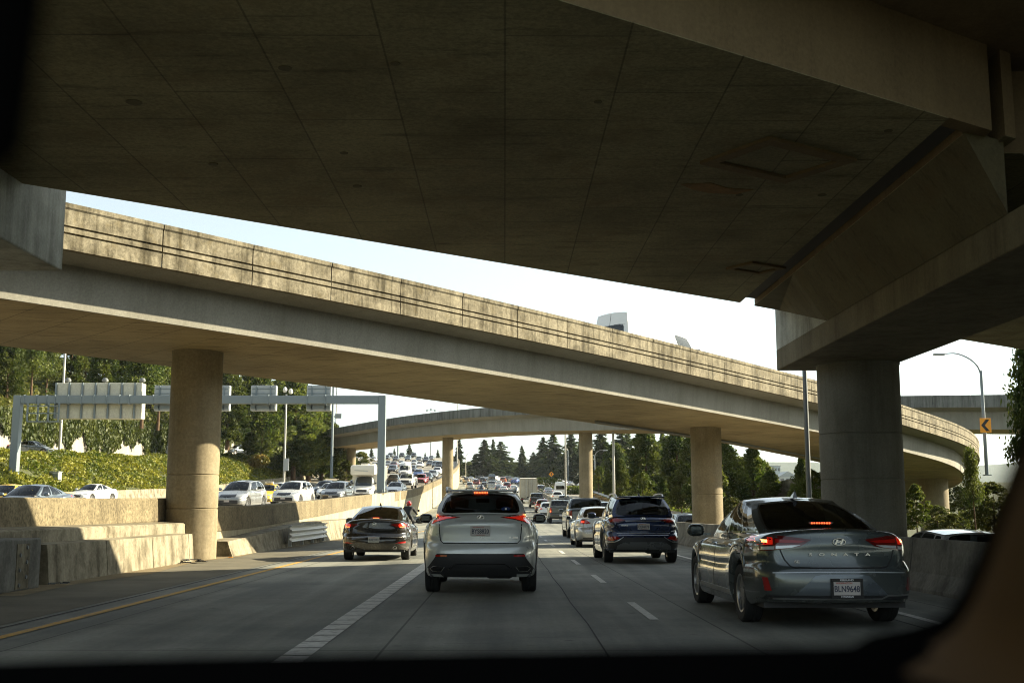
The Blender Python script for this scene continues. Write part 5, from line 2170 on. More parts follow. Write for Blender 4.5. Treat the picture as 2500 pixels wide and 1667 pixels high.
tag(car, 'silver crossover with lit red wedge tail lamps centred in the middle lane', 'car')
plate(car, geo, 0, .985, 'BYS8820')
badge_text(car, geo, 'NX 300', .49, .875, .045, sx=1.3)
emblem(car, geo, 0, 1.185, .058, .042, 'L')
mb = MB()
mb.rbox((0, -1.74, 1.618), (1.06, .26, .035), .015)
mb.build('spoiler', P('palesilver'), car, smooth=50)
lamp_row(car, geo, -.115, .115, 1.585, .022, 9, y_off=.02)
antenna(car, 0, -1.35, 1.655)
for sg in (-1, 1):
    mb = MB()
    pts, _, _ = smooth_path([(sg * .555, -1.45, 1.60), (sg * .575, -1.30, 1.665), (sg * .585, -.6, 1.685), (sg * .57, .0, 1.675), (sg * .55, .2, 1.61)], .1)
    mb.tube(pts, .02, 8)
    mb.build('roof_rail', M['satin'], car, smooth=50)

# ------------------------------------------------------------------ dark sedan at left with two round exhausts
S3 = sedan(L=4.66, W=1.797, H=1.44, ro=1.02, wb=2.725, R=.33, rimmat='rim', bow=(.16, .16), crown=.08,
           ztop=[(-2.33, 1.0), (-2.26, 1.075), (-2.1, 1.09), (-1.7, 1.08), (-1.1, 1.03), (0, .98), (.95, .985), (1.5, .92), (2.0, .80), (2.33, .66)],
           gh=dict(C0=-1.80, C1=-.66, A1=.26, A0=1.12, zC1=1.385, zA1=1.39, wB=(.69, .72), wR=(.51, .525), rear=((.05, .05, .05, .05), .12)))
z_ = .915
S3['feat'] = [
    ('taillight', '+y', [(.40, z_ + .02), (.62, z_ + .05), (.82, z_ + .07), (.89, z_ + .04), (.88, z_ - .05), (.78, z_ - .08), (.58, z_ - .045)], 'dark_red_lens', .006, .02,
     {'mir': True, 'sub': [('lens', ellipse(.735, z_ - .005, .115, .058), 'red_glow', .011), ('bulb', stroke([(.66, z_ - .045), (.73, z_ - .05), (.78, z_ - .01), (.79, z_ + .03)], .028), 'brake_on', .0145)]}),
    ('trunk_seam', '+y', stroke([(.62, .86), (.58, .76), (.50, .725), (-.50, .725), (-.58, .76), (-.62, .86)], .012), 'seam', .003, .01),
    ('bumper_crease', '+y', stroke([(-.72, .61), (0, .63), (.72, .61)], .012), 'satin', .004, .01),
    ('bumper_reflector', '+y', [(.54, .445), (.80, .455), (.86, .475), (.80, .50), (.62, .48)], 'red_lens', .006, .02, {'mir': True}),
    ('diffuser', '+y', rect(-.76, .76, .22, .32, .05), 'black_plastic', .006, .02),
    ('exhaust_tip', '+y', ellipse(.55, .325, .055, .055), 'chrome', .03, .03, {'mir': True, 'sub': [('tip_opening', ellipse(.55, .325, .042, .042), 'seam', .034)]}),
    ('plate_recess', '+y', rect(-.21, .21, .46, .64, .03), 'gloss_black', .004, .01),
] + side_feats(S3, [-.92, .05, .98], .31, .96, .86) + front_kit(S3, .66)
car, geo = make_car(S3, 'brownblack', 'sedan')
put(car, -3.42, 32.6, 0, R_(.4))
tag(car, 'dark brown-black sedan with twin round exhausts in the left lane beside the motorcyclist', 'car')
plate(car, geo, 0, .55, 'BUZ2193', 'WASHINGTON', 'plate_ink', None, .29, .14, 'sign_grey', '')
emblem(car, geo, 0, .945, .055, .05, 'wing')
lamp_row(car, geo, -.14, .12, 1.10, .022, 1)
antenna(car, 0, -.55, 1.445)

# ------------------------------------------------------------------ navy suv
S4 = suv(L=4.77, W=1.89, H=1.68, ro=1.04, wb=2.765, R=.37, tw=.235, bow=(.15, .16), rimmat='rim_dark', mz=1.17,
         ztop=[(-2.38, 1.14), (-2.28, 1.185), (-2.1, 1.19), (-1.2, 1.15), (0, 1.11), (1.0, 1.09), (1.6, 1.05), (2.1, .95), (2.38, .80)],
         gh=dict(C0=-2.20, C1=-1.83, A1=.24, A0=1.06, zC1=1.61, zA1=1.60, wB=(.745, .76), wR=(.60, .60), peak=.5, rear=((.05, .05, .05, .10), .2),
                 sides=[(0, .24, (.22, .05, .12, .10), .2), (.24, .58, (.04, .04, .10, .07), .12), (.58, 1.0, (.04, .13, .10, .07), .12)]))
S4['feat'] = [
    ('taillight', '+y', [(.42, 1.06), (.62, 1.125), (.82, 1.15), (.90, 1.10), (.905, 1.0), (.82, .985), (.60, 1.0)], 'dark_red_lens', .006, .02,
     {'mir': True, 'sub': [('lens', [(.50, 1.065), (.64, 1.105), (.82, 1.12), (.86, 1.06), (.82, 1.02), (.62, 1.03)], 'red_lens', .011)]}),
    ('chrome_strip', '+y', rect(-.45, .45, 1.035, 1.055, .008), 'satin', .010, .02),
    ('hatch_seam', '+y', stroke([(.68, 1.18), (.66, .92), (.60, .80), (-.60, .80), (-.66, .92), (-.68, 1.18)], .013), 'seam', .003, .01),
    ('bumper_crease', '+y', stroke([(-.66, .745), (.66, .745)], .018), 'steel', .004, .01),
    ('bumper_crease', '+y', stroke([(-.62, .70), (.62, .70)], .012), 'satin', .004, .01),
    ('lower_bumper', '+y', [(-.88, .50), (-.70, .52), (-.54, .645), (.54, .645), (.70, .52), (.88, .50), (.90, .27), (-.90, .27)], 'black_plastic', .008, .02),
    ('bumper_reflector', '+y', [(.59, .62), (.66, .67), (.86, .66), (.90, .56), (.78, .555)], 'red_lens', .010, .02, {'mir': True}),
    ('bumper_trim', '+y', stroke([(.50, .655), (.62, .575), (.72, .53), (.90, .525)], .022), 'satin', .014, .02, {'mir': True}),
    ('skid_plate', '+y', [(-.68, .34), (.68, .34), (.66, .44), (.50, .53), (-.50, .53), (-.66, .44)], 'grey', .014, .02),
    ('exhaust_tip', '+y', rect(.40, .60, .30, .37, .02), 'satin', .02, .03, {'sub': [('tip_opening', rect(.415, .585, .312, .358, .015), 'seam', .024)]}),
    ('rear_wiper', '+y', stroke([(0, 1.225), (.2, 1.235), (.38, 1.25)], .02), 'black_plastic', .02, .01),
    ('wheel_arch_cladding', '+x', arch(-1.345, .37, .425, .50, .3), 'black_plastic', .008, .02, {'bothsides': True}),
    ('wheel_arch_cladding', '+x', arch(1.42, .37, .425, .50, .3), 'black_plastic', .008, .02, {'bothsides': True}),
] + side_feats(S4, [-1.0, .0, 1.0], .42, 1.05, .98) + front_kit(S4, .80, 'suv')
car, geo = make_car(S4, 'navy', 'suv')
put(car, 3.42, 31.0, 0, R_(.5))
tag(car, 'navy blue suv with unlit tail lamps ahead of the dark grey sedan', 'car')
plate(car, geo, .0, .905, 'CEP4773', w=.30, h=.15)
badge_text(car, geo, 'SANTA FE', -.44, .93, .045, sx=1.2)
emblem(car, geo, 0, 1.10, .07, .036, 'H')
mb = MB()
mb.rbox((0, -1.85, 1.635), (1.16, .24, .035), .015)
mb.build('spoiler', P('navy'), car, smooth=50)
antenna(car, .0, -1.4, 1.69, False)
for sg in (-1, 1):
    mb = MB()
    pts, _, _ = smooth_path([(sg * .59, -1.55, 1.62), (sg * .60, -1.40, 1.70), (sg * .615, -.6, 1.725), (sg * .60, .1, 1.70), (sg * .58, .22, 1.63)], .1)
    mb.tube(pts, .02, 8)
    mb.build('roof_rail', M['satin'], car, smooth=50)

# ------------------------------------------------------------------ mid-distance vehicles, each with its parts
S_sed = sedan()
S_sed['feat'] = rear_kit(S_sed, .90, 'sedan', True) + front_kit(S_sed, .66) + side_feats(S_sed, [-.92, .05, 1.0], .31, .96, .86) + [('license_plate', '-y', rect(-.15, .15, .40, .50), 'plate', .02, .01)]
S_suv = suv()
S_suv['feat'] = rear_kit(S_suv, 1.0, 'suv', True) + front_kit(S_suv, .83, 'suv') + side_feats(S_suv, [-1.0, -.02, 1.0], .40, 1.04, .96) + [('license_plate', '-y', rect(-.15, .15, .46, .56), 'plate', .02, .01)]
S_hatch = suv(L=4.35, W=1.80, H=1.55, R=.335, ro=.82, wb=2.62, lift=.02, hz=.05,
              ztop=[(-2.17, 1.02), (-2.05, 1.07), (-1.4, 1.05), (-.5, 1.02), (.95, 1.02), (1.4, .96), (1.85, .86), (2.17, .70)],
              gh=dict(C0=-1.95, C1=-1.45, A1=.25, A0=1.1, zC1=1.48, zA1=1.48, wB=(.71, .73), wR=(.56, .565)))
S_hatch['feat'] = rear_kit(S_hatch, .92, 'suv', True) + front_kit(S_hatch, .74, 'suv') + side_feats(S_hatch, [-.95, .0, .95], .33, .98, .88)
S_pick = dict(L=5.75, W=2.03, H=1.92, R=.40, ro=1.25, wb=3.65, tw=.26, lift=.16, hz=.30, zrear=.50, crown=.02, ry=.10, bow=(.03, .12), mz=1.30, dark=True, sy=.75,
              ztop=[(-2.87, 1.38), (-2.8, 1.40), (0, 1.38), (1.2, 1.34), (1.7, 1.30), (2.5, 1.22), (2.87, 1.02)],
              rear=[(.4, .05), (.55, -.02), (.72, -.02), (.78, .06), (1.4, .08)], front=[(.4, .06), (.6, .0), (.8, .0), (1.0, .04), (1.2, .18), (1.4, .5)],
              side=[(0, .97), (.1, .99), (.4, 1.0), (.7, .99), (.9, .98), (1, .965)], plan=(.97, .88),
              gh=dict(C0=-.72, C1=-.52, A1=.86, A0=1.62, zC1=1.88, zA1=1.86, wB=(.83, .83), wR=(.68, .68), peak=.4, bows=(.05, .04, .2, .14), rear=((.05, .05, .08, .10), .15),
                      sides=[(0, .45, (.06, .04, .10, .08), .12), (.45, 1.0, (.04, .12, .10, .08), .12)]))
S_pick['feat'] = [('taillight', '+y', rect(.80, .97, .92, 1.30, .03), 'red_lens', .006, .02, {'mir': True}),
                  ('tailgate_seam', '+y', stroke([(-.78, 1.36), (-.77, .82), (.77, .82), (.78, 1.36)], .014), 'seam', .003, .01),
                  ('tailgate_handle', '+y', rect(-.10, .10, 1.20, 1.28, .02), 'black_plastic', .008, .01), ('bumper', '+y', rect(-.95, .95, .55, .76, .03), 'satin', .02, .03),
                  ('license_plate', '+y', rect(-.15, .15, .60, .74), 'plate', .035, .01), ('third_brake_light', '+y', rect(-.10, .10, 1.84, 1.87), 'red_lens', .008, .01),
                  ('grille', '-y', rect(-.52, .52, .80, 1.10, .04), 'black_plastic', .01, .02), ('headlight', '-y', rect(.58, .90, .86, 1.08, .03), 'headlamp', .008, .02, {'mir': True}),
                  ('front_bumper', '-y', rect(-.90, .90, .50, .74, .04), 'black_plastic', .02, .03), ('license_plate', '-y', rect(-.15, .15, .56, .68), 'plate', .03, .01),
                  ('wheel_arch_cladding', '+x', arch(-1.625, .40, .46, .53, .3), 'black_plastic', .006, .02, {'bothsides': True})] + side_feats(S_pick, [-.62, .35, 1.35], .48, 1.24, 1.12)
S_van = dict(L=5.6, W=2.06, H=2.55, R=.36, ro=1.15, wb=3.3, lift=.05, hz=.35, zrear=.36, crown=.03, mz=1.35, bow=(.05, .14), sy=1.1,
             ztop=[(-2.8, 1.28), (0, 1.25), (1.5, 1.22), (1.9, 1.16), (2.4, 1.02), (2.8, .80)], rear=[(.3, .06), (.5, 0), (.66, .02), (1.3, .05)],
             front=[(.3, .05), (.5, 0), (.7, .0), (.85, .08), (1.1, .35)], side=[(0, .97), (.1, .99), (.4, 1.0), (.8, .99), (1, .965)], plan=(.96, .86),
             gh=dict(C0=-2.70, C1=-2.60, A1=.95, A0=1.95, zC1=2.50, zA1=2.36, wB=(.90, .88), wR=(.78, .76), peak=.4, bows=(.06, .06, .22, .2), bulge=.05,
                     rear=((.10, .10, .08, .42), .12), wind=((.06, .06, .05, .34), .12),
                     sides=[(0, .40, None, 0), (.40, .70, None, 0), (.70, 1.0, (.08, .14, .08, .42), .12)]))
S_van['feat'] = [('headlight', '-y', [(.62, .80), (.90, .84), (.92, 1.0), (.80, 1.02), (.64, .90)], 'headlamp', .008, .02, {'mir': True}), ('grille', '-y', rect(-.50, .50, .62, .86, .06), 'black_plastic', .008, .02),
                 ('front_bumper', '-y', rect(-.85, .85, .30, .48, .05), 'black_plastic', .012, .02), ('license_plate', '-y', rect(-.15, .15, .48, .58), 'plate', .03, .01),
                 ('taillight', '+y', rect(.88, .98, .95, 1.3, .02), 'red_lens', .006, .02, {'mir': True}), ('door_seam', '+y', stroke([(0, .55), (0, 2.45)], .014), 'seam', .004, .01),
                 ('door_crease', '+y', stroke([(-.75, 2.0), (.75, 2.0)], .012), 'seam', .003, .01)]

protos = {}


def proto(kind, colour):
    "a placed vehicle: the first of its kind is built, later ones are copies with another paint"
    S = {'sedan': S_sed, 'suv': S_suv, 'hatch': S_hatch, 'pickup': S_pick, 'van': S_van}[kind]
    nm = {'sedan': 'sedan', 'suv': 'suv', 'hatch': 'hatchback', 'pickup': 'pickup_truck', 'van': 'cargo_van'}[kind]
    if kind not in protos:
        r, g_ = make_car(S, colour, nm)
        protos[kind] = (r, g_)
    else:
        r = copy_tree(protos[kind][0])
        for k in ('group', 'label'):
            if k in r:
                del r[k]
        repaint(r, colour)
    return r


CAT = {'sedan': 'car', 'suv': 'car', 'hatch': 'car', 'pickup': 'pickup truck', 'van': 'van'}


def slope(zf, y, sign=1):
    return math.atan((zf(y + 3) - zf(y - 3)) / 6)


def ahead(kind, colour, px, Y, label, yaw=0, zf=zM, group=None, x=None):
    r = proto(kind, colour)
    put(r, xat(px, Y) if x is None else x, Y, zf(Y), R_(yaw), slope(zf, Y))
    tag(r, label, CAT[kind], group)
    return r


def oncoming(kind, colour, px, Y, label, yaw=0, zf=zL, group=None):
    r = proto(kind, colour)
    put(r, xat(px, Y), Y, zf(Y), math.pi + R_(yaw), -slope(zf, Y))
    tag(r, label, CAT[kind], group)
    return r


GA, GO = 'cars queueing ahead', 'oncoming cars'
ahead('sedan', 'lightsilver', 0, 43.3, 'pale silver sedan between the navy suv and the grey pickup', .5, x=3.45)
ahead('pickup', 'grey', 0, 57.0, 'grey pickup truck with red tail lamps behind the pale silver sedan', .3, x=3.95)
r = ahead('pickup', 'olive', 1366, 98.5, 'dark olive pickup with a ladder rack alone in the right lane', 0)
mb = MB()
for (x, y) in ((-.85, -2.6), (.85, -2.6), (-.85, -.8), (.85, -.8)):
    mb.tube([(x, y, 1.35), (x, y, 2.05)], .03, 6)
for y in (-2.6, -.8):
    mb.tube([(-.95, y, 2.05), (.95, y, 2.05)], .03, 6)
for x in (-.9, .9):
    mb.tube([(x, -2.9, 2.08), (x, .9, 2.1)], .03, 6)
mb.build('ladder_rack', M['dark_pole'], r)
mb = MB()
mb.box((-.88, -2.90, 1.0), (.08, .02, .10))
mb.build('lit_lamp', M['brake_on'], r)
ahead('hatch', 'white', 1336, 117, 'white hatchback partly hidden behind the dark olive pickup')
ahead('hatch', 'red', 1324, 136, 'red hatchback just left of the white hatchback')
ahead('pickup', 'black', 1310, 152, 'black pickup right behind the tall box truck')
ahead('suv', 'charcoal', 1376, 152, 'dark suv with red lamps across the median by the slim pale pole', zf=zK)
ahead('suv', 'white', 1360, 172, 'white suv across the median next to the white van', zf=zK)
ahead('van', 'white', 1366, 196, 'white van across the median below the hedge', zf=zK)
ahead('sedan', 'slate', 1398, 136, 'grey sedan with red lamps beyond the median left of the flyover pier', zf=zK)
ahead('suv', 'lightsilver', 1478, 110, 'silver suv with a dark rear window above the navy suv roof', zf=zK)
ahead('sedan', 'white', 1646, 74, 'white sedan with a red glow beyond the right barrier', zf=zK)
ahead('suv', 'silver', 1668, 64, 'silver car roof close behind the right barrier', zf=zK)
ahead('suv', 'lightsilver', 2300, 25.5, 'pale suv roof showing above the barrier at far right', zf=zK)

# oncoming, near
oncoming('sedan', 'slate', 78, 49, 'dark blue-grey sedan at the left edge of the photograph', -8)
r = oncoming('sedan', 'yellow', 18, 62, 'yellow taxi roof behind the dark blue-grey sedan at far left', -4)
oncoming('sedan', 'white', 225, 90, 'white sedan on its own left of the round pillar', -14)
oncoming('suv', 'silver', 588, 66, 'light silver suv just right of the round pillar', -7)
r = oncoming('sedan', 'yellow', 655, 83, 'yellow taxi between the silver suv and the white suv', -6)
mb = MB()
mb.rbox((0, -.1, 1.53), (.62, .22, .17), .04)
so = mb.build('taxi_sign', P('cream'), r)
text_mesh('TAXI', .15, 'sign_lettering', M['sign_black'], so, Matrix.Translation((0, .014, 1.53)) @ Matrix.Rotation(math.pi, 4, 'Z') @ Matrix.Rotation(R_(90), 4, 'X'))
oncoming('hatch', 'white', 683, 96, 'white hatchback half hidden behind the yellow taxi', -6)
oncoming('suv', 'pearl', 716, 77, 'pearl white suv nearest the retaining wall', -7)
oncoming('suv', 'grey', 824, 89, 'grey suv between the pearl white suv and the motorhome', -6)
oncoming('sedan', 'white', 806, 106, 'white sedan behind the grey suv', -5)
oncoming('suv', 'charcoal', 793, 114, 'dark suv behind the white sedan at the ivy bank', -5)
oncoming('suv', 'black', 869, 124, 'black suv emerging behind the left side of the motorhome', -4)
oncoming('sedan', 'white', 966, 121, 'white sedan directly right of the gantry post', -3)
oncoming('pickup', 'white', 994, 148, 'white pickup with a black grille facing the camera', -2)
oncoming('hatch', 'red', 1028, 166, 'red car with a headlamp lit beside the white pickup', -1)
oncoming('van', 'white', 988, 208, 'tall white van among the oncoming cars', -1)
oncoming('sedan', 'slate', 71, 112, 'dark blue car on the upper road at far left', 88, lambda y: zL(y) + 4.0 * hillA(y) + .02)
oncoming('suv', 'slate', 574, 205, 'blue-grey suv on the upper road right of the round pillar', -30, lambda y: zL(y) + 4.0 * hillA(y) + .02)
# van and roof rack on the ramp
r = proto('van', 'white')
dirB = Vector((.655, .755))
put(r, 6.1, 46.4, 5.09 + 1.35, -math.atan2(.655, .755) - R_(7), math.atan2(-.024, 1))
tag(r, 'white high-roofed van driving down the sunlit ramp above the traffic', 'van')
r = proto('suv', 'silver')
put(r, -8.6, 30.2, 5.68 + 1.2 - .62, -math.atan2(.655, .755), math.atan2(-.024, 1))
tag(r, 'car roof with rails just visible over the ramp parapet at upper left', 'car')

# ------------------------------------------------------------------ motorhome
rv = empty('motorhome')
mb = MB()
mb.rbox((0, -1.1, 1.93), (2.42, 5.0, 2.45), .10)
mb.rbox((0, 1.85, 2.66), (2.38, 1.40, .98), .22)
mb.build('box_body', P('cream'), rv, smooth=40)
Scab = dict(L=6.0, W=2.02, H=2.0, R=.36, ro=1.2, wb=3.5, lift=.05, hz=.35, crown=.03, mz=1.4, sy=2.0,
            ztop=[(-3, 1.25), (1.9, 1.25), (2.3, 1.15), (2.7, 1.02), (3.0, .80)], rear=[(.3, 0), (1.3, 0)], front=[(.3, .05), (.5, 0), (.7, .0), (.85, .08), (1.1, .35)],
            side=[(0, .97), (.1, .99), (.4, 1.0), (.8, .99), (1, .965)], plan=(.96, .86),
            gh=dict(C0=.8, C1=.9, A1=1.65, A0=2.3, zC1=2.05, zA1=2.10, wB=(.90, .88), wR=(.80, .78), bows=(.03, .03, .2, .2), rear=None, wind=((.05, .05, .05, .05), .12), sides=[(0, 1.0, (.10, .14, .08, .08), .12)]))
Scab['feat'] = [f for f in S_van['feat'] if f[1] == '-y']
cg = Geo(Scab, 1)
cg.body.build('cab', P('white'), rv, smooth=38, weld=.0012, fix=False)
for nm, g_ in cg.glass:
    g_.build(nm, M['glass_far'], rv, smooth=60, fix=False)
feats(rv, Scab, cg)
add_wheels(rv, Scab, cg, M['rim'])
side_mirrors(rv, Scab, cg, M['gloss_black'], 1.45)
mb = MB()
for z in (1.45, 2.05):
    mb.box((-1.215, .2 if z < 2 else -.9, z + .25), (.02, .75, .5))
mb.build('window', M['glass_far'], rv)
mb = MB()
mb.box((-1.215, -2.2, 1.65), (.02, .62, 1.7))
mb.build('door', P('beige'), rv)
mb = MB()
mb.add([(-.55, 2.558, 2.50), (.75, 2.558, 2.62), (.75, 2.558, 2.70), (-.55, 2.558, 2.62)], [(0, 1, 2, 3)])
mb.build('stripe', M['satin'], rv)
mb = MB()
mb.rbox((.1, .8, 3.22), (.7, .7, .18), .05)
mb.rbox((.1, -1.8, 3.22), (.9, 1.0, .24), .06)
mb.build('roof_vent', P('cream'), rv)
put(rv, xat(897, 111), 111, zL(109), math.pi - R_(5), -slope(zL, 111))
tag(rv, 'cream motorhome with an over-cab bunk behind the right gantry post', 'motorhome')

# ------------------------------------------------------------------ box truck ahead
bt = empty('box_truck')
mb = MB()
mb.rbox((0, 0, 2.30), (2.50, 6.4, 2.75), .05)
mb.build('cargo_box', concrete('weathered_truck_skin', (0.50, 0.48, 0.41), (0.40, 0.37, 0.30), .5, .5, 1.2, .05, 12, rough=.5), bt)
mb = MB()
for x in (-1.2, 1.2):
    mb.box((x, -3.22, 2.30), (.09, .05, 2.75))
for z in (.96, 3.64):
    mb.box((0, -3.225, z), (2.5, .05, .09))
mb.build('door_frame', P('beige'), bt)
mb = MB()
for x in (-.02, .02, -.55, .55):
    mb.box((x, -3.215, 2.30), (.015, .03, 2.6))
mb.build('door_seam', M['seam'], bt)
mb = MB()
for x in (-.35, .35):
    mb.tube([(x, -3.25, 1.0), (x, -3.25, 3.6)], .02, 6)
mb.build('lock_rod', M['steel'], bt)
mb = MB()
mb.rbox((0, -3.25, .72), (2.4, .14, .22), .02)
mb.box((0, 0, .78), (.9, 8.4, .22))
mb.build('chassis', M['dark_pole'], bt)
for x in (-.95, .95):
    mb = MB()
    mb.rbox((x, -3.33, .74), (.35, .04, .12), .01)
    mb.build('taillight', M['red_lens'], bt)
mb = MB()
mb.rbox((0, 4.3, 1.5), (2.1, 1.9, 1.9), .25)
mb.build('cab', P('white'), bt, smooth=50)
for y in (-2.2, 3.9):
    for x in (-.95, .95):
        t, r_, d_ = wheel_mesh(.46, .30)
        wo = t.build('wheel', M['rubber'], bt, smooth=35)
        wo.location = (x, y, .46)
        r_.build('rim', M['rim_dark'], wo, smooth=35)
mb = MB()
mb.box((0, -3.34, .73), (.31, .01, .155))
mb.build('license_plate', M['plate'], bt)
put(bt, xat(1291, 168), 171, zM(168), 0, slope(zM, 168))
tag(bt, 'tall weathered box truck with plain rear doors ahead of the crossover', 'truck')

# ------------------------------------------------------------------ distant cars: one mesh each, several materials
FARMATS = ['paint', 'glass_far', 'rubber', 'dark_red_lens', 'headlamp', 'black_plastic', 'plate', 'brake_dim']
far_proto = {}


def far_mesh(kind):
    S = {'sedan': S_sed, 'suv': S_suv, 'hatch': S_hatch, 'pickup': S_pick, 'van': S_van}[kind]
    g_ = Geo(S, 0)
    mb = g_.body
    for nm, m_ in g_.glass:
        mb.add(m_.v, m_.f, 1)
    mb.add(g_.seal.v, g_.seal.f, 5)
    for ft in S['feat']:
        mi = {'red_lens': 3, 'headlamp': 4, 'black_plastic': 5, 'gloss_black': 5, 'plate': 6}.get(ft[3])
        if mi is None or ft[1] == '+x':
            continue
        opt = ft[6] if len(ft) > 6 else {}
        for pl_ in [ft[2]] + ([mirx(ft[2])] if opt.get('mir') else []):
            g_.drape(pl_, ft[1], .012, .02, .2, mi, into=mb)
        for sub in opt.get('sub', ()):
            for pl_ in (sub[1], mirx(sub[1])):
                g_.drape(pl_, ft[1], .02, .0, .2, 7, into=mb)
    for y in (g_.yr, g_.yf):
        for sg in (-1, 1):
            mb.lathe([(0, -.1), (S['R'], -.1), (S['R'], .1), (0, .1)], 14, Matrix.Translation((sg * (g_.hw - .14), y, S['R'])) @ Matrix.Rotation(R_(90), 4, 'Y'), mat=2)
    mb.box((0, 0, .3 + S.get('lift', 0)), (S['W'] * .9, S['L'] * .9, .1), mat=5)
    for sg in (-1, 1):
        mb.box((sg * (g_.hw + .09), S['gh']['A0'] - .48, S.get('mz') or (g_.deck(g_.hw * .9, 0) + .09)), (.2, .12, .15), mat=0)
    o = mb.build(far_names[kind], [P('white') if k == 'paint' else M[k] for k in FARMATS], None, smooth=40, fix=False)
    return o


far_names = {'sedan': 'sedan', 'suv': 'suv', 'hatch': 'hatchback', 'pickup': 'pickup_truck', 'van': 'cargo_van'}


def far_car(kind, colour, px, Y, label, onc, yaw=0, zf=None, group=None):
    if kind not in far_proto:
        o = far_mesh(kind)
        far_proto[kind] = o
    else:
        o = far_proto[kind].copy()
        COL.objects.link(o)
    o.material_slots[0].link = 'OBJECT'
    o.material_slots[0].material = P(colour)
    zf = zf or (zL if onc else zM)
    put(o, xat(px, Y), Y, zf(Y), (math.pi if onc else 0) + R_(yaw), slope(zf, Y) * (-1 if onc else 1))
    tag(o, label, CAT[kind], group or (GO if onc else GA))


for a in [
    # oncoming, beyond the white pickup
    ('sedan', 'charcoal', 960, 168, 'dark car showing between the motorhome and the white pickup'),
    ('sedan', 'steel', 1042, 182, 'dark blue-grey sedan just behind the red car'),
    ('sedan', 'silver', 1056, 197, 'silver sedan behind the dark blue-grey one by the retaining wall'),
    ('sedan', 'white', 1067, 216, 'white sedan nearest the flyover pier on the retaining wall'),
    ('hatch', 'charcoal', 1005, 228, 'dark car peeking out right of the tall white van'),
    ('sedan', 'blue', 1021, 203, 'bright blue sedan above the red car'),
    ('suv', 'charcoal', 958, 226, 'dark suv left of the tall white van with its lamp lit'),
    ('suv', 'darkred', 960, 262, 'dark maroon suv above and behind the dark suv beside the van'),
    ('sedan', 'silver', 946, 286, 'silver sedan just right of the gantry post near the crest'),
    ('sedan', 'white', 979, 288, 'white sedan above the tall white van'),
    ('sedan', 'lightsilver', 1010, 302, 'pale silver sedan to the right of the white sedan above the van'),
    ('sedan', 'white', 1024, 274, 'white sedan in front of the pale silver one, mid-slope'),
    ('pickup', 'charcoal', 1072, 250, 'dark pickup close to the flyover pier, left of it'),
    ('suv', 'slate', 1063, 272, 'blue-grey suv behind the dark pickup near the pier'),
    ('sedan', 'charcoal', 1049, 292, 'small dark car left of the blue-grey suv'),
    ('suv', 'black', 1039, 332, 'black suv near the crest left of the slim pole'),
    ('suv', 'grey', 1022, 340, 'grey car on the crest between the black suv and the silver one'),
    ('suv', 'slate', 995, 352, 'blue suv on the crest below the tall pointed conifer'),
    ('suv', 'charcoal', 965, 346, 'dark suv on the crest right below the stout dark post'),
    ('suv', 'black', 943, 362, 'dark suv on the crest right against the gantry post'),
    ('sedan', 'white', 911, 342, 'white car on the crest left of the gantry post'),
    ('suv', 'charcoal', 914, 252, 'dark roof seen between the motorhome and the trees'),
    ('pickup', 'charcoal', 952, 400, 'dark pickup bed on the skyline, leftmost of the three'),
    ('pickup', 'black', 980, 402, 'dark pickup bed on the skyline, middle of the three'),
    ('pickup', 'charcoal', 1009, 404, 'dark pickup bed on the skyline, rightmost of the three'),
    ('sedan', 'grey', 1052, 360, 'grey sedan far back near the slim pole on the crest'),
]:
    far_car(*a, True)
for a in [
    ('suv', 'silver', 1147, 250, 'silver suv with red lamps, leftmost car just above the crossover roof'),
    ('hatch', 'darkred', 1163, 274, 'dark maroon hatchback right behind that silver suv, second from the wall'),
    ('sedan', 'gold', 1173, 236, 'grey-gold sedan directly over the crossover roof antenna'),
    ('suv', 'gold', 1138, 290, 'greyish suv close to the end of the retaining wall'),
    ('sedan', 'lightsilver', 1158, 287, 'pale silver sedan to the right of the greyish suv'),
    ('suv', 'charcoal', 1178, 291, 'dark suv left of the dark blue van ahead'),
    ('hatch', 'black', 1183, 256, 'black hatchback above and right of the grey-gold sedan'),
    ('van', 'slate', 1201, 288, 'dark blue van seen from behind in the far queue'),
    ('pickup', 'silver', 1200, 250, 'silver pickup just in front of the dark blue van'),
    ('sedan', 'black', 1218, 238, 'black sedan between the silver pickup and the white sedan ahead'),
    ('sedan', 'white', 1218, 266, 'white sedan between the silver pickup and the dark red suv'),
    ('suv', 'darkred', 1238, 250, 'dark red suv left of the box truck top'),
    ('sedan', 'white', 1254, 231, 'white sedan next to the lower left corner of the box truck'),
    ('sedan', 'pearl', 1229, 224, 'white roof peeking over the crossover to the left of the box truck'),
    ('sedan', 'lightsilver', 1150, 324, 'pale silver car under the lamp post with slanting arm'),
    ('suv', 'white', 1131, 322, 'white car emerging from behind the retaining wall end'),
    ('suv', 'charcoal', 1166, 326, 'dark suv in the farthest row right of the slanting-arm lamp post'),
    ('pickup', 'gold', 1174, 338, 'pinkish silver pickup in the farthest row'),
    ('sedan', 'silver', 1186, 322, 'silver sedan in the farthest row left of the white suv'),
    ('suv', 'orange', 1228, 296, 'orange-red suv left of the box truck'),
]:
    far_car(*a, False)
for a in [
    ('suv', 'white', 1213, 318, 'white suv turning in the farthest row', 35),
    ('suv', 'charcoal', 1244, 322, 'dark suv seen from the side in the farthest row', 60),
    ('sedan', 'slate', 1262, 312, 'blue-grey sedan in the farthest row beside the box truck', 60),
    ('sedan', 'blue', 1261, 290, 'blue car low beside the left edge of the box truck', 20),
]:
    far_car(*a[:5], False, -a[5])
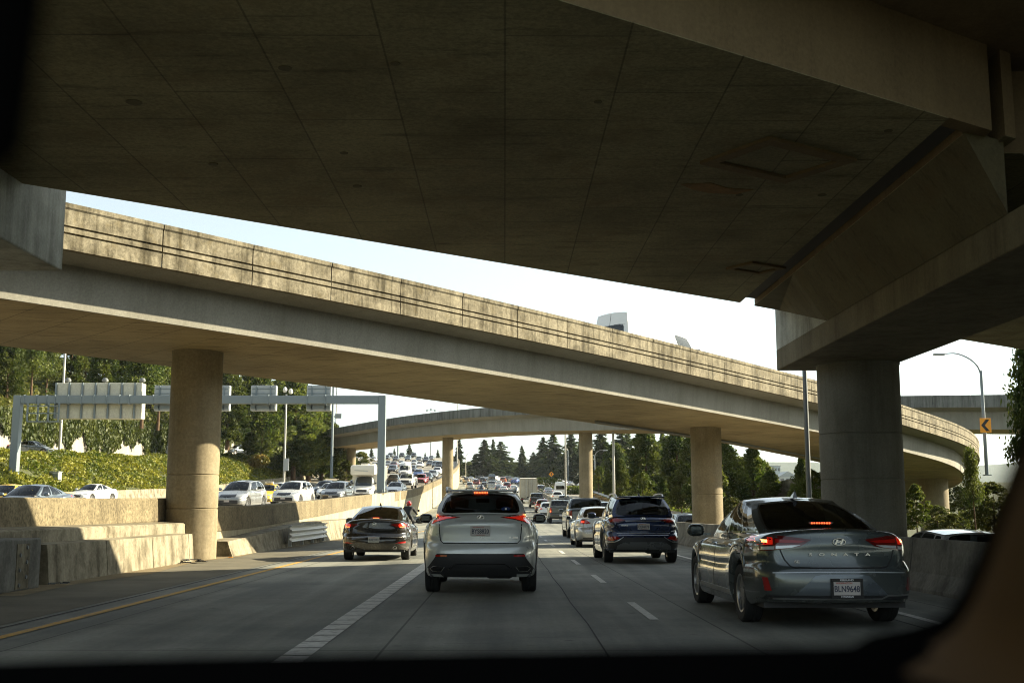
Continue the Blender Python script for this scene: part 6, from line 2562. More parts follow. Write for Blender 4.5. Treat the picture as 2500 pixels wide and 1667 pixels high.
for a in [
    ('suv', 'charcoal', 1320, 222, 'dark suv across the median just right of the box truck', 0),
    ('sedan', 'silver', 1339, 206, 'silver sedan across the median below the hedge', 0),
    ('sedan', 'slate', 1323, 300, 'grey-blue sedan in profile left of the median hedge', -60),
    ('sedan', 'white', 1364, 282, 'white sedan in profile right of the diamond warning sign', -60),
    ('sedan', 'silver', 1404, 262, 'silver sedan far right of the diamond sign near the flyover pier', -60),
]:
    far_car(*a[:5], False, a[5], zK)

# ------------------------------------------------------------------ motorcycle and rider
mc = empty('motorcycle', (-4.62, 56, 0), R_(-3))
for y, nm in ((-.72, 'wheel'), (.72, 'wheel')):
    mb = MB()
    mx = Matrix.Rotation(R_(90), 4, 'Y')
    mb.lathe([(.24, -.05), (.31, -.05), (.33, 0), (.31, .05), (.24, .05)], 24, mx, closed=True)
    for k in range(8):
        rot = Matrix.Rotation(k * math.pi / 4, 3, 'X')
        mb.box(rot @ Vector((0, 0, .13)), (.015, .015, .24), rot)
    o = mb.build('wheel', M['rubber'], mc, smooth=40)
    o.location = (0, y, .33)
mb = MB()
mb.tube([(0, -.72, .33), (0, -.1, .45), (0, .45, .82), (0, .72, .33)], .04, 8)
mb.tube([(0, .40, .95), (0, .72, .33)], .045, 8)
mb.rbox((0, .0, .48), (.30, .5, .36), .08)
mb.build('frame', M['dark_pole'], mc, smooth=50)
mb = MB()
mb.rbox((0, .22, .86), (.28, .55, .24), .11, n=3)
mb.build('fuel_tank', P('black'), mc, smooth=60)
mb = MB()
mb.rbox((0, -.38, .82), (.27, .72, .12), .05)
mb.rbox((0, -.78, .78), (.2, .3, .08), .03, Matrix.Rotation(R_(-18), 3, 'X'))
mb.build('seat', M['fabric'], mc, smooth=60)
mb = MB()
mb.tube([(-.40, .28, 1.10), (-.25, .42, 1.06), (0, .46, 1.02), (.25, .42, 1.06), (.40, .28, 1.10)], .016, 8)
mb.build('handlebar', M['chrome'], mc, smooth=60)
for sg in (-1, 1):
    mb = MB()
    mb.tube([(sg * .30, .40, 1.07), (sg * .40, .42, 1.25)], .008, 6)
    mb.lathe([(0, 0), (.06, .005), (.055, .02), (0, .025)], 14, Matrix.Translation((sg * .42, .42, 1.29)) @ Matrix.Rotation(R_(90), 4, 'X'))
    mb.build('mirror', M['gloss_black'], mc, smooth=50)
mb = MB()
mb.rbox((0, -.95, .74), (.12, .04, .07), .015)
mb.build('taillight', M['red_lens'], mc)
mb = MB()
mb.rbox((.17, -.62, .36), (.09, .6, .09), .04)
mb.build('exhaust', M['chrome'], mc, smooth=50)
tag(mc, 'dark motorcycle riding between the dark sedan and the sunlit left wall', 'motorcycle')


def skin_body(name, verts, edges, mat, root_i=0, sub=2):
    me = bpy.data.meshes.new(name)
    me.from_pydata([v[:3] for v in verts], edges, [])
    o = bpy.data.objects.new(name, me)
    COL.objects.link(o)
    me.materials.append(mat)
    sk = o.modifiers.new('skin', 'SKIN')
    if not me.skin_vertices:
        me.attributes.new('skin', 'FLOAT', 'POINT') if False else None
    bm = bmesh.new()
    bm.from_mesh(me)
    ly = bm.verts.layers.skin.verify()
    for i, v in enumerate(bm.verts):
        r = verts[i][3]
        v[ly].radius = (r, verts[i][4] if len(verts[i]) > 4 else r)
        v[ly].use_root = (i == root_i)
    bm.to_mesh(me)
    bm.free()
    ss = o.modifiers.new('sub', 'SUBSURF')
    ss.levels = ss.render_levels = sub
    sk.use_smooth_shade = True
    return o


jacket = plain('dark_jacket', (0.02, 0.022, 0.026), .8)
skin = plain('skin', (0.42, 0.24, 0.16), .5)
V = [(0, -.30, .94, .16, .12), (0, -.27, 1.08, .16, .115), (0, -.20, 1.26, .18, .12), (0, -.14, 1.40, .15, .10), (0, -.11, 1.48, .065), (0, -.08, 1.54, .06)]
E = [(0, 1), (1, 2), (2, 3), (3, 4), (4, 5)]
for sg in (-1, 1):
    n = len(V)
    V += [(sg * .19, -.13, 1.42, .075), (sg * .30, -.02, 1.26, .060), (sg * .36, .14, 1.15, .048), (sg * .375, .25, 1.115, .040)]
    E += [(3, n), (n, n + 1), (n + 1, n + 2), (n + 2, n + 3)]
    n = len(V)
    V += [(sg * .13, -.22, .90, .105), (sg * .20, .20, .82, .082), (sg * .20, .16, .60, .062), (sg * .18, .02, .36, .050), (sg * .18, .14, .31, .045), (sg * .18, .22, .30, .035)]
    E += [(0, n), (n, n + 1), (n + 1, n + 2), (n + 2, n + 3), (n + 3, n + 4), (n + 4, n + 5)]
person = skin_body('person', V, E, jacket)
person.location = mc.location
person.rotation_euler = mc.rotation_euler
tag(person, 'motorcycle rider in a dark jacket and red helmet leaning on the handlebars', 'person')
mb = MB()
bm = bmesh.new()
bmesh.ops.create_uvsphere(bm, u_segments=24, v_segments=16, radius=.14)
for v in bm.verts:
    v.co = Vector((v.co.x * .92, v.co.y * 1.08 + (.02 if v.co.z < 0 else 0), v.co.z * 1.02 if v.co.z > -.09 else -.095))
bm.verts.index_update()
mb.add([v.co + Vector((0, -.05, 1.62)) for v in bm.verts], [[v.index for v in f.verts] for f in bm.faces])
bm.free()
mb.build('helmet', plain('red_helmet', (0.38, 0.01, 0.012), .12, 0, 1.0), person, smooth=60, fix=False)
mb = MB()
mb.rbox((0, .085, 1.63), (.20, .05, .09), .02)
mb.build('visor', M['gloss_black'], person, smooth=50)
for sg in (-1, 1):
    base = Vector((sg * .375, .27, 1.115))
    vv, ee = [(base.x, base.y - .03, base.z, .036), (base.x, base.y + .03, base.z, .036)], [(0, 1)]
    for k in range(4):
        n = len(vv)
        x = base.x + (k - 1.5) * .020
        vv += [(x, base.y + .055, base.z + .012, .0105), (x, base.y + .085 - .004 * abs(k - 1), base.z - .006, .010), (x, base.y + .075, base.z - .036, .009)]
        ee += [(1, n), (n, n + 1), (n + 1, n + 2)]
    n = len(vv)
    vv += [(base.x - sg * .045, base.y + .0, base.z - .012, .012), (base.x - sg * .042, base.y + .04, base.z - .032, .010)]
    ee += [(0, n), (n, n + 1)]
    h = skin_body('glove', vv, ee, M['black_plastic'], 0, 1)
    h.parent = person
# ================================================================== vegetation


HAZE = 0.00008


def unit_rand(n):
    v = nrg.normal(size=(n, 3))
    return v / np.linalg.norm(v, axis=1, keepdims=True)


def conifer(h, rmax, nwhorl, density, droop, seed, leaf=.34):
    "open deodar-like crown: whorls of drooping boughs hung with needle sprays"
    rg = np.random.default_rng(seed)
    C_, D_, S_ = [], [], []
    boughs = []
    for i in range(nwhorl):
        f = .10 + .90 * i / (nwhorl - 1)
        z = f * h
        Lb = rmax * (max(0, 1 - f) ** .8 * .95 + .05) * (1 if f > .12 else .7)
        nb = max(4, int(lerp(9, 4, f)))
        a0 = rg.uniform(0, 6.28)
        for k in range(nb):
            a = a0 + 6.283 * k / nb + rg.uniform(-.3, .3)
            ln = Lb * rg.uniform(.45, 1.25)
            z0 = z + rg.uniform(-.3, .3) * h / nwhorl
            m = max(3, int(ln * density))
            t = (np.arange(m) + rg.uniform(0, 1, m)) / m
            t = np.clip(.08 + .92 * t, 0, 1)
            r = t * ln
            up = ln * (.30 * t - droop * t * t)
            bx, by = math.cos(a), math.sin(a)
            rep = 4
            for q in range(rep):
                w = rg.normal(0, .10 + .16 * ln * .35, m) * (1 - .5 * t)
                C_.append(np.stack([bx * r - by * w, by * r + bx * w, z0 + up + rg.normal(-.10, .12, m) - abs(w) * .25], 1))
                d = np.stack([bx * np.ones(m) - by * w * 1.2, by * np.ones(m) + bx * w * 1.2, -.35 + rg.normal(0, .35, m)], 1)
                D_.append(d)
                S_.append(rg.uniform(.7, 1.3, m) * leaf)
            boughs.append(((0, 0, z0), (bx * ln * .8, by * ln * .8, z0 + ln * (.3 * .8 - droop * .64))))
    # leader
    return np.concatenate(C_), np.concatenate(D_), np.concatenate(S_), boughs


def blob_crown(h, r, base, nclump, per, seed, leaf, shape):
    "many small clumps of leaves spread through a crown volume; shape(f) = relative radius at relative height f"
    rg = np.random.default_rng(seed)
    C_, S_ = [], []
    for k in range(nclump):
        f = rg.uniform(0, 1) ** .9
        rr_ = r * shape(f)
        a = rg.uniform(0, 6.283)
        q = math.sqrt(rg.uniform(.12, 1))
        lob = 1 + .22 * math.sin(a * 3 + seed) * math.sin(f * 7 + seed * 2) + .12 * math.sin(a * 7 + f * 11)
        c = np.array([math.cos(a) * rr_ * q * lob, math.sin(a) * rr_ * q * lob, base + f * (h - base)])
        cr = rg.uniform(.35, .75) * r * .36
        n = int(per * rg.uniform(.6, 1.4))
        p = rg.normal(size=(n, 3))
        p /= np.linalg.norm(p, axis=1, keepdims=True)
        p *= (rg.uniform(.35, 1, (n, 1)) ** .5) * cr * np.array([1, 1, .8])
        C_.append(c + p)
        S_.append(rg.uniform(.6, 1.35, n) * leaf)
    return np.concatenate(C_), np.concatenate(S_)


def trunk_mb(h, r, boughs=(), lean=0.0, seed=0):
    mb = MB()
    rg = random.Random(seed)
    pts = [(lean * (i / 6) ** 2 * h + rg.uniform(-.05, .05) * r * 2, rg.uniform(-.05, .05) * r * 2, h * i / 6 - .4) for i in range(7)]
    mb.tube(pts, r, 9, r1=r * .12)
    for (a, b) in boughs:
        mb.tube([a, ((a[0] + b[0]) / 2, (a[1] + b[1]) / 2, (a[2] + b[2]) / 2 + .08), b], r * .16, 4, r1=r * .04, cap=False)
    return mb


TREE = {}


def tree_proto(kind):
    e = empty('tree')
    if kind.startswith('fir'):
        i = int(kind[3:])
        h = 12.0
        c, d, s, bo = conifer(h, (3.4, 2.9, 3.9)[i], (22, 25, 19)[i], 7.0, (.40, .34, .46)[i], 30 + i, .50)
        quads('crown', c, s, M['leaf_fir'], e, d, 2.6, .6)
        trunk_mb(h, .24, bo, 0, i).build('trunk', M['bark'], e, smooth=60)
        e.name = 'conifer_tree'
    elif kind.startswith('cedar'):
        i = int(kind[5:])
        h = 12.0
        sh = (lambda f: (1 - f) ** .62 * (.55 + .45 * min(1, f * 5)) + .02, lambda f: (1 - f) ** .5 * (.6 + .4 * min(1, f * 4)) + .02, lambda f: (1 - f ** 1.6) * (.5 + .5 * min(1, f * 4)) + .03)[i]
        c, s = blob_crown(h, (3.3, 2.8, 3.6)[i], 1.3, 250, 62, 50 + i, .30, sh)
        quads('crown', c, s, M['leaf_cedar'], e, np.stack([c[:, 0], c[:, 1], np.full(len(c), 1.2)], 1) + nrg.normal(size=c.shape) * 1.4, 2.2, .2)
        trunk_mb(h * .9, .30, (), 0, i).build('trunk', M['bark'], e, smooth=60)
        e.name = 'cedar_tree'
    elif kind.startswith('broad'):
        i = int(kind[5:])
        h = 8.0
        sh = (lambda f: math.sin(math.pi * min(1, .12 + .88 * f)) ** .6, lambda f: math.sin(math.pi * min(1, .2 + .8 * f)) ** .5)[i % 2]
        c, s = blob_crown(h, (2.6, 2.1)[i % 2], 1.4, 130, 70, 70 + i, .24, sh)
        quads('crown', c, s, M['leaf_broad'] if i < 2 else M['leaf_olive'], e, None, 1.6, .5)
        bo = []
        rg = random.Random(i)
        for k in range(8):
            a = rg.uniform(0, 6.28)
            z = rg.uniform(1.6, 4.5)
            bo.append(((0, 0, z), (math.cos(a) * 1.4, math.sin(a) * 1.4, z + 1.6)))
        trunk_mb(h * .85, .16, bo, .03, i).build('trunk', M['bark'], e, smooth=60)
        e.name = 'broadleaf_tree'
    elif kind == 'pine':
        h = 12.0
        rg = np.random.default_rng(5)
        C_, S_ = [], []
        for k in range(120):
            f = rg.uniform(.42, 1)
            a = rg.uniform(0, 6.28)
            q = rg.uniform(.2, 1) * 3.1 * (1.1 - .75 * (f - .42) / .58)
            n = 60
            p = rg.normal(size=(n, 3)) * np.array([.5, .5, .33])
            C_.append(np.array([math.cos(a) * q, math.sin(a) * q, f * h]) + p)
            S_.append(rg.uniform(.7, 1.3, n) * .30)
        c, s = np.concatenate(C_), np.concatenate(S_)
        quads('crown', c, s, M['leaf_cedar'], e, None, 2.2, .3)
        bo = []
        for k in range(16):
            a = k * 2.4
            z = 4.8 + k * .42
            bo.append(((0, 0, z), (math.cos(a) * 2.2, math.sin(a) * 2.2, z + .9)))
        trunk_mb(h * .95, .26, bo, .0, 3).build('trunk', M['bark'], e, smooth=60)
        e.name = 'pine_tree'
    return e


KNAME = {'fir': 'conifer_tree', 'ced': 'cedar_tree', 'bro': 'broadleaf_tree', 'pin': 'pine_tree'}


def tree(kind, x, y, z, h, label, group, wide=1.0):
    if kind not in TREE:
        TREE[kind] = e = tree_proto(kind)
    else:
        e = copy_tree(TREE[kind])
    h0 = 8.0 if kind.startswith('broad') else 12.0
    k = h / h0
    e.location = (x, y, z)
    wj = wide * rnd.uniform(.88, 1.14)
    e.scale = (k * wj, k * wj, k)
    e.rotation_euler = (rnd.uniform(-.04, .04), rnd.uniform(-.04, .04), rnd.uniform(0, 6.28))
    tag(e, label, 'tree', group)
    return e


def zhill(x, y):
    return hill(xLL(y) - x, y)


def tree_px(kind, px, Y, top, base, label, group, wide=1.0):
    "a tree standing at distance Y whose foot and tip appear at the photograph heights base and top"
    a, b = at(px, base, Y), at(px, top, Y)
    return tree(kind, a.x, Y, a.z, b.z - a.z, label, group, wide)


G1 = 'trees on the left hillside'
HT = [
    ('pine', 75, 128, 830, 975, 'orange-trunked tree at the top left above the gantry beam', 1.15), ('cedar2', 15, 118, 815, 985, 'dense tree cut by the left edge of the photograph', 1.1),
    ('pine', 110, 138, 840, 985, 'dark-crowned tree just left of the cream sign pole', 1.0), ('cedar0', 170, 145, 820, 975, 'dark tree behind the pole over the cream message sign', 1.1),
    ('cedar1', 245, 142, 830, 985, 'bright green tree behind the middle of the cream message sign', 1.2), ('cedar2', 300, 150, 840, 990, 'dark green tree behind the right end of the cream message sign', 1.1),
    ('pine', 345, 138, 860, 1040, 'tree with bare trunks right of the cream message sign', 1.1), ('pine', 385, 145, 870, 1045, 'tree with a bare trunk just left of the round pillar', 1.1),
    ('pine', 430, 150, 875, 1050, 'tree mostly hidden behind the round pillar', 1.2), ('cedar1', 555, 160, 900, 1092, 'tree right of the round pillar above the blue-grey suv', 1.2),
    ('cedar0', 600, 172, 905, 1090, 'olive tree between the pillar and the camera mast', 1.25), ('cedar2', 640, 168, 915, 1130, 'broad tree just left of the camera mast', 1.15),
    ('cedar0', 715, 176, 925, 1165, 'tall dark tree just right of the camera mast', 1.25), ('cedar1', 752, 182, 955, 1180, 'dark tree below the last lane sign', 1.3),
    ('cedar2', 783, 188, 1005, 1180, 'dark round tree touching the left end of the flyover', 1.2), ('cedar2', 680, 190, 930, 1110, 'tree behind the camera domes', 1.2),
    ('pine', 520, 190, 890, 1075, 'distant tree right behind the round pillar', 1.2), ('broad2', 880, 225, 1104, 1165, 'leafy bush between the flyover pier and the motorhome', 1.3),
    ('cedar2', 835, 200, 1085, 1190, 'dark shaded tree beneath the left end of the flyover', 1.5), ('broad3', 845, 185, 1125, 1185, 'sunlit yellowish bush left of the first flyover pier', 1.5),
    ('cedar1', 205, 165, 800, 960, 'tree high on the slope between the sign pole and the sign', 1.2), ('cedar0', 40, 150, 790, 950, 'tree high on the slope at upper left', 1.2),
    ('cedar2', 460, 175, 840, 1000, 'tree high on the slope behind the pillar top', 1.3), ('cedar2', 365, 175, 840, 1000, 'tree high on the slope left of the pillar top', 1.3),
]
for (k, px, Y, tp, bs, lb, wd) in HT:
    tree_px(k, px, Y, tp, bs, lb, G1, wd)
G2 = 'pointed conifers beyond the traffic'
FT = [
    ('fir1', 1120, 345, 1072, 1175, 'slender conifer by the end of the retaining wall', 1.0), ('fir0', 1182, 365, 1076, 1170, 'broad conifer left of centre with a spiky top', 1.8),
    ('fir2', 1222, 372, 1080, 1172, 'broad conifer with spreading tips above the white suv', 1.7), ('fir1', 1205, 390, 1074, 1170, 'thin conifer tip between the two broad conifers', .8),
    ('fir1', 1277, 375, 1090, 1175, 'narrow conifer alone against the sky', 1.2), ('fir0', 1322, 360, 1070, 1175, 'tall conifer above the dark suv beyond the median', 1.6),
    ('fir2', 1352, 350, 1062, 1175, 'tall dark conifer left of the flyover pier', 1.6), ('fir0', 1398, 335, 1060, 1178, 'dark conifer directly behind the flyover pier', 1.7),
    ('fir2', 1300, 395, 1105, 1172, 'lower conifer in the gap left of the diamond sign', 1.3), ('fir0', 1250, 400, 1120, 1172, 'low conifer filling the gap behind the box truck', 1.4),
    ('fir2', 1160, 400, 1110, 1172, 'low conifer behind the slanting-arm lamp post', 1.3), ('fir0', 1440, 330, 1062, 1180, 'conifer right of the flyover pier', 1.3),
    ('cedar0', 1145, 385, 1128, 1174, 'low dark shrubby tree under the leftmost conifers', 1.8), ('cedar2', 1200, 395, 1122, 1174, 'low dark tree mass below the two broad conifers', 2.0),
    ('cedar0', 1262, 392, 1130, 1176, 'low dark tree mass right of the broad conifers', 2.2), ('cedar2', 1310, 372, 1120, 1178, 'low dark tree mass below the diamond sign', 2.0),
    ('cedar0', 1370, 345, 1112, 1180, 'dark tree mass left of the flyover pier base', 1.7), ('fir2', 1418, 350, 1066, 1178, 'tall conifer just right of the flyover pier top', 1.3),
    ('fir1', 1092, 420, 1095, 1135, 'small conifer tip on the skyline left of the flyover pier', 1.0), ('fir1', 1000, 440, 1084, 1120, 'pointed conifer rising over the crest of the oncoming lanes', 1.3),
    ('fir1', 963, 450, 1094, 1118, 'thin conifer tip on the crest beside the stout dark post', 1.0), ('fir1', 1069, 440, 1097, 1122, 'small conifer tip on the crest left of the slim pole', 1.2),
    ('fir1', 1038, 450, 1104, 1120, 'tiny conifer tip on the crest in the middle', 1.0), ('fir1', 907, 450, 1088, 1118, 'conifer tip on the crest left of the gantry post', 1.0),
]
for (k, px, Y, tp, bs, lb, wd) in FT:
    tree_px(k, px, Y, tp, bs, lb, G2, wd)
G3 = 'trees along the right of the side road'
RT = [
    ('fir0', 1470, 240, 1048, 1200, 'dark conifer behind the lamp post with the curved arm', 1.2), ('fir2', 1515, 250, 1045, 1195, 'dark conifer behind the tall pale pole', 1.2),
    ('fir1', 1540, 300, 1060, 1190, 'greyish conifer against the sky left of the dense green tree', 1.1), ('cedar1', 1578, 150, 1052, 1225, 'big dense dark green tree in the middle of the right-hand row', 1.18),
    ('fir1', 1620, 260, 1060, 1200, 'thin conifer tip right of the dense dark green tree', .9), ('cedar0', 1655, 140, 1058, 1235, 'olive tree left of the second ramp pier', 1.0),
    ('cedar2', 1690, 135, 1060, 1240, 'tall tree just left of the second ramp pier', 1.0), ('broad1', 1462, 175, 1140, 1200, 'small sunlit bright green tree beside the flyover pier', .85),
    ('cedar1', 1490, 150, 1158, 1212, 'short dark tree under the tall pale pole', 1.2), ('cedar1', 1512, 130, 1122, 1222, 'pointed olive tree right of the tall pale pole', .9),
    ('broad0', 1572, 120, 1155, 1240, 'sunlit leafy tree in front of the dense dark green tree', 1.0), ('cedar0', 1622, 110, 1170, 1252, 'young pointed tree in front of the olive tree', .9),
    ('broad2', 1665, 105, 1160, 1255, 'leafy tree against the left side of the second ramp pier', 1.0), ('cedar0', 1775, 100, 1085, 1262, 'tall sunlit tree right of the second ramp pier', 1.05),
    ('broad2', 1790, 80, 1215, 1275, 'low bush over the dark sedan roof', 1.4), ('cedar2', 1842, 110, 1096, 1262, 'round dark tree left of the distant buildings', 1.05),
    ('broad0', 1735, 92, 1130, 1270, 'leafy tree right behind the second ramp pier', 1.1), ('cedar1', 1880, 105, 1150, 1262, 'small dark tree in front of the distant buildings', 1.0),
    ('cedar2', 1962, 80, 1116, 1260, 'dark tree behind the dark steel pole', .7), ('broad0', 1990, 66, 1150, 1275, 'sunlit leafy tree left of the big grey pier', .9),
    ('broad1', 2240, 62, 1185, 1305, 'sunlit green tree under the end of the ramp', .8), ('broad2', 2175, 58, 1215, 1312, 'dark bush right of the big grey pier', 1.0),
    ('broad0', 2385, 66, 1215, 1310, 'yellow-green tree below the right end of the ramp', 1.0), ('broad2', 2330, 50, 1255, 1320, 'low shrub over the barrier at far right', 1.6),
    ('pine', 2525, 42, 850, 1330, 'tall blurred tree at the right edge beside the chevron sign', .5), ('pine', 2385, 52, 1100, 1320, 'leaning dark tree right of the ramp end', .5),
    ('fir0', 1425, 320, 1075, 1178, 'conifer behind the curved-arm lamp post near the guardrail', 1.2), ('broad0', 1530, 140, 1195, 1232, 'low leafy bush above the guardrail', 1.8),
    ('cedar2', 1500, 200, 1085, 1205, 'dark tree filling behind the tall pale pole', 1.3), ('cedar0', 1555, 190, 1100, 1215, 'dark tree left behind the dense green tree', 1.2),
    ('cedar1', 1640, 170, 1066, 1228, 'dark tree between the olive tree and the dense green one', 1.15), ('cedar0', 1768, 130, 1080, 1258, 'tree right behind the second ramp pier, upper part', 1.2),
    ('cedar1', 1860, 140, 1125, 1258, 'dark tree under the ramp beside the distant buildings', 1.2), ('broad2', 2210, 70, 1240, 1305, 'dark shrub below the ramp beside the big grey pier', 1.8),
    ('broad2', 2290, 72, 1235, 1308, 'dark shrub at the foot of the third ramp pier', 1.8), ('broad0', 2345, 90, 1190, 1300, 'bright green tree behind the ramp end', 1.1),
    ('broad2', 2430, 60, 1180, 1315, 'dark tree behind the leaning tree at far right', 1.2),
    ('broad1', 1700, 118, 1200, 1258, 'small bush at the foot of the second ramp pier', 1.3), ('cedar2', 1810, 125, 1120, 1262, 'olive tree behind the dark sedan, right of the tall sunlit tree', 1.0),
    ('cedar0', 1605, 180, 1085, 1220, 'dark tree behind the dense green tree on its right', 1.2), ('cedar2', 1735, 150, 1075, 1240, 'tree behind the second ramp pier', 1.1),
]
for (k, px, Y, tp, bs, lb, wd) in RT:
    tree_px(k, px, Y, tp, bs, lb, G3, wd * (1.28 if k[:3] in ('ced', 'fir') else 1.12 if k != 'pine' else .9))
for (px, Y, wd, hh, lb) in ((1332, 238, 1.6, 3.0, 'rounded green hedge bush on the median right of the box truck'), (1398, 215, 2.4, 1.6, 'low yellow-green hedge along the median behind the flyover pier')):
    c = at(px, 1190, Y)
    rg = np.random.default_rng(int(px))
    n = 2600
    p = unit_rand(n) * (rg.uniform(.3, 1, (n, 1)) ** .4) * np.array([2.6 * wd, 1.6, hh * .5]) + np.array([0, 0, hh * .5])
    o = quads('bush', p, rg.uniform(.5, 1.2, n) * .34, M['leaf_broad'], None, None, 1.6, .6)
    o.location = (c.x, Y, zM(Y))
    tag(o, lb, 'bush')

# ivy bank below the upper road (uncountable)
n = 90000
yy = nrg.uniform(56, 225, n)
dd = nrg.uniform(0.1, 8.2, n) ** 1.0
X, Z = [], []
for i in range(n):
    y, d = yy[i], dd[i]
    X.append(xLL(y) - d)
    Z.append(hill(d, y) + .22 * math.sin(d * 1.3 + y * .21) + .18 * math.sin(y * .9) * math.cos(d * 1.7) + .10)
cen = np.stack([np.array(X), yy, np.array(Z) + nrg.uniform(-.05, .38, n)], 1)
o = quads('ground_ivy', cen, nrg.uniform(.6, 1.3, n) * .24, M['leaf_ivy'], None, None, 1.3, .5)
tag(o, 'sunlit yellow-green ivy covering the bank beside the oncoming lanes', 'ivy', None, 'stuff')
# undergrowth on the slope under the trees
n = 22000
yy = nrg.uniform(90, 240, n)
dd = nrg.uniform(15.3, 34, n)
cen = np.stack([np.array([xLL(y) for y in yy]) - dd, yy, np.array([hill(d, y) for d, y in zip(dd, yy)]) + nrg.uniform(0, .7, n)], 1)
o = quads('undergrowth', cen, nrg.uniform(.6, 1.4, n) * .40, M['leaf_olive'], None, None, 1.4, 1.0)
tag(o, 'tangled olive undergrowth beneath the hillside trees', 'undergrowth', None, 'stuff')
# hanging ivy over the pale wall
n = 30000
yy = nrg.uniform(95, 215, n)
C_ = []
for y in yy:
    hang = 3.1 + .9 * math.sin(y * .33) + .7 * math.sin(y * .9 + 1) + .5 * math.sin(y * 2.3)
    hang = clamp(hang, .6, 4.5)
    t = nrg.uniform(0, 1)
    z = zL(y) + 8.25 - hang * t
    C_.append((xLL(y) - 14.9 + nrg.uniform(0, .5) * (1 - .3 * t), y, z + nrg.uniform(-.05, .35)))
cen = np.array(C_)
dr = np.stack([nrg.normal(0, .3, n), nrg.normal(0, .4, n), -np.ones(n)], 1)
o = quads('hanging_ivy', cen, nrg.uniform(.6, 1.3, n) * .34, M['leaf_ivy_dark'], None, dr, 1.7, .2)
tag(o, 'dark green ivy hanging over the pale wall on the left hillside', 'ivy', None, 'stuff')
n = 1500
p = unit_rand(n) * (nrg.uniform(.2, 1, (n, 1)) ** .4) * np.array([1.6, 1.2, 1.0])
o = quads('bush', p, nrg.uniform(.5, 1.2, n) * .34, M['leaf_rust'], None, None, 1.6, .4)
c = at(632, 1125, 165)
o.location = c
tag(o, 'rust-tinged bush at the edge of the ivy bank below the hillside trees', 'bush')
# ground cover along the right verge
n = 30000
yy = nrg.uniform(22, 300, n)
dd = nrg.uniform(1.0, 16, n)
cen = np.stack([np.array([xG(y) for y in yy]) + dd, yy, np.array([zK(y) - .25 - (1 - math.exp(-d / 22)) * 3 * (1 - sstep(250, 330, y)) for y, d in zip(yy, dd)]) + nrg.uniform(0, .8, n)], 1)
o = quads('undergrowth', cen, nrg.uniform(.6, 1.4, n) * .38, M['leaf_broad'], None, None, 1.5, .8)
tag(o, 'green undergrowth along the verge behind the guardrail', 'undergrowth', None, 'stuff')
# dry verge strip just outside the guardrail
n = 9000
yy = nrg.uniform(60, 300, n)
cen = np.stack([np.array([xG(y) for y in yy]) - nrg.uniform(.1, 1.0, n), yy, np.array([zK(y) for y in yy]) + nrg.uniform(0, .25, n)], 1)
o = quads('dry_grass', cen, nrg.uniform(.5, 1.2, n) * .22, foliage('dry_grass_blades', (.20, .13, .05), (.36, .25, .09), .2), None, None, 2.0, .4)
tag(o, 'dry yellowish weeds along the foot of the guardrail', 'grass', None, 'stuff')

# ------------------------------------------------------------------ far buildings seen under the ramp
for (px0, px1, Y, top, base, colr, lb) in ((1884, 1905, 620, 1138, 1185, (.45, .50, .52), 'pale distant office block left of the dark steel pole'),
                                           (1903, 1945, 560, 1163, 1190, (.50, .50, .47), 'low distant warehouse with a gabled roof above the dark sedan'),
                                           (2120, 2215, 300, 1228, 1262, (.40, .38, .35), 'pale distant building seen beneath the ramp'),
                                           (2345, 2420, 330, 1222, 1270, (.36, .37, .38), 'grey distant building beneath the ramp end'),
                                           (1530, 1556, 210, 1160, 1198, (.55, .53, .47), 'pale hut between the trees left of the dense dark green tree')):
    a, b = at(px0, base, Y), at(px1, top, Y)
    e = empty('building', ((a.x + b.x) / 2, Y, a.z - 4))
    W_, H_ = b.x - a.x, b.z - a.z + 4
    mb = MB()
    mb.box((0, 6, H_ / 2), (W_, 12, H_))
    mb.build('wall', plain('facade', colr, .8), e)
    mb = MB()
    nx, nz = max(3, int(W_ / 3)), max(2, int(H_ / 3.2))
    for i in range(nx):
        for j in range(nz):
            mb.box((lerp(-W_ / 2, W_ / 2, (i + .5) / nx), -.02, lerp(1, H_, (j + .5) / nz)), (W_ / nx * .6, .08, H_ / nz * .45))
    mb.build('windows', M['glass_far'], e)
    mb = MB()
    if 'gabled' in lb:
        mb.add([(-W_ / 2 - .3, -.3, H_), (W_ / 2 + .3, -.3, H_), (0, -.3, H_ + 2.6), (-W_ / 2 - .3, 12, H_), (W_ / 2 + .3, 12, H_), (0, 12, H_ + 2.6)], [(0, 1, 2), (3, 5, 4), (0, 2, 5, 3), (1, 4, 5, 2), (0, 3, 4, 1)])
    else:
        mb.box((0, 6, H_ + .2), (W_ + .4, 12.4, .4))
    mb.build('roof', M['sign_grey'], e)
    tag(e, lb, 'building')

# ================================================================== the car the photograph is taken from
ci = empty('car_interior', (0, 0, 0))
black = plain('dashboard_vinyl', (0.004, 0.004, 0.004), 1.0, spec=.0)
trim = plain('brown_pillar_trim', (0.105, 0.060, 0.024), .9, spec=.2)


def atd(px, py, dep):
    d = ray(px, py)
    return CAM + d * dep


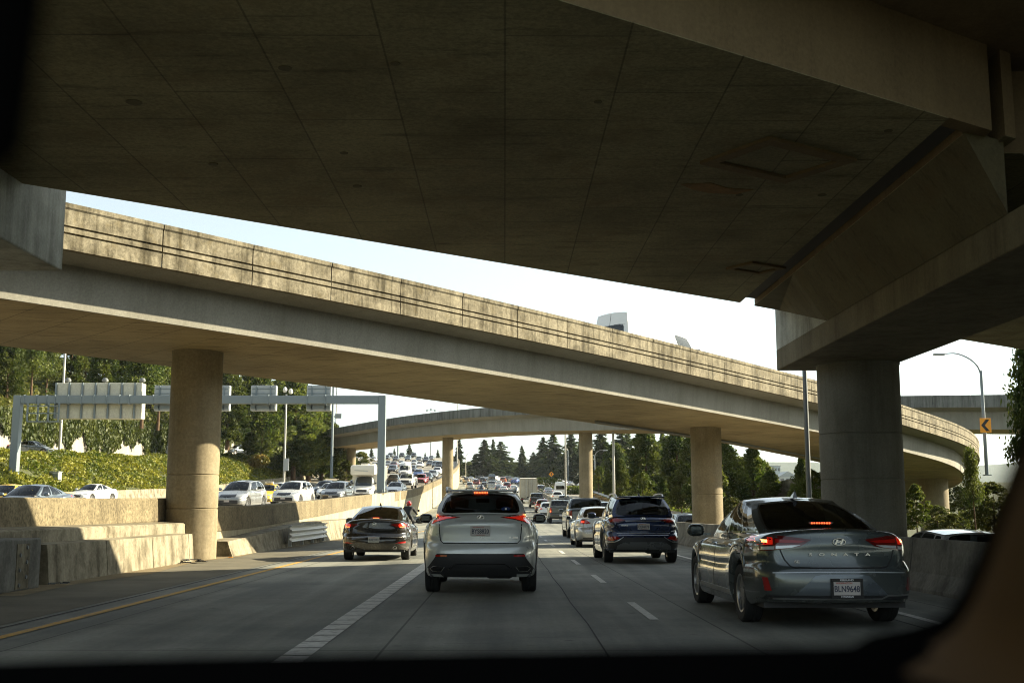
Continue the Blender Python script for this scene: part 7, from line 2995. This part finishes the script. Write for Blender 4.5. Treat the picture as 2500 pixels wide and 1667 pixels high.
# dashboard top
mb = MB()
cols = [-700, -200, 300, 800, 1300, 1700, 2000, 2150, 2260]
edge = [1640, 1618, 1602, 1592, 1584, 1578, 1574, 1568, 1552]
vs, fs = [], []
for i, (px, py) in enumerate(zip(cols, edge)):
    a = atd(px, py + 2, .66)
    b = atd(px, py + 16, .58)
    vs += [(a.x, a.y, a.z - .10), tuple(a), tuple(b), (b.x, b.y - .16, b.z - .05), (b.x, b.y - .22, b.z - .14), (b.x, b.y - .22, b.z - .4)]
k = 6
for i in range(len(cols) - 1):
    for q in range(k - 1):
        fs.append((i * k + q, i * k + q + 1, (i + 1) * k + q + 1, (i + 1) * k + q))
mb.add(vs, fs)
mb.build('dashboard', black, ci, smooth=60)
# windscreen pillar: black seal, rounded trim
L0 = [(2080, 1574, .86), (2180, 1556, .84), (2262, 1528, .82), (2312, 1490, .80), (2350, 1430, .77), (2388, 1340, .73), (2420, 1250, .69), (2455, 1150, .65), (2500, 1030, .60), (2570, 860, .54), (2680, 600, .46)]
mb = MB()
mb2 = MB()
v0, v1 = [], []
for i, (px, py, d) in enumerate(L0):
    d *= .76
    a = atd(px, py, d)
    b = atd(px + 10, py + 22, d * .99)
    c = atd(px + 26, py + 40, d * .95)
    e_ = atd(px + 75, py + 55, d * .88)
    f_ = atd(px + 190, py + 90, d * .80)
    g_ = atd(px + 420, py + 160, d * .70)
    back = a + Vector((.03, .06, 0))
    v0 += [tuple(back), tuple(a), tuple(b), tuple(c)]
    v1 += [tuple(c), tuple(e_), tuple(f_), tuple(g_), tuple(g_ + Vector((.15, .15, 0)))]
n = len(L0)
f0 = [(i * 4 + q, i * 4 + q + 1, (i + 1) * 4 + q + 1, (i + 1) * 4 + q) for i in range(n - 1) for q in range(3)]
f1 = [(i * 5 + q, i * 5 + q + 1, (i + 1) * 5 + q + 1, (i + 1) * 5 + q) for i in range(n - 1) for q in range(4)]
mb.add(v0, f0)
mb.build('window_seal', black, ci, smooth=70)
mb2.add(v1, f1)
mb2.build('pillar_trim', trim, ci, smooth=70)
mb = MB()
mb.box((0, .05, 1.95), (1.5, 1.3, .03))
mb.build('headliner', black, ci)
tag(ci, 'dark blurred dashboard and brown windscreen pillar of the car the photo is taken from', 'car interior')
mb = MB()
c = atd(-125, 110, .30)
mb.rbox((0, 0, 0), (.046, .02, .066), .009, Matrix.Rotation(R_(4), 3, 'Y'), n=3)
o = mb.build('rear_view_mirror', black, None, smooth=60)
o.location = c
tag(o, 'black blurred rear-view mirror at the upper left corner', 'mirror')
b = MB()
b.tube([(0, .01, .03), (.01, .05, .12)], .008, 8)
b.build('stalk', black, o)

# ================================================================== air
mb = MB()
mb.box((0, 600, 56), (5200, 4400, 126))
hm, hnt, hout = new_mat('thin_haze')
pv = N(hnt, 'ShaderNodeVolumePrincipled')
pv.inputs['Color'].default_value = (.86, .93, 1.0, 1)
pv.inputs['Density'].default_value = HAZE
pv.inputs['Anisotropy'].default_value = .3
hnt.links.new(pv.outputs[0], hout.inputs['Volume'])
hz = mb.build('haze', hm)
hz['kind'] = 'stuff'
hz['label'] = 'thin pale summer haze over the distant trees and hills'
hz['category'] = 'haze'
# ================================================================== light
SUN_EL, SUN_AZ = R_(25), R_(72)
w = bpy.data.worlds.new('World')
scene.world = w
w.use_nodes = True
nt = w.node_tree
nt.nodes.clear()
sky = nt.nodes.new('ShaderNodeTexSky')
sky.sky_type = 'NISHITA'
sky.sun_disc = False
sky.sun_elevation = SUN_EL
sky.sun_rotation = SUN_AZ
sky.air_density = 1.0
sky.dust_density = 1.3
sky.ozone_density = 1.0
bg = nt.nodes.new('ShaderNodeBackground')
bg.inputs[1].default_value = 0.08
wo = nt.nodes.new('ShaderNodeOutputWorld')
tint = nt.nodes.new('ShaderNodeMix')
tint.data_type = 'RGBA'
tint.blend_type = 'MULTIPLY'
tint.inputs['Factor'].default_value = 1.0
tint.inputs['B'].default_value = (0.81, 1.05, 0.96, 1)
hs = nt.nodes.new('ShaderNodeHueSaturation')
hs.inputs['Saturation'].default_value = .42
nt.links.new(sky.outputs[0], tint.inputs['A'])
nt.links.new(tint.outputs['Result'], hs.inputs['Color'])
nt.links.new(hs.outputs[0], bg.inputs[0])
nt.links.new(bg.outputs[0], wo.inputs[0])
sd_ = bpy.data.lights.new('sun', 'SUN')
sd_.energy = 5.0
sd_.angle = R_(.53)
sd_.color = (1.0, .885, .64)
so_ = bpy.data.objects.new('sun', sd_)
S_dir = Vector((math.cos(SUN_EL) * math.sin(SUN_AZ), math.cos(SUN_EL) * math.cos(SUN_AZ), math.sin(SUN_EL)))
so_.rotation_euler = S_dir.to_track_quat('Z', 'Y').to_euler()
so_.location = (60, 10, 60)
COL.objects.link(so_)

scene.view_settings.view_transform = 'Standard'
scene.view_settings.look = 'None'
scene.view_settings.exposure = 1.75
scene.view_settings.gamma = 1.0
scene.cycles.use_denoising = True
scene.cycles.filter_width = 1.0
scene.cycles.max_bounces = 8
scene.cycles.diffuse_bounces = 4
scene.cycles.transparent_max_bounces = 16
scene.cycles.caustics_reflective = False
scene.cycles.caustics_refractive = False
scene.cycles.sample_clamp_indirect = 6.0
